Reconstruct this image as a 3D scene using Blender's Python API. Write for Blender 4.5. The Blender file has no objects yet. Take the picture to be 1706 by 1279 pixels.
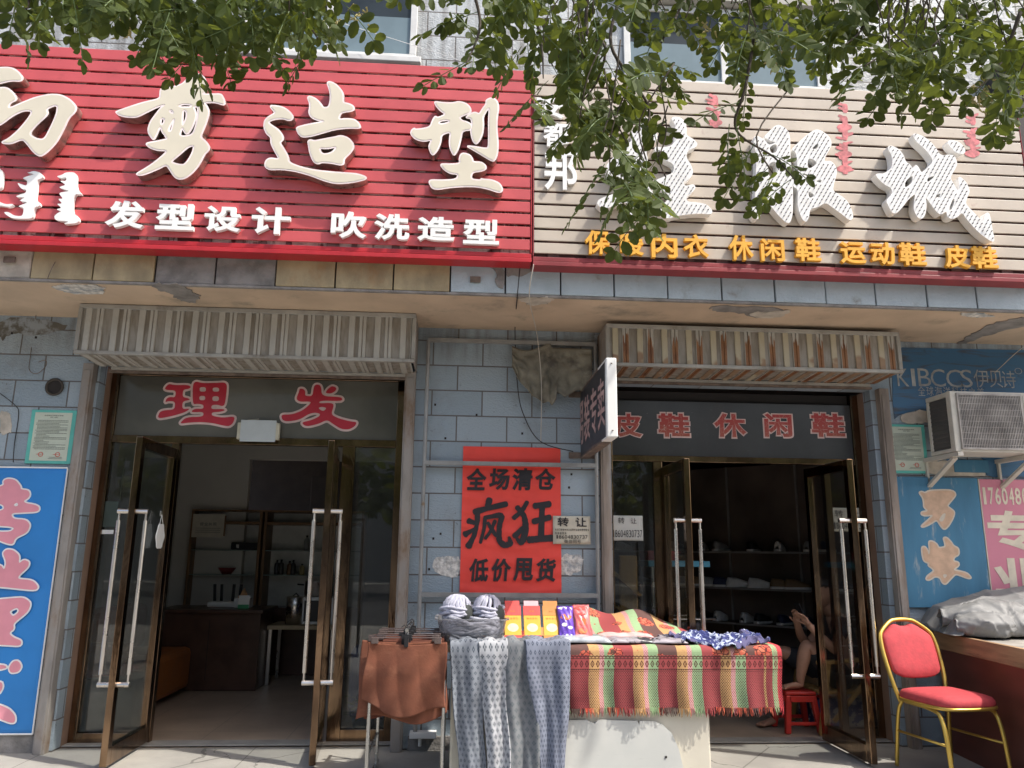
import bpy, bmesh, math, random
from mathutils import Vector, Matrix, Euler, noise as mnoise
from mathutils.geometry import tessellate_polygon
import numpy as np
random.seed(7); R_ = random.Random(11)
S = bpy.context.scene; C = S.collection
rad = math.radians
# ------------------------------------------------------------------ camera
cam_d = bpy.data.cameras.new('camera'); cam = bpy.data.objects.new('camera', cam_d); C.objects.link(cam)
YAW, PITCH, ROLL, FPX = rad(3.8), rad(12.3), rad(.6), 1282.0
CP = Vector((0, -5.7, 1.33))
Fw = Vector((math.sin(YAW)*math.cos(PITCH), math.cos(YAW)*math.cos(PITCH), math.sin(PITCH)))
Rt = Vector((math.cos(YAW), -math.sin(YAW), 0)); Up = Rt.cross(Fw)
Rt, Up = Rt*math.cos(ROLL)+Up*math.sin(ROLL), Up*math.cos(ROLL)-Rt*math.sin(ROLL)
m3 = Matrix((Rt, Up, -Fw)).transposed()
cam.matrix_world = Matrix.Translation(CP) @ m3.to_4x4()
cam_d.sensor_width = 36; cam_d.lens = 36*FPX/1706; cam_d.clip_start = .05; cam_d.clip_end = 2000
S.camera = cam
# ------------------------------------------------------------------ sky, sun, exposure
AZ, EL = rad(62), rad(56)
world = bpy.data.worlds.new('World'); S.world = world; world.use_nodes = True
wn = world.node_tree; sky = wn.nodes.new('ShaderNodeTexSky'); sky.sky_type = 'NISHITA'; sky.sun_disc = False
sky.sun_elevation = EL; sky.sun_rotation = math.pi-AZ; sky.dust_density = 4.0; sky.ozone_density = .5
bg = wn.nodes['Background']; wn.links.new(sky.outputs[0], bg.inputs[0]); bg.inputs[1].default_value = .15
sun_d = bpy.data.lights.new('sun', 'SUN'); sun_d.energy = 2.7; sun_d.angle = rad(.55); sun_d.color = (1, .95, .87)
sun = bpy.data.objects.new('sun', sun_d); C.objects.link(sun); sun.location = (8, -10, 12)
tosun = Vector((math.sin(AZ)*math.cos(EL), -math.cos(AZ)*math.cos(EL), math.sin(EL)))
sun.rotation_euler = tosun.to_track_quat('Z', 'Y').to_euler()
S.view_settings.view_transform = 'Standard'; S.view_settings.look = 'None'; S.view_settings.exposure = .98
S.view_settings.gamma = 1
S.cycles.max_bounces = 10; S.cycles.transparent_max_bounces = 24; S.cycles.diffuse_bounces = 5
try: S.cycles.use_denoising = True
except Exception: pass

# a point of the photograph carried out to a real plane of the street (y = depth, x = side, z = height)
def ray(px, py): return Rt*((px-853)/FPX) - Up*((py-639.5)/FPX) + Fw
def at(px, py, Y):
    d = ray(px, py); return CP + d*((Y-CP.y)/d.y)
def atz(px, py, Z):
    d = ray(px, py); return CP + d*((Z-CP.z)/d.z)
def atx(px, py, X):
    d = ray(px, py); return CP + d*((X-CP.x)/d.x)

# ------------------------------------------------------------------ node helper: write textures as arithmetic
class X:
    def __init__(s, nt, k): s.nt = nt; s.k = k
    def _m(s, op, *o):
        n = s.nt.nodes.new('ShaderNodeMath'); n.operation = op
        for i, v in enumerate((s,)+o):
            if isinstance(v, X): s.nt.links.new(v.k, n.inputs[i])
            else: n.inputs[i].default_value = v
        return X(s.nt, n.outputs[0])
    def __add__(s, o): return s._m('ADD', o)
    def __sub__(s, o): return s._m('SUBTRACT', o)
    def __mul__(s, o): return s._m('MULTIPLY', o)
    def __truediv__(s, o): return s._m('DIVIDE', o)
    def gt(s, o): return s._m('GREATER_THAN', o)
    def lt(s, o): return s._m('LESS_THAN', o)
    def fr(s): return s._m('FRACT')
    def fl(s): return s._m('FLOOR')
    def ab(s): return s._m('ABSOLUTE')
    def mod(s, o): return s._m('FLOORED_MODULO', o)
    def mx(s, o): return s._m('MAXIMUM', o)
    def mn(s, o): return s._m('MINIMUM', o)
    def sin(s): return s._m('SINE')
    def inv(s): return s._m('MULTIPLY', -1.)+1.
    def ss(s, a, b):
        n = s.nt.nodes.new('ShaderNodeMapRange'); n.interpolation_type = 'SMOOTHSTEP'
        s.nt.links.new(s.k, n.inputs[0]); n.inputs[1].default_value = a; n.inputs[2].default_value = b
        return X(s.nt, n.outputs[0])
def coords(nt, kind='Object', loc=(0, 0, 0), sc=(1, 1, 1)):
    tc = nt.nodes.new('ShaderNodeTexCoord'); mp = nt.nodes.new('ShaderNodeMapping')
    nt.links.new(tc.outputs[kind], mp.inputs[0]); mp.inputs[1].default_value = loc; mp.inputs[3].default_value = sc
    return mp.outputs[0]
def sep(nt, k):
    n = nt.nodes.new('ShaderNodeSeparateXYZ'); nt.links.new(k, n.inputs[0]); return [X(nt, o) for o in n.outputs]
def comb(nt, x, y, z=0.):
    n = nt.nodes.new('ShaderNodeCombineXYZ')
    for i, v in enumerate((x, y, z)):
        if isinstance(v, X): nt.links.new(v.k, n.inputs[i])
        else: n.inputs[i].default_value = v
    return n.outputs[0]
def noise(nt, k, scale, detail=4, rough=.55, dist=0.):
    n = nt.nodes.new('ShaderNodeTexNoise'); nt.links.new(k, n.inputs['Vector'])
    n.inputs['Scale'].default_value = scale; n.inputs['Detail'].default_value = detail
    n.inputs['Roughness'].default_value = rough; n.inputs['Distortion'].default_value = dist
    return X(nt, n.outputs[0])
def mixc(nt, f, a, b):
    n = nt.nodes.new('ShaderNodeMix'); n.data_type = 'RGBA'
    for i, v in ((0, f), (6, a), (7, b)):
        if isinstance(v, X): nt.links.new(v.k, n.inputs[i])
        elif hasattr(v, 'is_output'): nt.links.new(v, n.inputs[i])
        elif isinstance(v, (int, float)): n.inputs[i].default_value = v
        else: n.inputs[i].default_value = tuple(v)[:3]+(1,)
    return n.outputs[2]
def newmat(name):
    m = bpy.data.materials.new(name); m.use_nodes = True
    nt = m.node_tree; return m, nt, nt.nodes['Principled BSDF']
def setc(nt, p, v, inp='Base Color'):
    if hasattr(v, 'is_output'): nt.links.new(v, p.inputs[inp])
    elif isinstance(v, X): nt.links.new(v.k, p.inputs[inp])
    elif isinstance(v, (int, float)): p.inputs[inp].default_value = v
    else: p.inputs[inp].default_value = tuple(v)[:3]+(1,)
def bump(nt, p, h, strength=.3, dist=.01):
    b = nt.nodes.new('ShaderNodeBump'); b.inputs['Strength'].default_value = strength; b.inputs['Distance'].default_value = dist
    nt.links.new(h.k, b.inputs['Height']); nt.links.new(b.outputs[0], p.inputs['Normal'])
def sc(c, f): return tuple(max(0, min(1, x*f)) for x in c[:3])
def M(name, col, rough=.6, metal=0., var=.14, vs=7, bm=.12, bs=60, dirt=None, spec=.4, bd=.004, stretch=(1, 1, 1)):
    m, nt, p = newmat(name); k = coords(nt, sc=stretch)
    n = noise(nt, k, vs, 5)
    c = mixc(nt, n.ss(.3, .7), sc(col, 1-var), sc(col, 1+var))
    if dirt:
        dc, ds, lo, hi = dirt
        c = mixc(nt, noise(nt, k, ds, 8, .65).ss(lo, hi), c, dc)
    setc(nt, p, c); p.inputs['Metallic'].default_value = metal
    setc(nt, p, n*.25+(rough-.12), 'Roughness'); p.inputs['Specular IOR Level'].default_value = spec
    if bm: bump(nt, p, noise(nt, k, bs, 3), bm, bd)
    return m
def glass_mat(name, tint=(.8, .85, .82), refl=.9, dirty=.04, rough=.0, dcol=(.5, .5, .47), fk=1.2):
    m, nt, p = newmat(name); out = nt.nodes['Material Output']
    t = nt.nodes.new('ShaderNodeBsdfTransparent'); t.inputs[0].default_value = tint+(1,)
    g = nt.nodes.new('ShaderNodeBsdfGlossy'); g.inputs['Roughness'].default_value = rough; g.inputs[0].default_value = (refl,)*3+(1,)
    k = coords(nt); lw = nt.nodes.new('ShaderNodeFresnel'); lw.inputs[0].default_value = 1.52
    bp = nt.nodes.new('ShaderNodeBump'); bp.inputs['Strength'].default_value = .02; bp.inputs['Distance'].default_value = .02
    nt.links.new(noise(nt, k, 2.2, 2).k, bp.inputs['Height']); nt.links.new(bp.outputs[0], g.inputs['Normal'])
    x1 = nt.nodes.new('ShaderNodeMixShader'); nt.links.new((X(nt, lw.outputs[0])*fk).mn(1.).k, x1.inputs[0])
    nt.links.new(t.outputs[0], x1.inputs[1]); nt.links.new(g.outputs[0], x1.inputs[2])
    d = nt.nodes.new('ShaderNodeBsdfDiffuse'); d.inputs[0].default_value = dcol+(1,)
    x2 = nt.nodes.new('ShaderNodeMixShader'); nt.links.new((noise(nt, k, 9, 8, .7).ss(.45, .8)*dirty+dirty*.5).k, x2.inputs[0])
    nt.links.new(x1.outputs[0], x2.inputs[1]); nt.links.new(d.outputs[0], x2.inputs[2])
    nt.links.new(x2.outputs[0], out.inputs[0]); return m

# ------------------------------------------------------------------ mesh helpers
def box(bm, x0, x1, y0, y1, z0, z1, rot=None, piv=None):
    vs = [bm.verts.new((x, y, z)) for z in (z0, z1) for y in (y0, y1) for x in (x0, x1)]
    for f in ((0, 2, 3, 1), (4, 5, 7, 6), (0, 1, 5, 4), (2, 6, 7, 3), (0, 4, 6, 2), (1, 3, 7, 5)):
        bm.faces.new([vs[i] for i in f])
    if rot is not None:
        pv = Vector(piv) if piv is not None else Vector(((x0+x1)/2, (y0+y1)/2, (z0+z1)/2))
        q = rot if isinstance(rot, Matrix) else Euler(rot).to_matrix()
        for v in vs: v.co = q @ (v.co-pv)+pv
    return vs
def bar(bm, a, b, w, h=None, up=(0, 0, 1)):
    a = Vector(a); b = Vector(b); h = h or w; d = (b-a).normalized(); u = Vector(up)
    s = d.cross(u)
    if s.length < 1e-4: s = d.cross(Vector((1, 0, 0)))
    s.normalize(); t = s.cross(d)
    vs = []
    for p in (a, b):
        for i, j in ((-1, -1), (1, -1), (1, 1), (-1, 1)): vs.append(bm.verts.new(p+s*i*w/2+t*j*h/2))
    for f in ((0, 1, 2, 3), (7, 6, 5, 4), (0, 4, 5, 1), (1, 5, 6, 2), (2, 6, 7, 3), (3, 7, 4, 0)):
        bm.faces.new([vs[i] for i in f])
def tube(bm, pts, r, n=8, cap=True, closed=False):
    pts = [Vector(p) for p in pts]; rs = r if isinstance(r, (list, tuple)) else [r]*len(pts)
    rings = []; N = len(pts); ref = None
    for i, p in enumerate(pts):
        a = pts[i-1] if (i or closed) else p; b = pts[(i+1) % N] if (i < N-1 or closed) else p
        d = (b-a)
        if d.length < 1e-9: d = Vector((0, 0, 1))
        d.normalize()
        if ref is None:
            ref = Vector((0, 0, 1)) if abs(d.z) < .9 else Vector((1, 0, 0))
        s = d.cross(ref)
        if s.length < 1e-5: s = d.cross(Vector((.3, 1, .2)))
        s.normalize(); t = s.cross(d); ref = t if not closed else ref
        rings.append([bm.verts.new(p+(s*math.cos(k*2*math.pi/n)+t*math.sin(k*2*math.pi/n))*rs[i]) for k in range(n)])
    for i in range(N if closed else N-1):
        A = rings[i]; B = rings[(i+1) % N]
        for k in range(n): bm.faces.new((A[k], A[(k+1) % n], B[(k+1) % n], B[k]))
    if cap and not closed:
        bm.faces.new(rings[0][::-1]); bm.faces.new(rings[-1])
def lathe(bm, prof, c, n=20):
    c = Vector(c); rings = [[bm.verts.new(c+Vector((max(r, 1e-4)*math.cos(k*2*math.pi/n), max(r, 1e-4)*math.sin(k*2*math.pi/n), z))) for k in range(n)] for r, z in prof]
    for A, B in zip(rings, rings[1:]):
        for k in range(n): bm.faces.new((A[k], A[(k+1) % n], B[(k+1) % n], B[k]))
    bm.faces.new(rings[0][::-1]); bm.faces.new(rings[-1])
def grid(bm, fn, nu, nv, uvfn=None):
    V = [[bm.verts.new(fn(i/nu, j/nv)) for i in range(nu+1)] for j in range(nv+1)]
    uv = bm.loops.layers.uv.verify() if uvfn else None
    for j in range(nv):
        for i in range(nu):
            f = bm.faces.new((V[j][i], V[j][i+1], V[j+1][i+1], V[j+1][i]))
            if uvfn:
                for l, (a, b) in zip(f.loops, ((i, j), (i+1, j), (i+1, j+1), (i, j+1))): l[uv].uv = uvfn(a/nu, b/nv)
    return V
W = {}
def obj(name, bm, mat, parent=None, smooth=False, bevel=0, solid=0, recalc=True):
    if recalc and not solid: bmesh.ops.recalc_face_normals(bm, faces=bm.faces)
    off = W.get(parent.name, Vector()) if parent else Vector()
    if off.length: bmesh.ops.translate(bm, vec=-off, verts=bm.verts)
    me = bpy.data.meshes.new(name); bm.to_mesh(me); bm.free()
    for m in (mat if isinstance(mat, (list, tuple)) else [mat]): me.materials.append(m)
    o = bpy.data.objects.new(name, me); C.objects.link(o)
    if smooth:
        for p in me.polygons: p.use_smooth = True
    if parent: o.parent = parent; W[o.name] = off
    if solid:
        md = o.modifiers.new('thickness', 'SOLIDIFY'); md.thickness = solid; md.offset = 0
    if bevel:
        md = o.modifiers.new('edge', 'BEVEL'); md.width = bevel; md.segments = 2; md.limit_method = 'ANGLE'; md.angle_limit = rad(40)
    return o
def tag(o, label, cat, group=None, kind=None):
    if label: o['label'] = label
    if cat: o['category'] = cat
    if group: o['group'] = group
    if kind: o['kind'] = kind
    return o
def thing(name, label, cat, loc=(0, 0, 0), group=None, kind=None):
    o = bpy.data.objects.new(name, None); C.objects.link(o); o.location = loc; o.empty_display_size = .1
    W[o.name] = Vector(loc); return tag(o, label, cat, group, kind)
def dup(root, loc=None, rz=None, label=None):
    r = root.copy(); C.objects.link(r)
    if loc is not None: r.location = loc
    if rz is not None: r.rotation_euler = (0, 0, rz)
    if label: r['label'] = label
    for ch in list(root.children):
        c = ch.copy(); C.objects.link(c); c.parent = r
        for g in list(ch.children):
            d = g.copy(); C.objects.link(d); d.parent = c
    return r
def B(): return bmesh.new()
def finish(o):
    """bake modifiers of a helper object into a plain mesh and drop the helper"""
    dg = bpy.context.evaluated_depsgraph_get(); me = bpy.data.meshes.new_from_object(o.evaluated_get(dg))
    od = o.data; bpy.data.objects.remove(o)
    return me
# --- writing: characters of Blender's own built-in font, turned to mesh
from mathutils.geometry import delaunay_2d_cdt
def area(p): return sum(p[i-1][0]*p[i][1]-p[i][0]*p[i-1][1] for i in range(len(p)))/2
def offset_poly(p, d):
    """push a counter-clockwise outline outwards by d"""
    n = len(p); q = []
    for i in range(n):
        a, c, e = p[i-1], p[i], p[(i+1) % n]; d1 = Vector((c[0]-a[0], c[1]-a[1])); d2 = Vector((e[0]-c[0], e[1]-c[1]))
        if d1.length < 1e-9 or d2.length < 1e-9: q.append(c); continue
        d1.normalize(); d2.normalize(); n1 = Vector((d1.y, -d1.x)); n2 = Vector((d2.y, -d2.x)); m = n1+n2; k = max(.35, (1+n1.dot(n2))/2)
        m = m/2/k if m.length > 1e-6 else n1; q.append((c[0]+m.x*d, c[1]+m.y*d))
    return q
def winding(P, E0, E1):
    x, y = P[:, :1], P[:, 1:]; ax, ay, bx, by = E0[:, 0], E0[:, 1], E1[:, 0], E1[:, 1]
    cr = (bx-ax)*(y-ay)-(x-ax)*(by-ay)
    return ((ay <= y) & (by > y) & (cr > 0)).sum(1)-((ay > y) & (by <= y) & (cr < 0)).sum(1)
def fill_shape(outers, holes, off=0.):
    """triangulate outlines with holes; returns 2d points, triangles, boundary edges"""
    O = []; H = []
    for src, dst, d in ((outers, O, off), (holes, H, -off)):
        for p in src:
            p = p if area(p) > 0 else p[::-1]; dst.append(offset_poly(p, d) if abs(d) > 1e-9 else p)
    co = []; ed = []
    for p in O+H:
        k = len(co); co += [Vector(q) for q in p]; ed += [(k+i, k+(i+1) % len(p)) for i in range(len(p))]
    V, _, T, _, _, _ = delaunay_2d_cdt(co, ed, [], 0, 1e-7)
    V = [(v.x, v.y) for v in V]; P = np.array([[sum(V[i][k] for i in t)/3 for k in (0, 1)] for t in T]); ok = np.zeros(len(T), bool)
    for L, val in ((O, True), (H, False)):
        for p in L:
            e0 = np.array(p, float); w = winding(P, e0, np.roll(e0, -1, 0)); ok[w > 0] = val
    tris = []
    for t, k in zip(T, ok):
        if k: tris.append(list(t) if area([V[i] for i in t]) > 0 else list(t)[::-1])
    es = {}
    for t in tris:
        for i in range(3):
            e = (t[i], t[(i+1) % 3]); es[e] = 1
    bd = [e for e in es if (e[1], e[0]) not in es]
    return V, tris, bd
def solid_shape(V, tris, bd):
    used = sorted({i for t in tris for i in t}); ix = {u: k for k, u in enumerate(used)}; n = len(used)
    v = [(V[u][0], V[u][1], .5) for u in used]+[(V[u][0], V[u][1], -.5) for u in used]
    f = [[ix[i] for i in t] for t in tris]+[[ix[i]+n for i in t][::-1] for t in tris]+[[ix[a], ix[a]+n, ix[c]+n, ix[c]] for a, c in bd]
    return v, f
_gl = {}
def glyph_mesh(ch, bold):
    if (ch, bold) not in _gl:
        cu = bpy.data.curves.new('lettering', 'FONT'); cu.body = ch; cu.size = 1; cu.resolution_u = 3; cu.fill_mode = 'NONE'
        o = bpy.data.objects.new('lettering', cu); C.objects.link(o); me = finish(o); nb = {}
        for e in me.edges: a, c = e.vertices; nb.setdefault(a, []).append(c); nb.setdefault(c, []).append(a)
        loops = []; seen = set()
        for s0 in nb:
            if s0 in seen: continue
            L = [s0]; seen.add(s0); cur = s0
            while True:
                nx = [q for q in nb[cur] if q not in seen]
                if not nx: break
                cur = nx[0] if len(L) > 1 else min(nx, key=lambda q: (q-s0) % 10**6); L.append(cur); seen.add(cur)
            if len(L) > 2: loops.append([(me.vertices[i].co.x, me.vertices[i].co.y) for i in L])
        def depth(l): return sum(1 for m in loops if m is not l and abs(area(m)) > abs(area(l)) and winding(np.array([l[0]], float), np.array(m, float), np.roll(np.array(m, float), -1, 0))[0] != 0)
        D = [depth(l) % 2 for l in loops]
        if loops: v, f = solid_shape(*fill_shape([l for l, d in zip(loops, D) if not d], [l for l, d in zip(loops, D) if d], bold))
        else: v, f = [], []
        _gl[(ch, bold)] = (np.array(v) if len(v) else np.zeros((0, 3)), f); bpy.data.meshes.remove(me); bpy.data.curves.remove(cu)
    return _gl[(ch, bold)]
def put_glyph(bm, ch, P, ex, ez, w, h, d, nrm, bold=0., fit=True, skew=0.):
    """one character with its lower left corner at P, along ex / ez, standing out by d along nrm"""
    v, fs = glyph_mesh(ch, bold)
    if not len(v): return
    v = v.copy(); lo = v.min(0); hi = v.max(0)
    if fit: v[:, 0] = (v[:, 0]-lo[0])/max(hi[0]-lo[0], 1e-6)*w; v[:, 1] = (v[:, 1]-lo[1])/max(hi[1]-lo[1], 1e-6)*h
    else: v[:, 0] *= w; v[:, 1] *= h
    v[:, 0] += skew*v[:, 1]
    vs = [bm.verts.new(P+ex*float(a)+ez*float(b)+nrm*float((c+.5)*d)) for a, b, c in v]
    for f in fs:
        try: bm.faces.new([vs[i] for i in f])
        except ValueError: pass
EX, EZ, NF = Vector((1, 0, 0)), Vector((0, 0, 1)), Vector((0, -1, 0))
def text_row(bm, s, x0, x1, z0, z1, y, d, bold=.01, gap=.15, skew=0., P0=None, ex=EX, nrm=NF):
    """characters of s spread evenly over x0..x1"""
    n = len(s); p = (x1-x0)/(n-gap); w = p*(1-gap)
    for i, ch in enumerate(s):
        if ch == ' ': continue
        base = Vector((x0+i*p, y, z0)) if P0 is None else P0+ex*(x0+i*p)+EZ*z0
        ww = w*(.55 if ch in '1' else 1)
        if ch == '一': put_glyph(bm, ch, base+EZ*(z1-z0)*.45, ex, EZ, ww, (z1-z0)*.1, d, nrm, bold); continue
        put_glyph(bm, ch, base+ex*(w-ww)/2, ex, EZ, ww, z1-z0, d, nrm, bold, True, skew)
def text_line(bm, s, P, ex, ez, nrm, h, d=.001, bold=0.):
    """ordinary typeset line, height h"""
    v, fs = glyph_mesh(s, bold)
    if not len(v): return
    k = h/.75; vs = [bm.verts.new(P+ex*float(a*k)+ez*float(b*k)+nrm*float((c+.5)*d)) for a, b, c in v]
    for f in fs:
        try: bm.faces.new([vs[i] for i in f])
        except ValueError: pass
def chaikin(p, n=2):
    for _ in range(n):
        q = []
        for i in range(len(p)):
            a = p[i]; b = p[(i+1) % len(p)]
            q += [(a[0]*.78+b[0]*.22, a[1]*.78+b[1]*.22), (a[0]*.22+b[0]*.78, a[1]*.22+b[1]*.78)]
        p = q
    return p
def shapes_mesh(outers, holes, depth, off=0., smooth=2):
    v, f = solid_shape(*fill_shape([chaikin(q, smooth) for q in outers], [chaikin(q, smooth) for q in holes], off))
    return [(a, c, z*depth) for a, c, z in v], f
def traced(org, s, Y, outers, holes=()):
    """brush outlines read off the photo, carried to the sign's own plane"""
    f = lambda p: [(lambda q: (q.x, q.z))(at(org[0]+a/s, org[1]+b/s, Y)) for a, b in p]
    return [f(p) for p in outers], [f(p) for p in holes]
def brush(bm, outers, holes, yback, yfront, off=0., smooth=2):
    v, f = shapes_mesh(outers, holes, abs(yback-yfront), off, smooth); ym = (yback+yfront)/2
    vs = [bm.verts.new((a, ym-c, b)) for a, b, c in v]
    for q in f:
        try: bm.faces.new([vs[i] for i in q])
        except ValueError: pass
def pts(s): 
    n = [float(x) for x in s.replace(',', ' ').split()]; return list(zip(n[::2], n[1::2]))
def empty_center(ps): return Vector(ps)
# ================================================================== materials
def tile_mat(name, swap=False, ox=0., oz=0., c1=(.275, .34, .39), c2=(.355, .42, .465), soil=.7, bw=.377, bh=.193):
    m, nt, p = newmat(name); k = coords(nt); x, y, z = sep(nt, k)
    v = comb(nt, (y if swap else x)-ox, z-oz)
    b = nt.nodes.new('ShaderNodeTexBrick'); nt.links.new(v, b.inputs['Vector'])
    b.offset = .5; b.inputs['Scale'].default_value = 1; b.inputs['Brick Width'].default_value = bw; b.inputs['Row Height'].default_value = bh
    b.inputs['Mortar Size'].default_value = .0055; b.inputs['Mortar Smooth'].default_value = .15; b.inputs['Bias'].default_value = 0
    setc(nt, b, c1, 'Color1'); setc(nt, b, c2, 'Color2'); setc(nt, b, (.13, .122, .115), 'Mortar')
    n1 = noise(nt, k, 2.3, 8, .62); n2 = noise(nt, coords(nt, sc=(9, 9, 1.2)), 1.3, 6, .6); n3 = noise(nt, k, 26, 6, .7)
    c = mixc(nt, (n1.ss(.5, .8)*soil), b.outputs['Color'], (.2, .19, .165))
    c = mixc(nt, (n2.ss(.6, .85)*soil*.7), c, (.17, .15, .12))
    c = mixc(nt, (n3.ss(.60, .70)*n1.ss(.45, .62)*.8), c, (.075, .06, .045))
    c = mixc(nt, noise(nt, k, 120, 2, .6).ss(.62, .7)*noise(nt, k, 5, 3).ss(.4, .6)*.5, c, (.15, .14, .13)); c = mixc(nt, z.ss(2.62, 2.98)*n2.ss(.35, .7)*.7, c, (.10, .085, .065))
    setc(nt, p, c); setc(nt, p, n1*.3+.33, 'Roughness'); p.inputs['Specular IOR Level'].default_value = .45
    emb = noise(nt, coords(nt, sc=(1, 1, 1.9)), 34, 2, .5, 1.2)
    bump(nt, p, (X(nt, b.outputs['Fac']).inv())*1.2+emb.ss(.35, .72)*.55, .55, .006); return m
zrow = at(740, 778, 0).z; xj = at(758, 800, 0).x
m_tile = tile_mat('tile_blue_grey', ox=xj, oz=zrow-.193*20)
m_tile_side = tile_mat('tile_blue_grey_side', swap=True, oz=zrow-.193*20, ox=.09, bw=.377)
m_tile_up = tile_mat('tile_upper_sunlit_tone', ox=.1, oz=.05, c1=(.47, .50, .51), c2=(.52, .545, .55), soil=.3, bw=.42, bh=.2)  # same tile as below, with sunlit paleness painted into its colours
m_soffit = M('soffit_peach', (.55, .42, .30), .85, var=.12, vs=2, bm=.35, bs=14, dirt=((.30, .25, .19), 2.6, .52, .74))
m_plaster = M('bare_cement', (.24, .225, .21), .9, var=.25, vs=9, bm=.8, bs=40, bd=.01)
m_peel = M('peeled_plaster', (.5, .45, .38), .9, var=.2, vs=12, bm=.6, bs=30)
m_patch = M('white_plaster_patch', (.60, .58, .54), .9, var=.3, vs=30, bm=.9, bs=45, bd=.012, dirt=((.33, .36, .38), 14, .5, .62))
m_ftan = M('tile_stained_tan', (.36, .29, .17), .5, var=.25, vs=6, bm=.6, bs=50, dirt=((.34, .19, .08), 4, .5, .75), stretch=(1, 1, .6), bd=.006)
m_fblue = M('tile_fascia_blue', (.40, .465, .50), .42, var=.1, vs=4, bm=.7, bs=48, dirt=((.22, .2, .17), 5, .58, .8), bd=.007)
m_dark = M('dark_gap', (.035, .03, .028), .9, bm=0)
m_brown = M('brown_reveal_tile', (.27, .175, .125), .55, var=.15, vs=5, bm=.2)
m_red = M('red_painted_slat', (.53, .088, .094), .38, var=.07, vs=3, bm=.05, dirt=((.42, .07, .07), 5, .55, .8), spec=.45)
m_redbar = M('red_enamel_bar', (.42, .022, .03), .4, var=.12, vs=6, dirt=((.45, .18, .16), 16, .66, .75))
m_redold = M('dull_red_bar', (.25, .035, .04), .5, var=.15, vs=5)
m_pinkback = M('pale_backing_sheet', (.72, .56, .55), .7, var=.25, vs=14, bm=0, dirt=((.12, .03, .03), 5, .5, .56), stretch=(1, 1, .4))
m_darkback = M('dark_backing', (.12, .06, .055), .8, var=.4, vs=10, bm=0)
def faded_slats():
    m, nt, p = newmat('beige_painted_slat'); k = coords(nt); x, y, z = sep(nt, k)
    n = noise(nt, k, 4, 6); c = mixc(nt, n.ss(.35, .7), (.52, .45, .37), (.45, .385, .315))
    c = mixc(nt, noise(nt, k, 15, 8, .7).ss(.6, .75)*.5, c, (.33, .2, .17))
    setc(nt, p, c); p.inputs['Roughness'].default_value = .45; bump(nt, p, noise(nt, k, 50, 3), .06, .003); return m
m_beige = faded_slats()
m_cream = M('cream_acrylic', (.66, .605, .48), .32, var=.03, vs=5, bm=0)
m_white = M('white_acrylic', (.82, .82, .80), .4, var=.03, bm=0)
m_whitedirty = M('white_acrylic_dusty', (.8, .79, .77), .5, var=.06, vs=12, bm=0)
m_edge = M('brushed_letter_edge', (.42, .36, .31), .3, metal=.85, var=.25, vs=20, bm=0)
m_pinktrim = M('pink_white_trim', (.85, .74, .72), .4, bm=0)
m_yellow = M('yellow_foam', (.78, .40, .045), .6, var=.08, bm=0)
m_led = M('led_bulb', (.05, .045, .045), .3, bm=0)
m_ghost = M('faded_pink_paint', (.55, .16, .17), .6, var=.35, vs=25, bm=0)
m_alu = M('corrugated_grey_paint', (.36, .345, .31), .5, var=.15, vs=10, dirt=((.17, .15, .12), 5, .48, .75), stretch=(1, 1, .5))
def rib_mat(name, x0, pitch, rust):
    """shade painted into the grooves of a ribbed sheet, ribs lighter, blotchy grime over all, rust running down the double ribs"""
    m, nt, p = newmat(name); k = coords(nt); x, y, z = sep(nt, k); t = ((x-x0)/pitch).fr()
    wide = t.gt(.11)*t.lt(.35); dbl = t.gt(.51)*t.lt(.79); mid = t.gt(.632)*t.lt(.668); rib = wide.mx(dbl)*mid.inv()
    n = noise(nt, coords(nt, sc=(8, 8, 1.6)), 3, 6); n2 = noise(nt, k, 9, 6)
    c = mixc(nt, n.ss(.35, .68), (.32, .295, .255), (.215, .185, .145)); c = mixc(nt, rib*(n2*.6+.45).mn(1.), c, (.47, .455, .41)); c = mixc(nt, n2.ss(.55, .75)*.4, c, (.22, .19, .15))  # dark grooves against pale ribs: rib shading painted into the colour
    if rust:
        c = mixc(nt, wide*.55, c, (.46, .38, .21)); col = ((x-x0)/pitch).fl(); jag = noise(nt, coords(nt, sc=(30, 1, 2)), 2.2, 3)
        h = (z-2.86).inv()-1.                               # metres below 2.86 -> grows downwards
        m1 = (t.gt(.53)*t.lt(.77))*(h*9.+jag*3.-1.3).ss(.0, .25); m2 = wide*((h*9.+noise(nt, k, 5, 3)*5.-3.7)).ss(.0, .5)*.7
        c = mixc(nt, m1.mx(m2), c, mixc(nt, n2.ss(.4, .65), (.25, .115, .045), (.17, .07, .03)))
    setc(nt, p, c); p.inputs['Roughness'].default_value = .55; bump(nt, p, n2, .15, .003); return m
m_post = M('worn_steel_post', (.30, .275, .25), .6, metal=.0, var=.2, vs=8, bm=.2, dirt=((.17, .105, .06), 4, .46, .68), stretch=(1, 1, .4))
m_postw = M('weathered_wood_post', (.26, .215, .18), .8, var=.3, vs=14, bm=.5, bs=40, dirt=((.36, .33, .30), 6, .5, .62), stretch=(1, 1, .15))
def bronze_mat():
    m, nt, p = newmat('bronze_mirror_steel'); k = coords(nt)
    n = noise(nt, coords(nt, sc=(1, 1, .35)), 5, 4, .6, .6)
    setc(nt, p, mixc(nt, n.ss(.3, .7), (.30, .20, .125), (.14, .09, .058)))
    p.inputs['Metallic'].default_value = 1; setc(nt, p, noise(nt, k, 40, 4)*.14+.06, 'Roughness'); bump(nt, p, n, .16, .03); return m
m_bronze = bronze_mat()
m_steel = M('polished_steel', (.66, .62, .57), .28, metal=1., var=.08, bm=.03)
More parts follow.
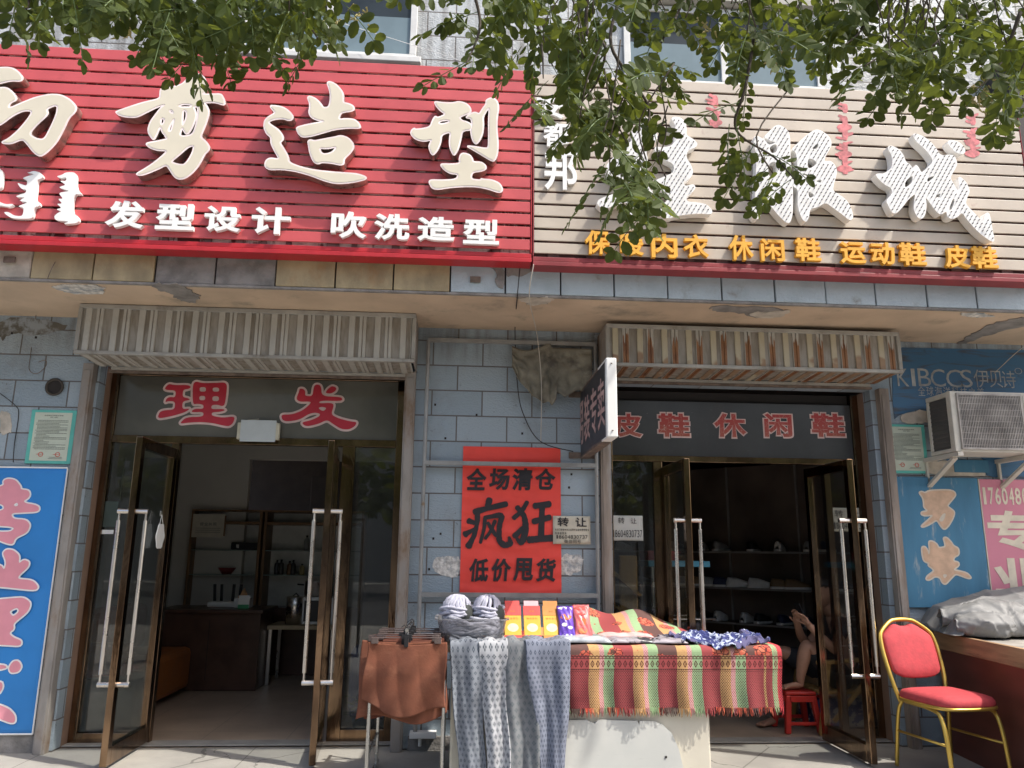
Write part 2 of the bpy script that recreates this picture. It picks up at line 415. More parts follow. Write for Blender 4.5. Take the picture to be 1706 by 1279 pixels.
m_glass = glass_mat('shop_glass', (.95, .96, .95), .9, .006, fk=.38)
m_glassd = glass_mat('dim_glass', (.62, .65, .62), .9, .05, fk=1.5)
def film(name, col, scr):
    m, nt, p = newmat(name); k = coords(nt)
    n = noise(nt, k, 1.6, 5); s = noise(nt, coords(nt, sc=(3, 3, 9)), 9, 9, .8)
    c = mixc(nt, n.ss(.3, .7), sc(col, .8), sc(col, 1.2)); c = mixc(nt, s.ss(.60, .78)*n.ss(.45, .6)*scr, c, (.38, .37, .35))
    setc(nt, p, c); setc(nt, p, s*.2+.06, 'Roughness'); p.inputs['Specular IOR Level'].default_value = .6; return m
m_film = film('smoked_transom_film', (.125, .118, .098), .35)
m_film2 = film('black_transom_board', (.055, .055, .057), 1.)
m_redst = M('red_vinyl', (.50, .03, .05), .4, var=.08, bm=0)
def vinyl_fade(name, z0, z1, ca, cb):
    m, nt, p = newmat(name); k = coords(nt); x, y, z = sep(nt, k)
    t = ((z-z0)/(z1-z0)).mx(0.).mn(1.); c = mixc(nt, t, ca, cb)
    cr = nt.nodes.new('ShaderNodeTexVoronoi'); cr.feature = 'DISTANCE_TO_EDGE'; cr.inputs['Scale'].default_value = 18; nt.links.new(k, cr.inputs['Vector'])
    c = mixc(nt, X(nt, cr.outputs[0]).lt(.012)*.6, c, (.55, .4, .3)); setc(nt, p, c); p.inputs['Roughness'].default_value = .5; return m
m_rust_v = vinyl_fade('cracked_red_vinyl', 2.16, 2.42, (.36, .10, .055), (.42, .035, .035))
m_vedge = M('pinkish_vinyl_edge', (.68, .50, .46), .5, bm=0)
m_black = M('black_plastic', (.02, .02, .022), .4, bm=0)
m_ink = M('black_ink', (.028, .026, .03), .6, bm=0)
m_paper_red = M('red_poster_paper', (.86, .075, .055), .55, var=.05, vs=5, bm=.35, bs=5, bd=.02)
m_paper = M('cream_paper', (.66, .62, .52), .8, var=.07, vs=8, bm=.1)
m_paperw = M('white_paper', (.74, .73, .68), .8, var=.04, bm=.1)
m_green = M('teal_border', (.13, .50, .43), .5, var=.08, bm=0)
m_cert = M('certificate_paper', (.55, .60, .49), .45, var=.06, bm=0)
m_grey_ink = M('grey_ink', (.22, .23, .2), .7, bm=0)
m_seal = M('red_seal_ink', (.6, .14, .1), .6, bm=0)
m_banner = M('blue_banner_vinyl', (.03, .22, .58), .45, var=.1, vs=1.5, bm=.2, bs=6, bd=.01)
m_bpink = M('banner_pink', (.76, .30, .36), .5, var=.05, bm=0)
m_boardblue = M('scuffed_blue_board', (.055, .18, .29), .6, var=.18, vs=2.5, dirt=((.36, .40, .40), 6, .57, .72), stretch=(1.6, 1, .35))
m_boardpeach = M('peach_lettering', (.60, .40, .27), .7, var=.12, vs=15, bm=0)
m_boardcream = M('cream_outline', (.62, .55, .45), .7, var=.08, bm=0)
def pink_board():
    m, nt, p = newmat('pink_board'); k = coords(nt); x, y, z = sep(nt, k); t = ((z-1.05)/.85).mx(0.).mn(1.)
    setc(nt, p, mixc(nt, t.ss(.6, 1.), (.62, .22, .29), (.52, .07, .1))); p.inputs['Roughness'].default_value = .5; return m
m_boardpink = pink_board()
def dirty_banner():
    m, nt, p = newmat('grimy_navy_banner'); k = coords(nt); x, y, z = sep(nt, k)
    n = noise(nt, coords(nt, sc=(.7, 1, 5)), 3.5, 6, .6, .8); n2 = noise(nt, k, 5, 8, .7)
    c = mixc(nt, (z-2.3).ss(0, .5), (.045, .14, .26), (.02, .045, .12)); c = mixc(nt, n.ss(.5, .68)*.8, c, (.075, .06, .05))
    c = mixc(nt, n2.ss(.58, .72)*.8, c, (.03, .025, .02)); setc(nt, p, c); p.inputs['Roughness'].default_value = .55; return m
m_navy = dirty_banner()
m_navytext = M('faded_silver_lettering', (.36, .37, .36), .6, var=.3, vs=9, bm=0)
m_ac = M('weathered_ac_casing', (.58, .55, .48), .55, var=.08, vs=5, dirt=((.33, .28, .21), 5, .55, .8))
m_acd = M('ac_fins', (.10, .095, .09), .6, bm=0)
m_iron = M('rusty_iron', (.17, .13, .105), .8, var=.3, vs=15, bm=.4)
m_rag = M('dirty_canvas_rag', (.20, .185, .145), .95, var=.3, vs=7, bm=.4, bs=30, dirt=((.10, .09, .075), 5, .5, .7))
m_galv = M('grey_pipe', (.31, .31, .30), .45, metal=.3, var=.12, vs=10, dirt=((.24, .17, .11), 9, .6, .75))
m_wire = M('black_cable', (.03, .028, .026), .6, bm=0)
m_wirep = M('pale_cable', (.5, .46, .4), .6, bm=0)
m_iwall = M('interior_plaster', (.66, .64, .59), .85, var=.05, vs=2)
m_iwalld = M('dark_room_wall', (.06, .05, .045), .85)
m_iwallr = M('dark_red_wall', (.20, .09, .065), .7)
# ================================================================== ground
def pavement_mat():
    m, nt, p = newmat('concrete_pavement'); k = coords(nt); n = noise(nt, k, 1.4, 8, .6); n2 = noise(nt, k, 45, 4, .7)
    c = mixc(nt, n.ss(.3, .72), (.36, .345, .31), (.25, .24, .22)); c = mixc(nt, n2.ss(.55, .8)*.5, c, (.2, .19, .175))
    x, y, z = sep(nt, k); wob = noise(nt, k, 3, 4)*.1
    joint = (((x+wob*.1)/1.35).fr().lt(.006)).mx(((y+.62+wob*.12)/1.5).fr().lt(.005))
    cr = nt.nodes.new('ShaderNodeTexVoronoi'); cr.feature = 'DISTANCE_TO_EDGE'; cr.inputs['Scale'].default_value = .8
    nt.links.new(comb(nt, x+wob*3., y+wob*4.), cr.inputs['Vector'])
    c = mixc(nt, (joint.mx(X(nt, cr.outputs[0]).lt(.004)))*.7, c, (.1, .095, .085))
    setc(nt, p, c); p.inputs['Roughness'].default_value = .85; bump(nt, p, n2+n, .35, .006); return m
def floor_mat():
    m, nt, p = newmat('shop_floor_tiles'); k = coords(nt); x, y, z = sep(nt, k); n = noise(nt, k, 2, 6)
    c = mixc(nt, n.ss(.3, .7), (.46, .36, .27), (.34, .265, .20))
    j = ((x/.6).fr().lt(.008)).mx((y/.6).fr().lt(.008)); c = mixc(nt, j*.7, c, (.13, .11, .09)); setc(nt, p, c)
    setc(nt, p, n*.25+.22, 'Roughness'); return m
b = B(); box(b, -60, 60, -60, .1, -.3, 0); tag(obj('pavement', b, pavement_mat()), None, None, kind='structure')
b = B(); box(b, -60, 60, .1, 14, -.3, -.004); tag(obj('floor', b, floor_mat()), None, None, kind='structure')
# ================================================================== the building
bld = thing('shop_building', 'two-storey building faced in pale blue tiles with two open shopfronts', 'building')
LX0, LX1, RX0, RX1 = -2.655, -.43, 1.13, 3.19          # the two openings
LZ, RZ = 2.66, 2.60
b = B()
for x0, x1, z0, z1 in ((-7, LX0, 0, 3.0), (LX1, RX0, 0, 3.0), (RX1, 8, 0, 3.0), (LX0, LX1, LZ, 3.0), (RX0, RX1, RZ, 3.0)): box(b, x0, x1, 0, .11, z0, z1)
wall = obj('wall', b, m_tile, bld)
for p_ in wall.data.polygons: p_.material_index = 0
wall.data.materials.append(m_tile_side)
for p_ in wall.data.polygons:
    if abs(p_.normal.x) > .9: p_.material_index = 1
for x0, x1, z in ((LX0-.05, LX0-.002, LZ), (LX1+.002, LX1+.05, LZ), (RX0-.05, RX0-.002, RZ), (RX1+.002, RX1+.05, RZ)): b = B(); box(b, x0, x1, .11, .34, 0, z); obj('reveal', b, m_brown, bld)
b = B(); box(b, -7, 8, -.80, .4, 3.0, 3.22); obj('soffit', b, m_soffit, bld)
b = B(); box(b, -7, 8, -.66, .4, 3.22, 7.0)
uw = obj('upper_wall', b, m_tile_up, bld)
# peeling patches on the soffit
def jag(ps, amp, n=5):
    q = []; rr = random.Random(len(ps)*7+int(abs(ps[0][0])*100)); L = sum((Vector(a)-Vector(c)).length for a, c in zip(ps, ps[1:]+ps[:1]))
    for a, c in zip(ps, ps[1:]+ps[:1]):
        for k in range(n): f = k/n; q.append((a[0]*(1-f)+c[0]*f+rr.gauss(0, amp), a[1]*(1-f)+c[1]*f+rr.gauss(0, amp)))
    return q
def patch(ps, z, mat, th=.006):
    bb = B(); q = jag(chaikin([(lambda w: (w.x, w.y))(atz(px, py, z)) for px, py in ps], 1), .010, 3)
    v_, f_ = solid_shape(*fill_shape([q], [])); vs_ = [bb.verts.new((a, c, z-th*(.5-h))) for a, c, h in v_]
    for f in f_: bb.faces.new([vs_[i] for i in f])
    return obj('peeling_patch', bb, mat, bld)
patch(pts('84,476 135,472 175,476 176,488 130,490 100,482'), 2.999, m_patch)
patch(pts('255,470 300,472 320,484 338,494 318,505 300,498 280,486 258,480'), 2.9985, m_plaster)
patch(pts('1180,508 1260,510 1300,513 1310,522 1262,530 1235,520 1190,518'), 2.999, m_plaster)
patch(pts('1245,520 1290,518 1320,516 1300,528 1262,530'), 2.992, m_peel, .004)
patch(pts('1690,530 1706,527 1715,540 1660,552 1610,571 1590,573 1620,556 1650,538'), 2.999, m_plaster)
patch(pts('860,495 900,493 930,497 905,506 880,508'), 2.9987, m_peel)
patch(pts('1600,520 1640,521 1660,526 1630,528 1604,526'), 2.9983, m_patch)
# fascia of single big tiles, some stained, some fallen off
YF = -.83
xb = [-6.2]+[at(x, 470, YF).x for x in (-60, 47, 152, 255, 356, 458, 558, 655, 750, 842, 934, 1023, 1112, 1202, 1290, 1374, 1457, 1542, 1624, 1712)]
xb += [xb[-1]+.37*i for i in range(1, 9)]
kinds = 'tptttcc'[0:0]+'bptt'+'cc'+'ttt'+'sk'+'b'*40
run = {'t': ('fascia_tile_row', m_ftan, .004), 'b': ('fascia_tile_row', m_fblue, .004), 's': ('fascia_tile_row', m_fblue, .004), 'k': ('fascia_tile_row', m_fblue, .004), 'c': ('fascia_cement', m_plaster, .006), 'p': ('fascia_plaster', m_peel, .02)}
g = B(); last = None
for i, (a, c) in enumerate(zip(xb, xb[1:])):
    k = kinds[i]
    if last and run[k][0:2] != run[last][0:2]: obj(run[last][0], g, run[last][1], bld, bevel=run[last][2]); g = B()
    last = k; dpt = R_.uniform(-.004, .004)+(.012 if k in 'cp' else 0); box(g, a+.005, c-.005, YF+dpt, -.8, 3.012, 3.2)
    if k == 'k' or k == 's':
        cr = [(c-.12, 3.2), (c-.07, 3.17), (c-.055, 3.13), (c-.075, 3.1), (c-.05, 3.05), (c-.006, 3.04), (c-.006, 3.2)] if k == 's' else [(a+.006, 3.2), (a+.006, 3.12), (a+.05, 3.14), (a+.1, 3.125), (a+.16, 3.16), (a+.22, 3.2)]
        bb = B(); brush(bb, [cr], [], YF+.01, YF-.0055, smooth=1); obj('fascia_chip', bb, m_plaster, bld)
obj(run[last][0], g, run[last][1], bld, bevel=run[last][2])
b = B(); box(b, -7, 8, -.808, -.799, 3.0, 3.215); obj('fascia_backing', b, m_dark, bld)
b = B(); box(b, -7, 8, -.828, -.80, 2.994, 3.009); obj('fascia_lip', b, m_plaster, bld)
b = B()
for px, py in ((15, 432), (792, 465)):
    b = B(); q = at(px, py, YF-.012); box(b, q.x-.035, q.x+.035, q.y, YF-.001, q.z-.02, q.z+.02); obj('iron_stub', b, m_iron, bld)
# upper windows
m_winglass = M('upper_window_pane', (.030, .040, .048), .35, var=.2, vs=2, bm=0, spec=.15)
m_winlow = M('pale_blue_film', (.16, .22, .25), .5, var=.06, bm=0, spec=.15)
m_winframe = M('white_window_frame', (.62, .62, .6), .5, var=.08)
for pl, pr, pb, zt in ((395, 693, 104, 5.6), (1040, 1372, 158, 5.4)):
    x0 = at(pl, pb, -.66).x; x1 = at(pr, pb, -.66).x; z0 = at(pr, pb, -.66).z
    b = B()
    for a in ((x0, x0+.05), (x1-.05, x1), ((x0+x1)/2-.025, (x0+x1)/2+.025)): box(b, a[0], a[1], -.685, -.662, z0+.05, zt-.05)
    box(b, x0, x1, -.685, -.662, zt-.05, zt); box(b, x0, x1, -.685, -.662, z0, z0+.05)
    wf = obj('upper_window', b, m_winframe, bld, bevel=.004)
    b = B(); box(b, x0+.05, x1-.05, -.670, -.663, z0+.36, zt-.05); obj('pane', b, m_winglass, wf)
    b = B(); box(b, x0+.05, x1-.05, -.671, -.663, z0+.05, z0+.36); obj('pane', b, m_winlow, wf)
    b = B(); box(b, x0-.04, x1+.04, -.74, -.662, z0-.05, z0-.002); obj('sill', b, m_winframe, wf, bevel=.006)
q0 = at(1040, 40, -.66)
b = B(); box(b, q0.x-.05, at(1372, 60, -.66).x+.12, -.75, -.662, 5.42, 5.62); obj('window_hood', b, M('grey_render', (.42, .40, .36), .9), bld)
# wall pipe hole, stains and torn patches
q = at(92, 645, 0); b = B()
lathe(b, [(.062, 0), (.066, .012), (.05, .012), (.048, -.10), (.0, -.10)], (0, 0, 0), 24)
bmesh.ops.rotate(b, cent=(0, 0, 0), matrix=Matrix.Rotation(rad(90), 3, 'X'), verts=b.verts); bmesh.ops.translate(b, vec=(q.x, -.002, q.z), verts=b.verts)
o = obj('pipe_hole', b, M('sooty_pipe', (.07, .06, .05), .9), bld, smooth=True)
b = B(); lathe(b, [(.0, 0), (.052, .0), (.052, .001)], (0, 0, 0), 24)
bmesh.ops.rotate(b, cent=(0, 0, 0), matrix=Matrix.Rotation(rad(90), 3, 'X'), verts=b.verts); bmesh.ops.translate(b, vec=(q.x, -.004, q.z), verts=b.verts)
obj('pipe_hole', b, m_dark, bld)
def wpatch(ps, mat, y=-.003, th=.006, name='wall_patch', n=2):
    o_, h_ = traced((0, 0), 1, 0, [ps]); bb = B(); brush(bb, [jag(chaikin(q, 1), .0045, 3) for q in o_], h_, y+th, y, smooth=0); return obj(name, bb, mat, bld)
wpatch(pts('722,930 745,925 768,928 768,962 740,960 720,950'), m_patch); wpatch(pts('934,925 960,922 973,928 970,950 945,958 934,955'), m_patch)
wpatch(pts('0,684 15,685 20,705 16,722 0,724'), m_peel)
wpatch(pts('1500,690 1540,682 1552,695 1545,706 1500,706'), m_peel, -.012)
wpatch(pts('1535,765 1560,766 1640,775 1640,795 1540,792'), m_peel, -.012)
wpatch(pts('0,528 80,532 120,545 60,560 20,556 0,570'), M('soot_stain', (.13, .12, .10), .9, dirt=((.3, .33, .35), 8, .45, .6)), -.0015, .003)
b = B()
for px, py in ((742, 730), (804, 886), (734, 889), (715, 948), (870, 722), (794, 691), (725, 674), (862, 610), (20, 555), (60, 562), (84, 470), (150, 600), (722, 897), (870, 905), (1550, 668), (952, 790), (948, 812)):
    q = at(px, py, 0)
    if q.z < 2.95: b = B(); box(b, q.x-.007, q.x+.007, -.004, .002, q.z-.008, q.z+.008); obj('plug_hole', b, m_dark, bld)
# plinth skirting
for a_, c_, h_ in ((-6, LX0-.1, .11), (LX1+.12, RX0-.12, .09)): b = B(); box(b, a_, c_, -.02, -.001, 0, h_); obj('plinth', b, m_plaster, bld)
# ---- shop fronts: frames, transoms, side lights, doors
def framed(name, rects, y0, y1, mat, parent=None): 
    bb = B()
    for x0, x1, z0, z1 in rects: box(bb, x0, x1, y0, y1, z0, z1)
    return obj(name, bb, mat, parent or bld, bevel=.003)
TB = 2.10                                                   # top of the doors, left
framed('door_frame', [(LX0, LX0+.055, 0, LZ), (LX1-.065, LX1, 0, LZ), (LX0+.055, LX1-.065, TB, TB+.055), (LX0+.055, LX1-.065, 2.615, LZ),
       (-2.16, -2.105, .0, TB), (-.895, -.80, 0, TB), (LX0+.055, -2.16, 0, .075), (-.80, LX1-.065, 0, .09)], .2, .26, m_bronze)
tr = framed('transom_panel', [(LX0+.055, LX1-.065, TB+.055, 2.615)], .222, .238, m_film)
framed('side_light', [(LX0+.055, -2.16, .075, TB)], .226, .234, m_glassd); framed('side_light', [(-.80, LX1-.065, .09, TB)], .226, .234, m_glassd)
TR = 2.03
framed('door_frame', [(RX0, RX0+.05, 0, RZ), (RX1-.06, RX1, 0, RZ), (RX0+.05, RX1-.06, TR, TR+.045), (1.50, 1.57, 0, TR), (2.865, 2.915, 0, TR),
       (RX0+.05, 1.50, 0, .08), (2.915, RX1-.06, 0, .08)], .2, .26, m_bronze)
tr2 = framed('transom_panel', [(RX0+.05, RX1-.06, TR+.045, 2.515)], .216, .232, m_film2)
framed('transom_gap', [(RX0+.05, RX1-.06, 2.517, RZ-.003)], .25, .256, m_dark)
framed('side_light', [(RX0+.05, 1.50, .08, TR)], .226, .234, m_glassd); framed('side_light', [(2.915, RX1-.06, .08, TR)], .226, .234, m_glass)
m_thr = M('threshold_strip', (.3, .29, .27), .5)
for a_, c_ in ((LX0, LX1), (RX0, RX1)): framed('threshold', [(a_, c_, .004, .012)], .12, .27, m_thr)
# vinyl words on the transoms
li = ('112,125 145,88 190,100 290,98 318,112 300,128 255,135 250,190 295,200 312,212 250,225 248,285 312,278 270,308 180,335 80,355 60,345 75,305 110,292 190,288 195,225 140,222 118,232 125,205 150,190 195,195 200,140 130,138',
      '330,90 355,70 400,85 530,82 570,78 592,95 588,160 575,250 555,262 520,250 475,252 470,285 560,282 580,292 540,305 475,308 475,335 560,350 655,338 640,390 610,415 570,412 480,390 380,382 290,388 240,395 235,385 280,345 410,342 412,305 330,308 318,300 345,280 412,282 412,250 365,242 335,248 328,200')
lih = ['382,115 430,115 430,150 382,150', '482,118 532,118 532,150 482,150', '380,182 425,182 425,215 380,215', '480,185 530,185 530,222 480,222']
fa = ('1345,160 1370,125 1400,105 1435,120 1425,145 1390,165',
      '1145,150 1150,125 1180,128 1195,150 1190,182 1250,185 1258,110 1280,92 1315,105 1320,185 1465,190 1482,210 1460,222 1310,218 1295,240 1390,235 1415,250 1390,325 1450,355 1540,378 1590,382 1575,415 1530,440 1470,438 1410,400 1360,365 1300,395 1220,415 1185,410 1165,385 1240,368 1300,340 1308,320 1270,310 1220,320 1150,365 1050,380 1015,365 1008,325 1090,325 1170,295 1225,250 1240,225 1150,228 1122,205')
fah = ['1290,275 1320,265 1360,275 1330,302']
for outs, hs in ((li, lih), (fa, fah)):
    o_, h_ = traced((250, 620), 4.611, .222, [pts(s) for s in outs], [pts(s) for s in hs])
    b = B(); brush(b, o_, [], .2215, .2195, off=.016); a_ = obj('lettering_outline', b, m_vedge, tr)
    b = B(); brush(b, o_, h_, .219, .2175); obj('lettering', b, m_redst, tr)
q0, q1 = at(1012, 732, .216), at(1408, 680, .216)
b = B(); b2 = B()
for (pa, pb_), ch in zip(((1018, 1073), (1093, 1152), (1186, 1246), (1270, 1322), (1349, 1409)), '皮鞋休闲鞋'):
    a = at(pa+2, 730, .216); c = at(pb_-2, 687, .216)
    put_glyph(b, ch, Vector((a.x+.012, .2125, a.z+.012)), EX, EZ, c.x-a.x-.024, c.z-a.z-.024, .0015, NF, .032)
    put_glyph(b2, ch, Vector((a.x, .2145, a.z)), EX, EZ, c.x-a.x, c.z-a.z, .0012, NF, .062)
obj('lettering_outline', b2, m_vedge, tr2); obj('lettering', b, m_rust_v, tr2)
# door leaves: all four stand open, square to the wall
def leaf(xc, wd, zt, hz0, hz1, handle_at, turn=0., y1=.195):
    turner = lambda bb: bmesh.ops.rotate(bb, cent=(xc, .195, 0), matrix=Matrix.Rotation(turn, 3, 'Z'), verts=bb.verts)
    y0 = y1-wd; t = .021
    b = B()
    box(b, xc-t, xc+t, y0, y0+.06, .02, zt); box(b, xc-t, xc+t, y1-.06, y1, .02, zt)
    box(b, xc-t, xc+t, y0+.06, y1-.06, zt-.075, zt); box(b, xc-t, xc+t, y0+.06, y1-.06, .02, .13)
    turner(b); d = obj('door', b, m_bronze, bld, bevel=.004)
    b = B(); box(b, xc-.004, xc+.004, y0+.06, y1-.06, .13, zt-.075); turner(b); obj('pane', b, m_glass, d)
    for s in (-1, 1):
        b = B(); hy = y0+handle_at; hx = xc+s*.085
        tube(b, [(hx, hy, hz0+.06), (hx, hy, hz1-.06)], .0135, 12)
        for z in (hz0, hz1):
            tube(b, [(xc+s*t, hy, z), (hx+s*.012, hy, z)], .0165, 12)
            tube(b, [(hx, hy, z), (hx, hy, z+(.062 if z == hz0 else -.062))], .008, 8)
        turner(b); obj('handle', b, m_steel, d, smooth=False, bevel=.001)
    return d, y0
d1, yA = leaf(-2.13, .66, 2.055, at(190, 1138, -.38).z, at(205, 852, -.38).z, .03)
d2, _ = leaf(-.93, .66, 2.055, at(530, 1135, -.38).z, at(545, 852, -.38).z, .03, rad(5.2))
d3, _ = leaf(1.585, .60, 1.985, .45, at(1155, 867, -.34).z, .03)
d4, _ = leaf(2.70, .69, 1.985, at(1445, 1127, -.52).z, at(1415, 867, -.52).z, .03, 0., .155)
# ---- rooms behind
b = B(); box(b, -3.35, -3.2, .36, 3.4, 0, 2.75); obj('inner_wall', b, m_iwall, bld)
b = B(); box(b, -3.35, -2.43, 3.4, 3.5, 0, 2.75); box(b, -2.43, .15, 3.4, 3.5, 2.35, 2.75); obj('inner_wall', b, m_iwall, bld)
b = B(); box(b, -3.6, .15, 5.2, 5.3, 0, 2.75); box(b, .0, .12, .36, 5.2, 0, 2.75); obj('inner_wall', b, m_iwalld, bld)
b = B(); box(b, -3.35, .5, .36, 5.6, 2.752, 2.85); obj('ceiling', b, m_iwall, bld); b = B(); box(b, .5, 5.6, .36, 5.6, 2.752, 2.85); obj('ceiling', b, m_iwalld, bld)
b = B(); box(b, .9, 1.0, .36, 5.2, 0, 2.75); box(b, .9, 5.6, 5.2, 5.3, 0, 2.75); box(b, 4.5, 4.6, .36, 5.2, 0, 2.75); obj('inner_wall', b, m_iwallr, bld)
# ================================================================== the two slatted signs
YS = -.95                                                   # front of the slats
xm = at(887, 300, YS).x
def slat_sign(x0, x1, zb, zt, mslat, mback, mbar, name, label, edge):
    s = thing(name, label, 'sign', ((x0+x1)/2, -.9, zb))
    n = 15; p = (zt-zb-.075)/n; b = B(); bk = B(); st = B()
    for i in range(n):
        za = zb+.075+i*p; dx = R_.uniform(-.004, .004); dy = R_.uniform(-.0015, .0015); tl = R_.uniform(-.0012, .0012)
        vs = box(b, x0+.008, x1-.008, YS+dy, YS+.012+dy, za+.016+tl, za+p)
    slat = obj('slat_panel', b, mslat, s, bevel=.003)
    # uprights and a sheet behind the gaps
    x = x0+.1; k = 0
    while x < x1-.05:
        box(st, x, x+R_.choice((.035, .05, .08)), YS+.0135, YS+.027, zb+.07, zt-.01); x += R_.choice((.16, .2, .26)); k += 1
    obj('upright', st, m_darkback, s)
    box(bk, x0+.01, x1-.01, YS+.028, YS+.036, zb+.07, zt-.02); obj('backing_sheet', bk, mback, s)
    fr = B(); box(fr, x0, x1, YS-.012, YS+.11, zb, zb+.03); box(fr, x0, x1, YS+.0, YS+.11, zb+.034, zb+.066)
    box(fr, x0-.001, x0+.006, YS-.004, YS+.1, zb+.067, zt); box(fr, x1-.006, x1+.001, YS-.004, YS+.1, zb+.067, zt)
    obj('frame', fr, mbar, s, bevel=.006)
    br = B()
    for i in range(5):
        xx = x0+(x1-x0)*(i+.5)/5; bar(br, (xx, YS+.09, zb+.5), (xx, -.665, zb+.55), .03); bar(br, (xx, YS+.09, zt-.2), (xx, -.665, zt-.15), .03)
    obj('wall_bracket', br, m_iron, s)
    return s
ZB, ZT = 3.185, 4.60
red = slat_sign(-4.6, xm-.004, ZB, ZT, m_red, m_pinkback, m_redbar, 'shop_sign', 'red slatted hairdresser sign with big cream brush characters', None)
bei = slat_sign(xm+.004, 3.95, ZB-.02, ZT-.02, m_beige, m_darkback, m_redold, 'shop_sign', 'beige slatted shoe shop sign with white bulb-studded characters', None)
b = B(); box(b, 3.957, 6, YS+.05, -.66, ZB, ZT+.4); tag(obj('sign_box', b, M('dark_tarred_box', (.045, .04, .04), .7, var=.3), bevel=.01), 'dark weathered sign box at the right end beyond the beige sign', 'sign')
# cream channel letters
cream = [
 ((180, 130), 6.732,
  ['88,375 230,325 400,270 580,232 585,170 590,120 640,115 800,80 860,45 900,-20 1000,-55 1070,-20 1090,20 1125,90 1100,150 1050,182 1150,180 1270,175 1300,230 1315,290 1290,300 1200,270 1075,275 1110,310 1135,370 1120,450 1080,560 1035,660 1100,710 1140,770 1130,810 1085,850 1020,980 940,1070 860,1125 790,1132 740,1100 690,1020 655,970 560,1020 400,1085 330,1085 318,1070 400,1025 500,960 600,880 670,812 560,810 480,785 428,745 440,725 560,705 665,682 650,665 635,632 610,610 590,545 570,580 540,650 510,697 455,620 450,560 480,480 540,400 572,358 600,325 640,297 560,320 420,390 320,440 200,435 130,415 95,390'],
  ['690,365 720,360 732,400 700,385', '745,450 735,500 705,600 675,590 700,530', '960,320 1010,320 1010,420 985,540 945,640 800,655 830,560 845,575 870,625 905,620 950,545 990,440 990,390', '845,360 880,370 880,440 850,510 835,530 838,430', '700,940 800,860 900,770 965,755 950,830 900,920 850,975 780,965', '790,310 850,290 940,300 930,325 850,325 820,325', '600,450 630,455 632,490 605,525 590,500']),
 ((430, 130), 6.395,
  ['735,45 765,35 830,65 890,130 912,180 905,260 960,270 1015,295 1028,330 1000,350 920,360 880,375 855,440 940,430 1030,440 1075,480 1093,520 1080,532 960,530 820,545 700,580 560,620 470,628 430,590 408,540 420,520 540,490 715,460 640,450 570,420 540,370 552,310 550,260 525,205 550,190 610,215 660,260 700,320 755,305 772,230 770,150 750,90',
   '530,670 560,655 600,670 720,645 830,625 880,610 960,635 1010,690 1022,740 980,800 915,860 915,915 880,925 790,905 680,895 640,915 590,890 550,790 540,720',
   '130,300 150,290 260,305 330,350 378,410 360,445 320,450 270,430 180,435 105,465 140,500 220,550 270,620 265,660 230,685 280,760 320,830 330,900 450,945 600,980 780,1000 940,1010 1060,1020 1150,1050 1150,1075 1060,1100 940,1118 820,1122 700,1090 560,1035 400,990 250,970 130,975 80,950 72,910 90,870 130,850 230,865 180,780 135,690 140,630 90,590 62,520 70,450 110,410 185,370 150,330'],
  ['650,745 740,750 840,730 790,790 720,810 675,800']),
 ((670, 150), 6.733,
  ['358,125 450,140 560,145 640,125 720,150 765,195 775,250 640,300 665,340 740,360 785,395 780,445 675,455 660,540 630,660 590,728 570,720 535,640 530,560 545,465 440,500 435,580 400,670 350,728 325,710 300,640 310,600 335,555 240,575 150,550 95,490 105,450 135,425 150,440 240,430 315,410 340,340 370,290 400,310 490,270 430,230 385,180',
   '715,305 760,265 820,245 865,270 900,210 945,150 940,115 980,90 1030,90 1070,130 1085,200 1065,300 1062,450 1078,600 1070,720 1035,795 1000,790 900,730 800,670 720,625 800,630 940,655 970,640 972,500 970,350 980,190 940,240 907,300 915,400 900,500 860,580 825,605 795,570 775,500 770,430 785,380 775,320 740,310',
   '640,770 655,720 690,705 760,725 790,770 795,805 880,805 935,840 945,880 900,905 785,920 770,1000 890,1010 885,990 910,1000 1000,1005 1090,1040 1130,1110 1110,1145 1060,1140 960,1105 830,1080 680,1080 540,1090 420,1110 340,1105 300,1030 320,1005 460,1010 610,1000 630,940 540,935 470,890 430,840 450,825 560,830 650,820'],
  ['410,375 425,345 520,335 530,360 450,380']),
 ((0, 100), 4.267,
  ['-160,70 0,52 80,52 130,80 165,125 150,150 80,145 0,165 -160,200',
   '-160,220 0,195 50,195 95,230 125,280 70,305 60,345 150,305 250,265 350,243 430,245 500,280 545,330 535,370 490,410 450,500 400,590 330,660 285,685 240,655 190,590 160,560 80,595 20,590 15,580 60,560 130,500 190,430 235,362 170,357 90,395 20,450 -40,480 -60,600 -160,640'],
  ['330,345 410,315 405,380 360,480 315,565 260,560 205,525 270,450 345,385'])]
def channel(parent, org, s, outs, holes, yb, yf, mface, mside, trim):
    # yf : plane of the letter's face, read from the photo at that plane
    o_, h_ = traced(org, s, yf, [pts(q) for q in outs], [pts(q) for q in holes])
    b = B(); brush(b, o_, h_, yb, yf+.003, off=trim*.5); L = obj('letter', b, mside, parent)
    b = B(); brush(b, o_, h_, yf+.0028, yf-.001, off=trim*.5); obj('trim', b, m_pinktrim if trim else mface, L)
    b = B(); brush(b, o_, h_, yf-.0012, yf-.003, off=-trim*.6); obj('face', b, mface, L)
    return L, o_, h_
for org, s, outs, holes in cream: channel(red, org, s, outs, holes, YS-.012, YS-.085, m_cream, m_edge, .010)
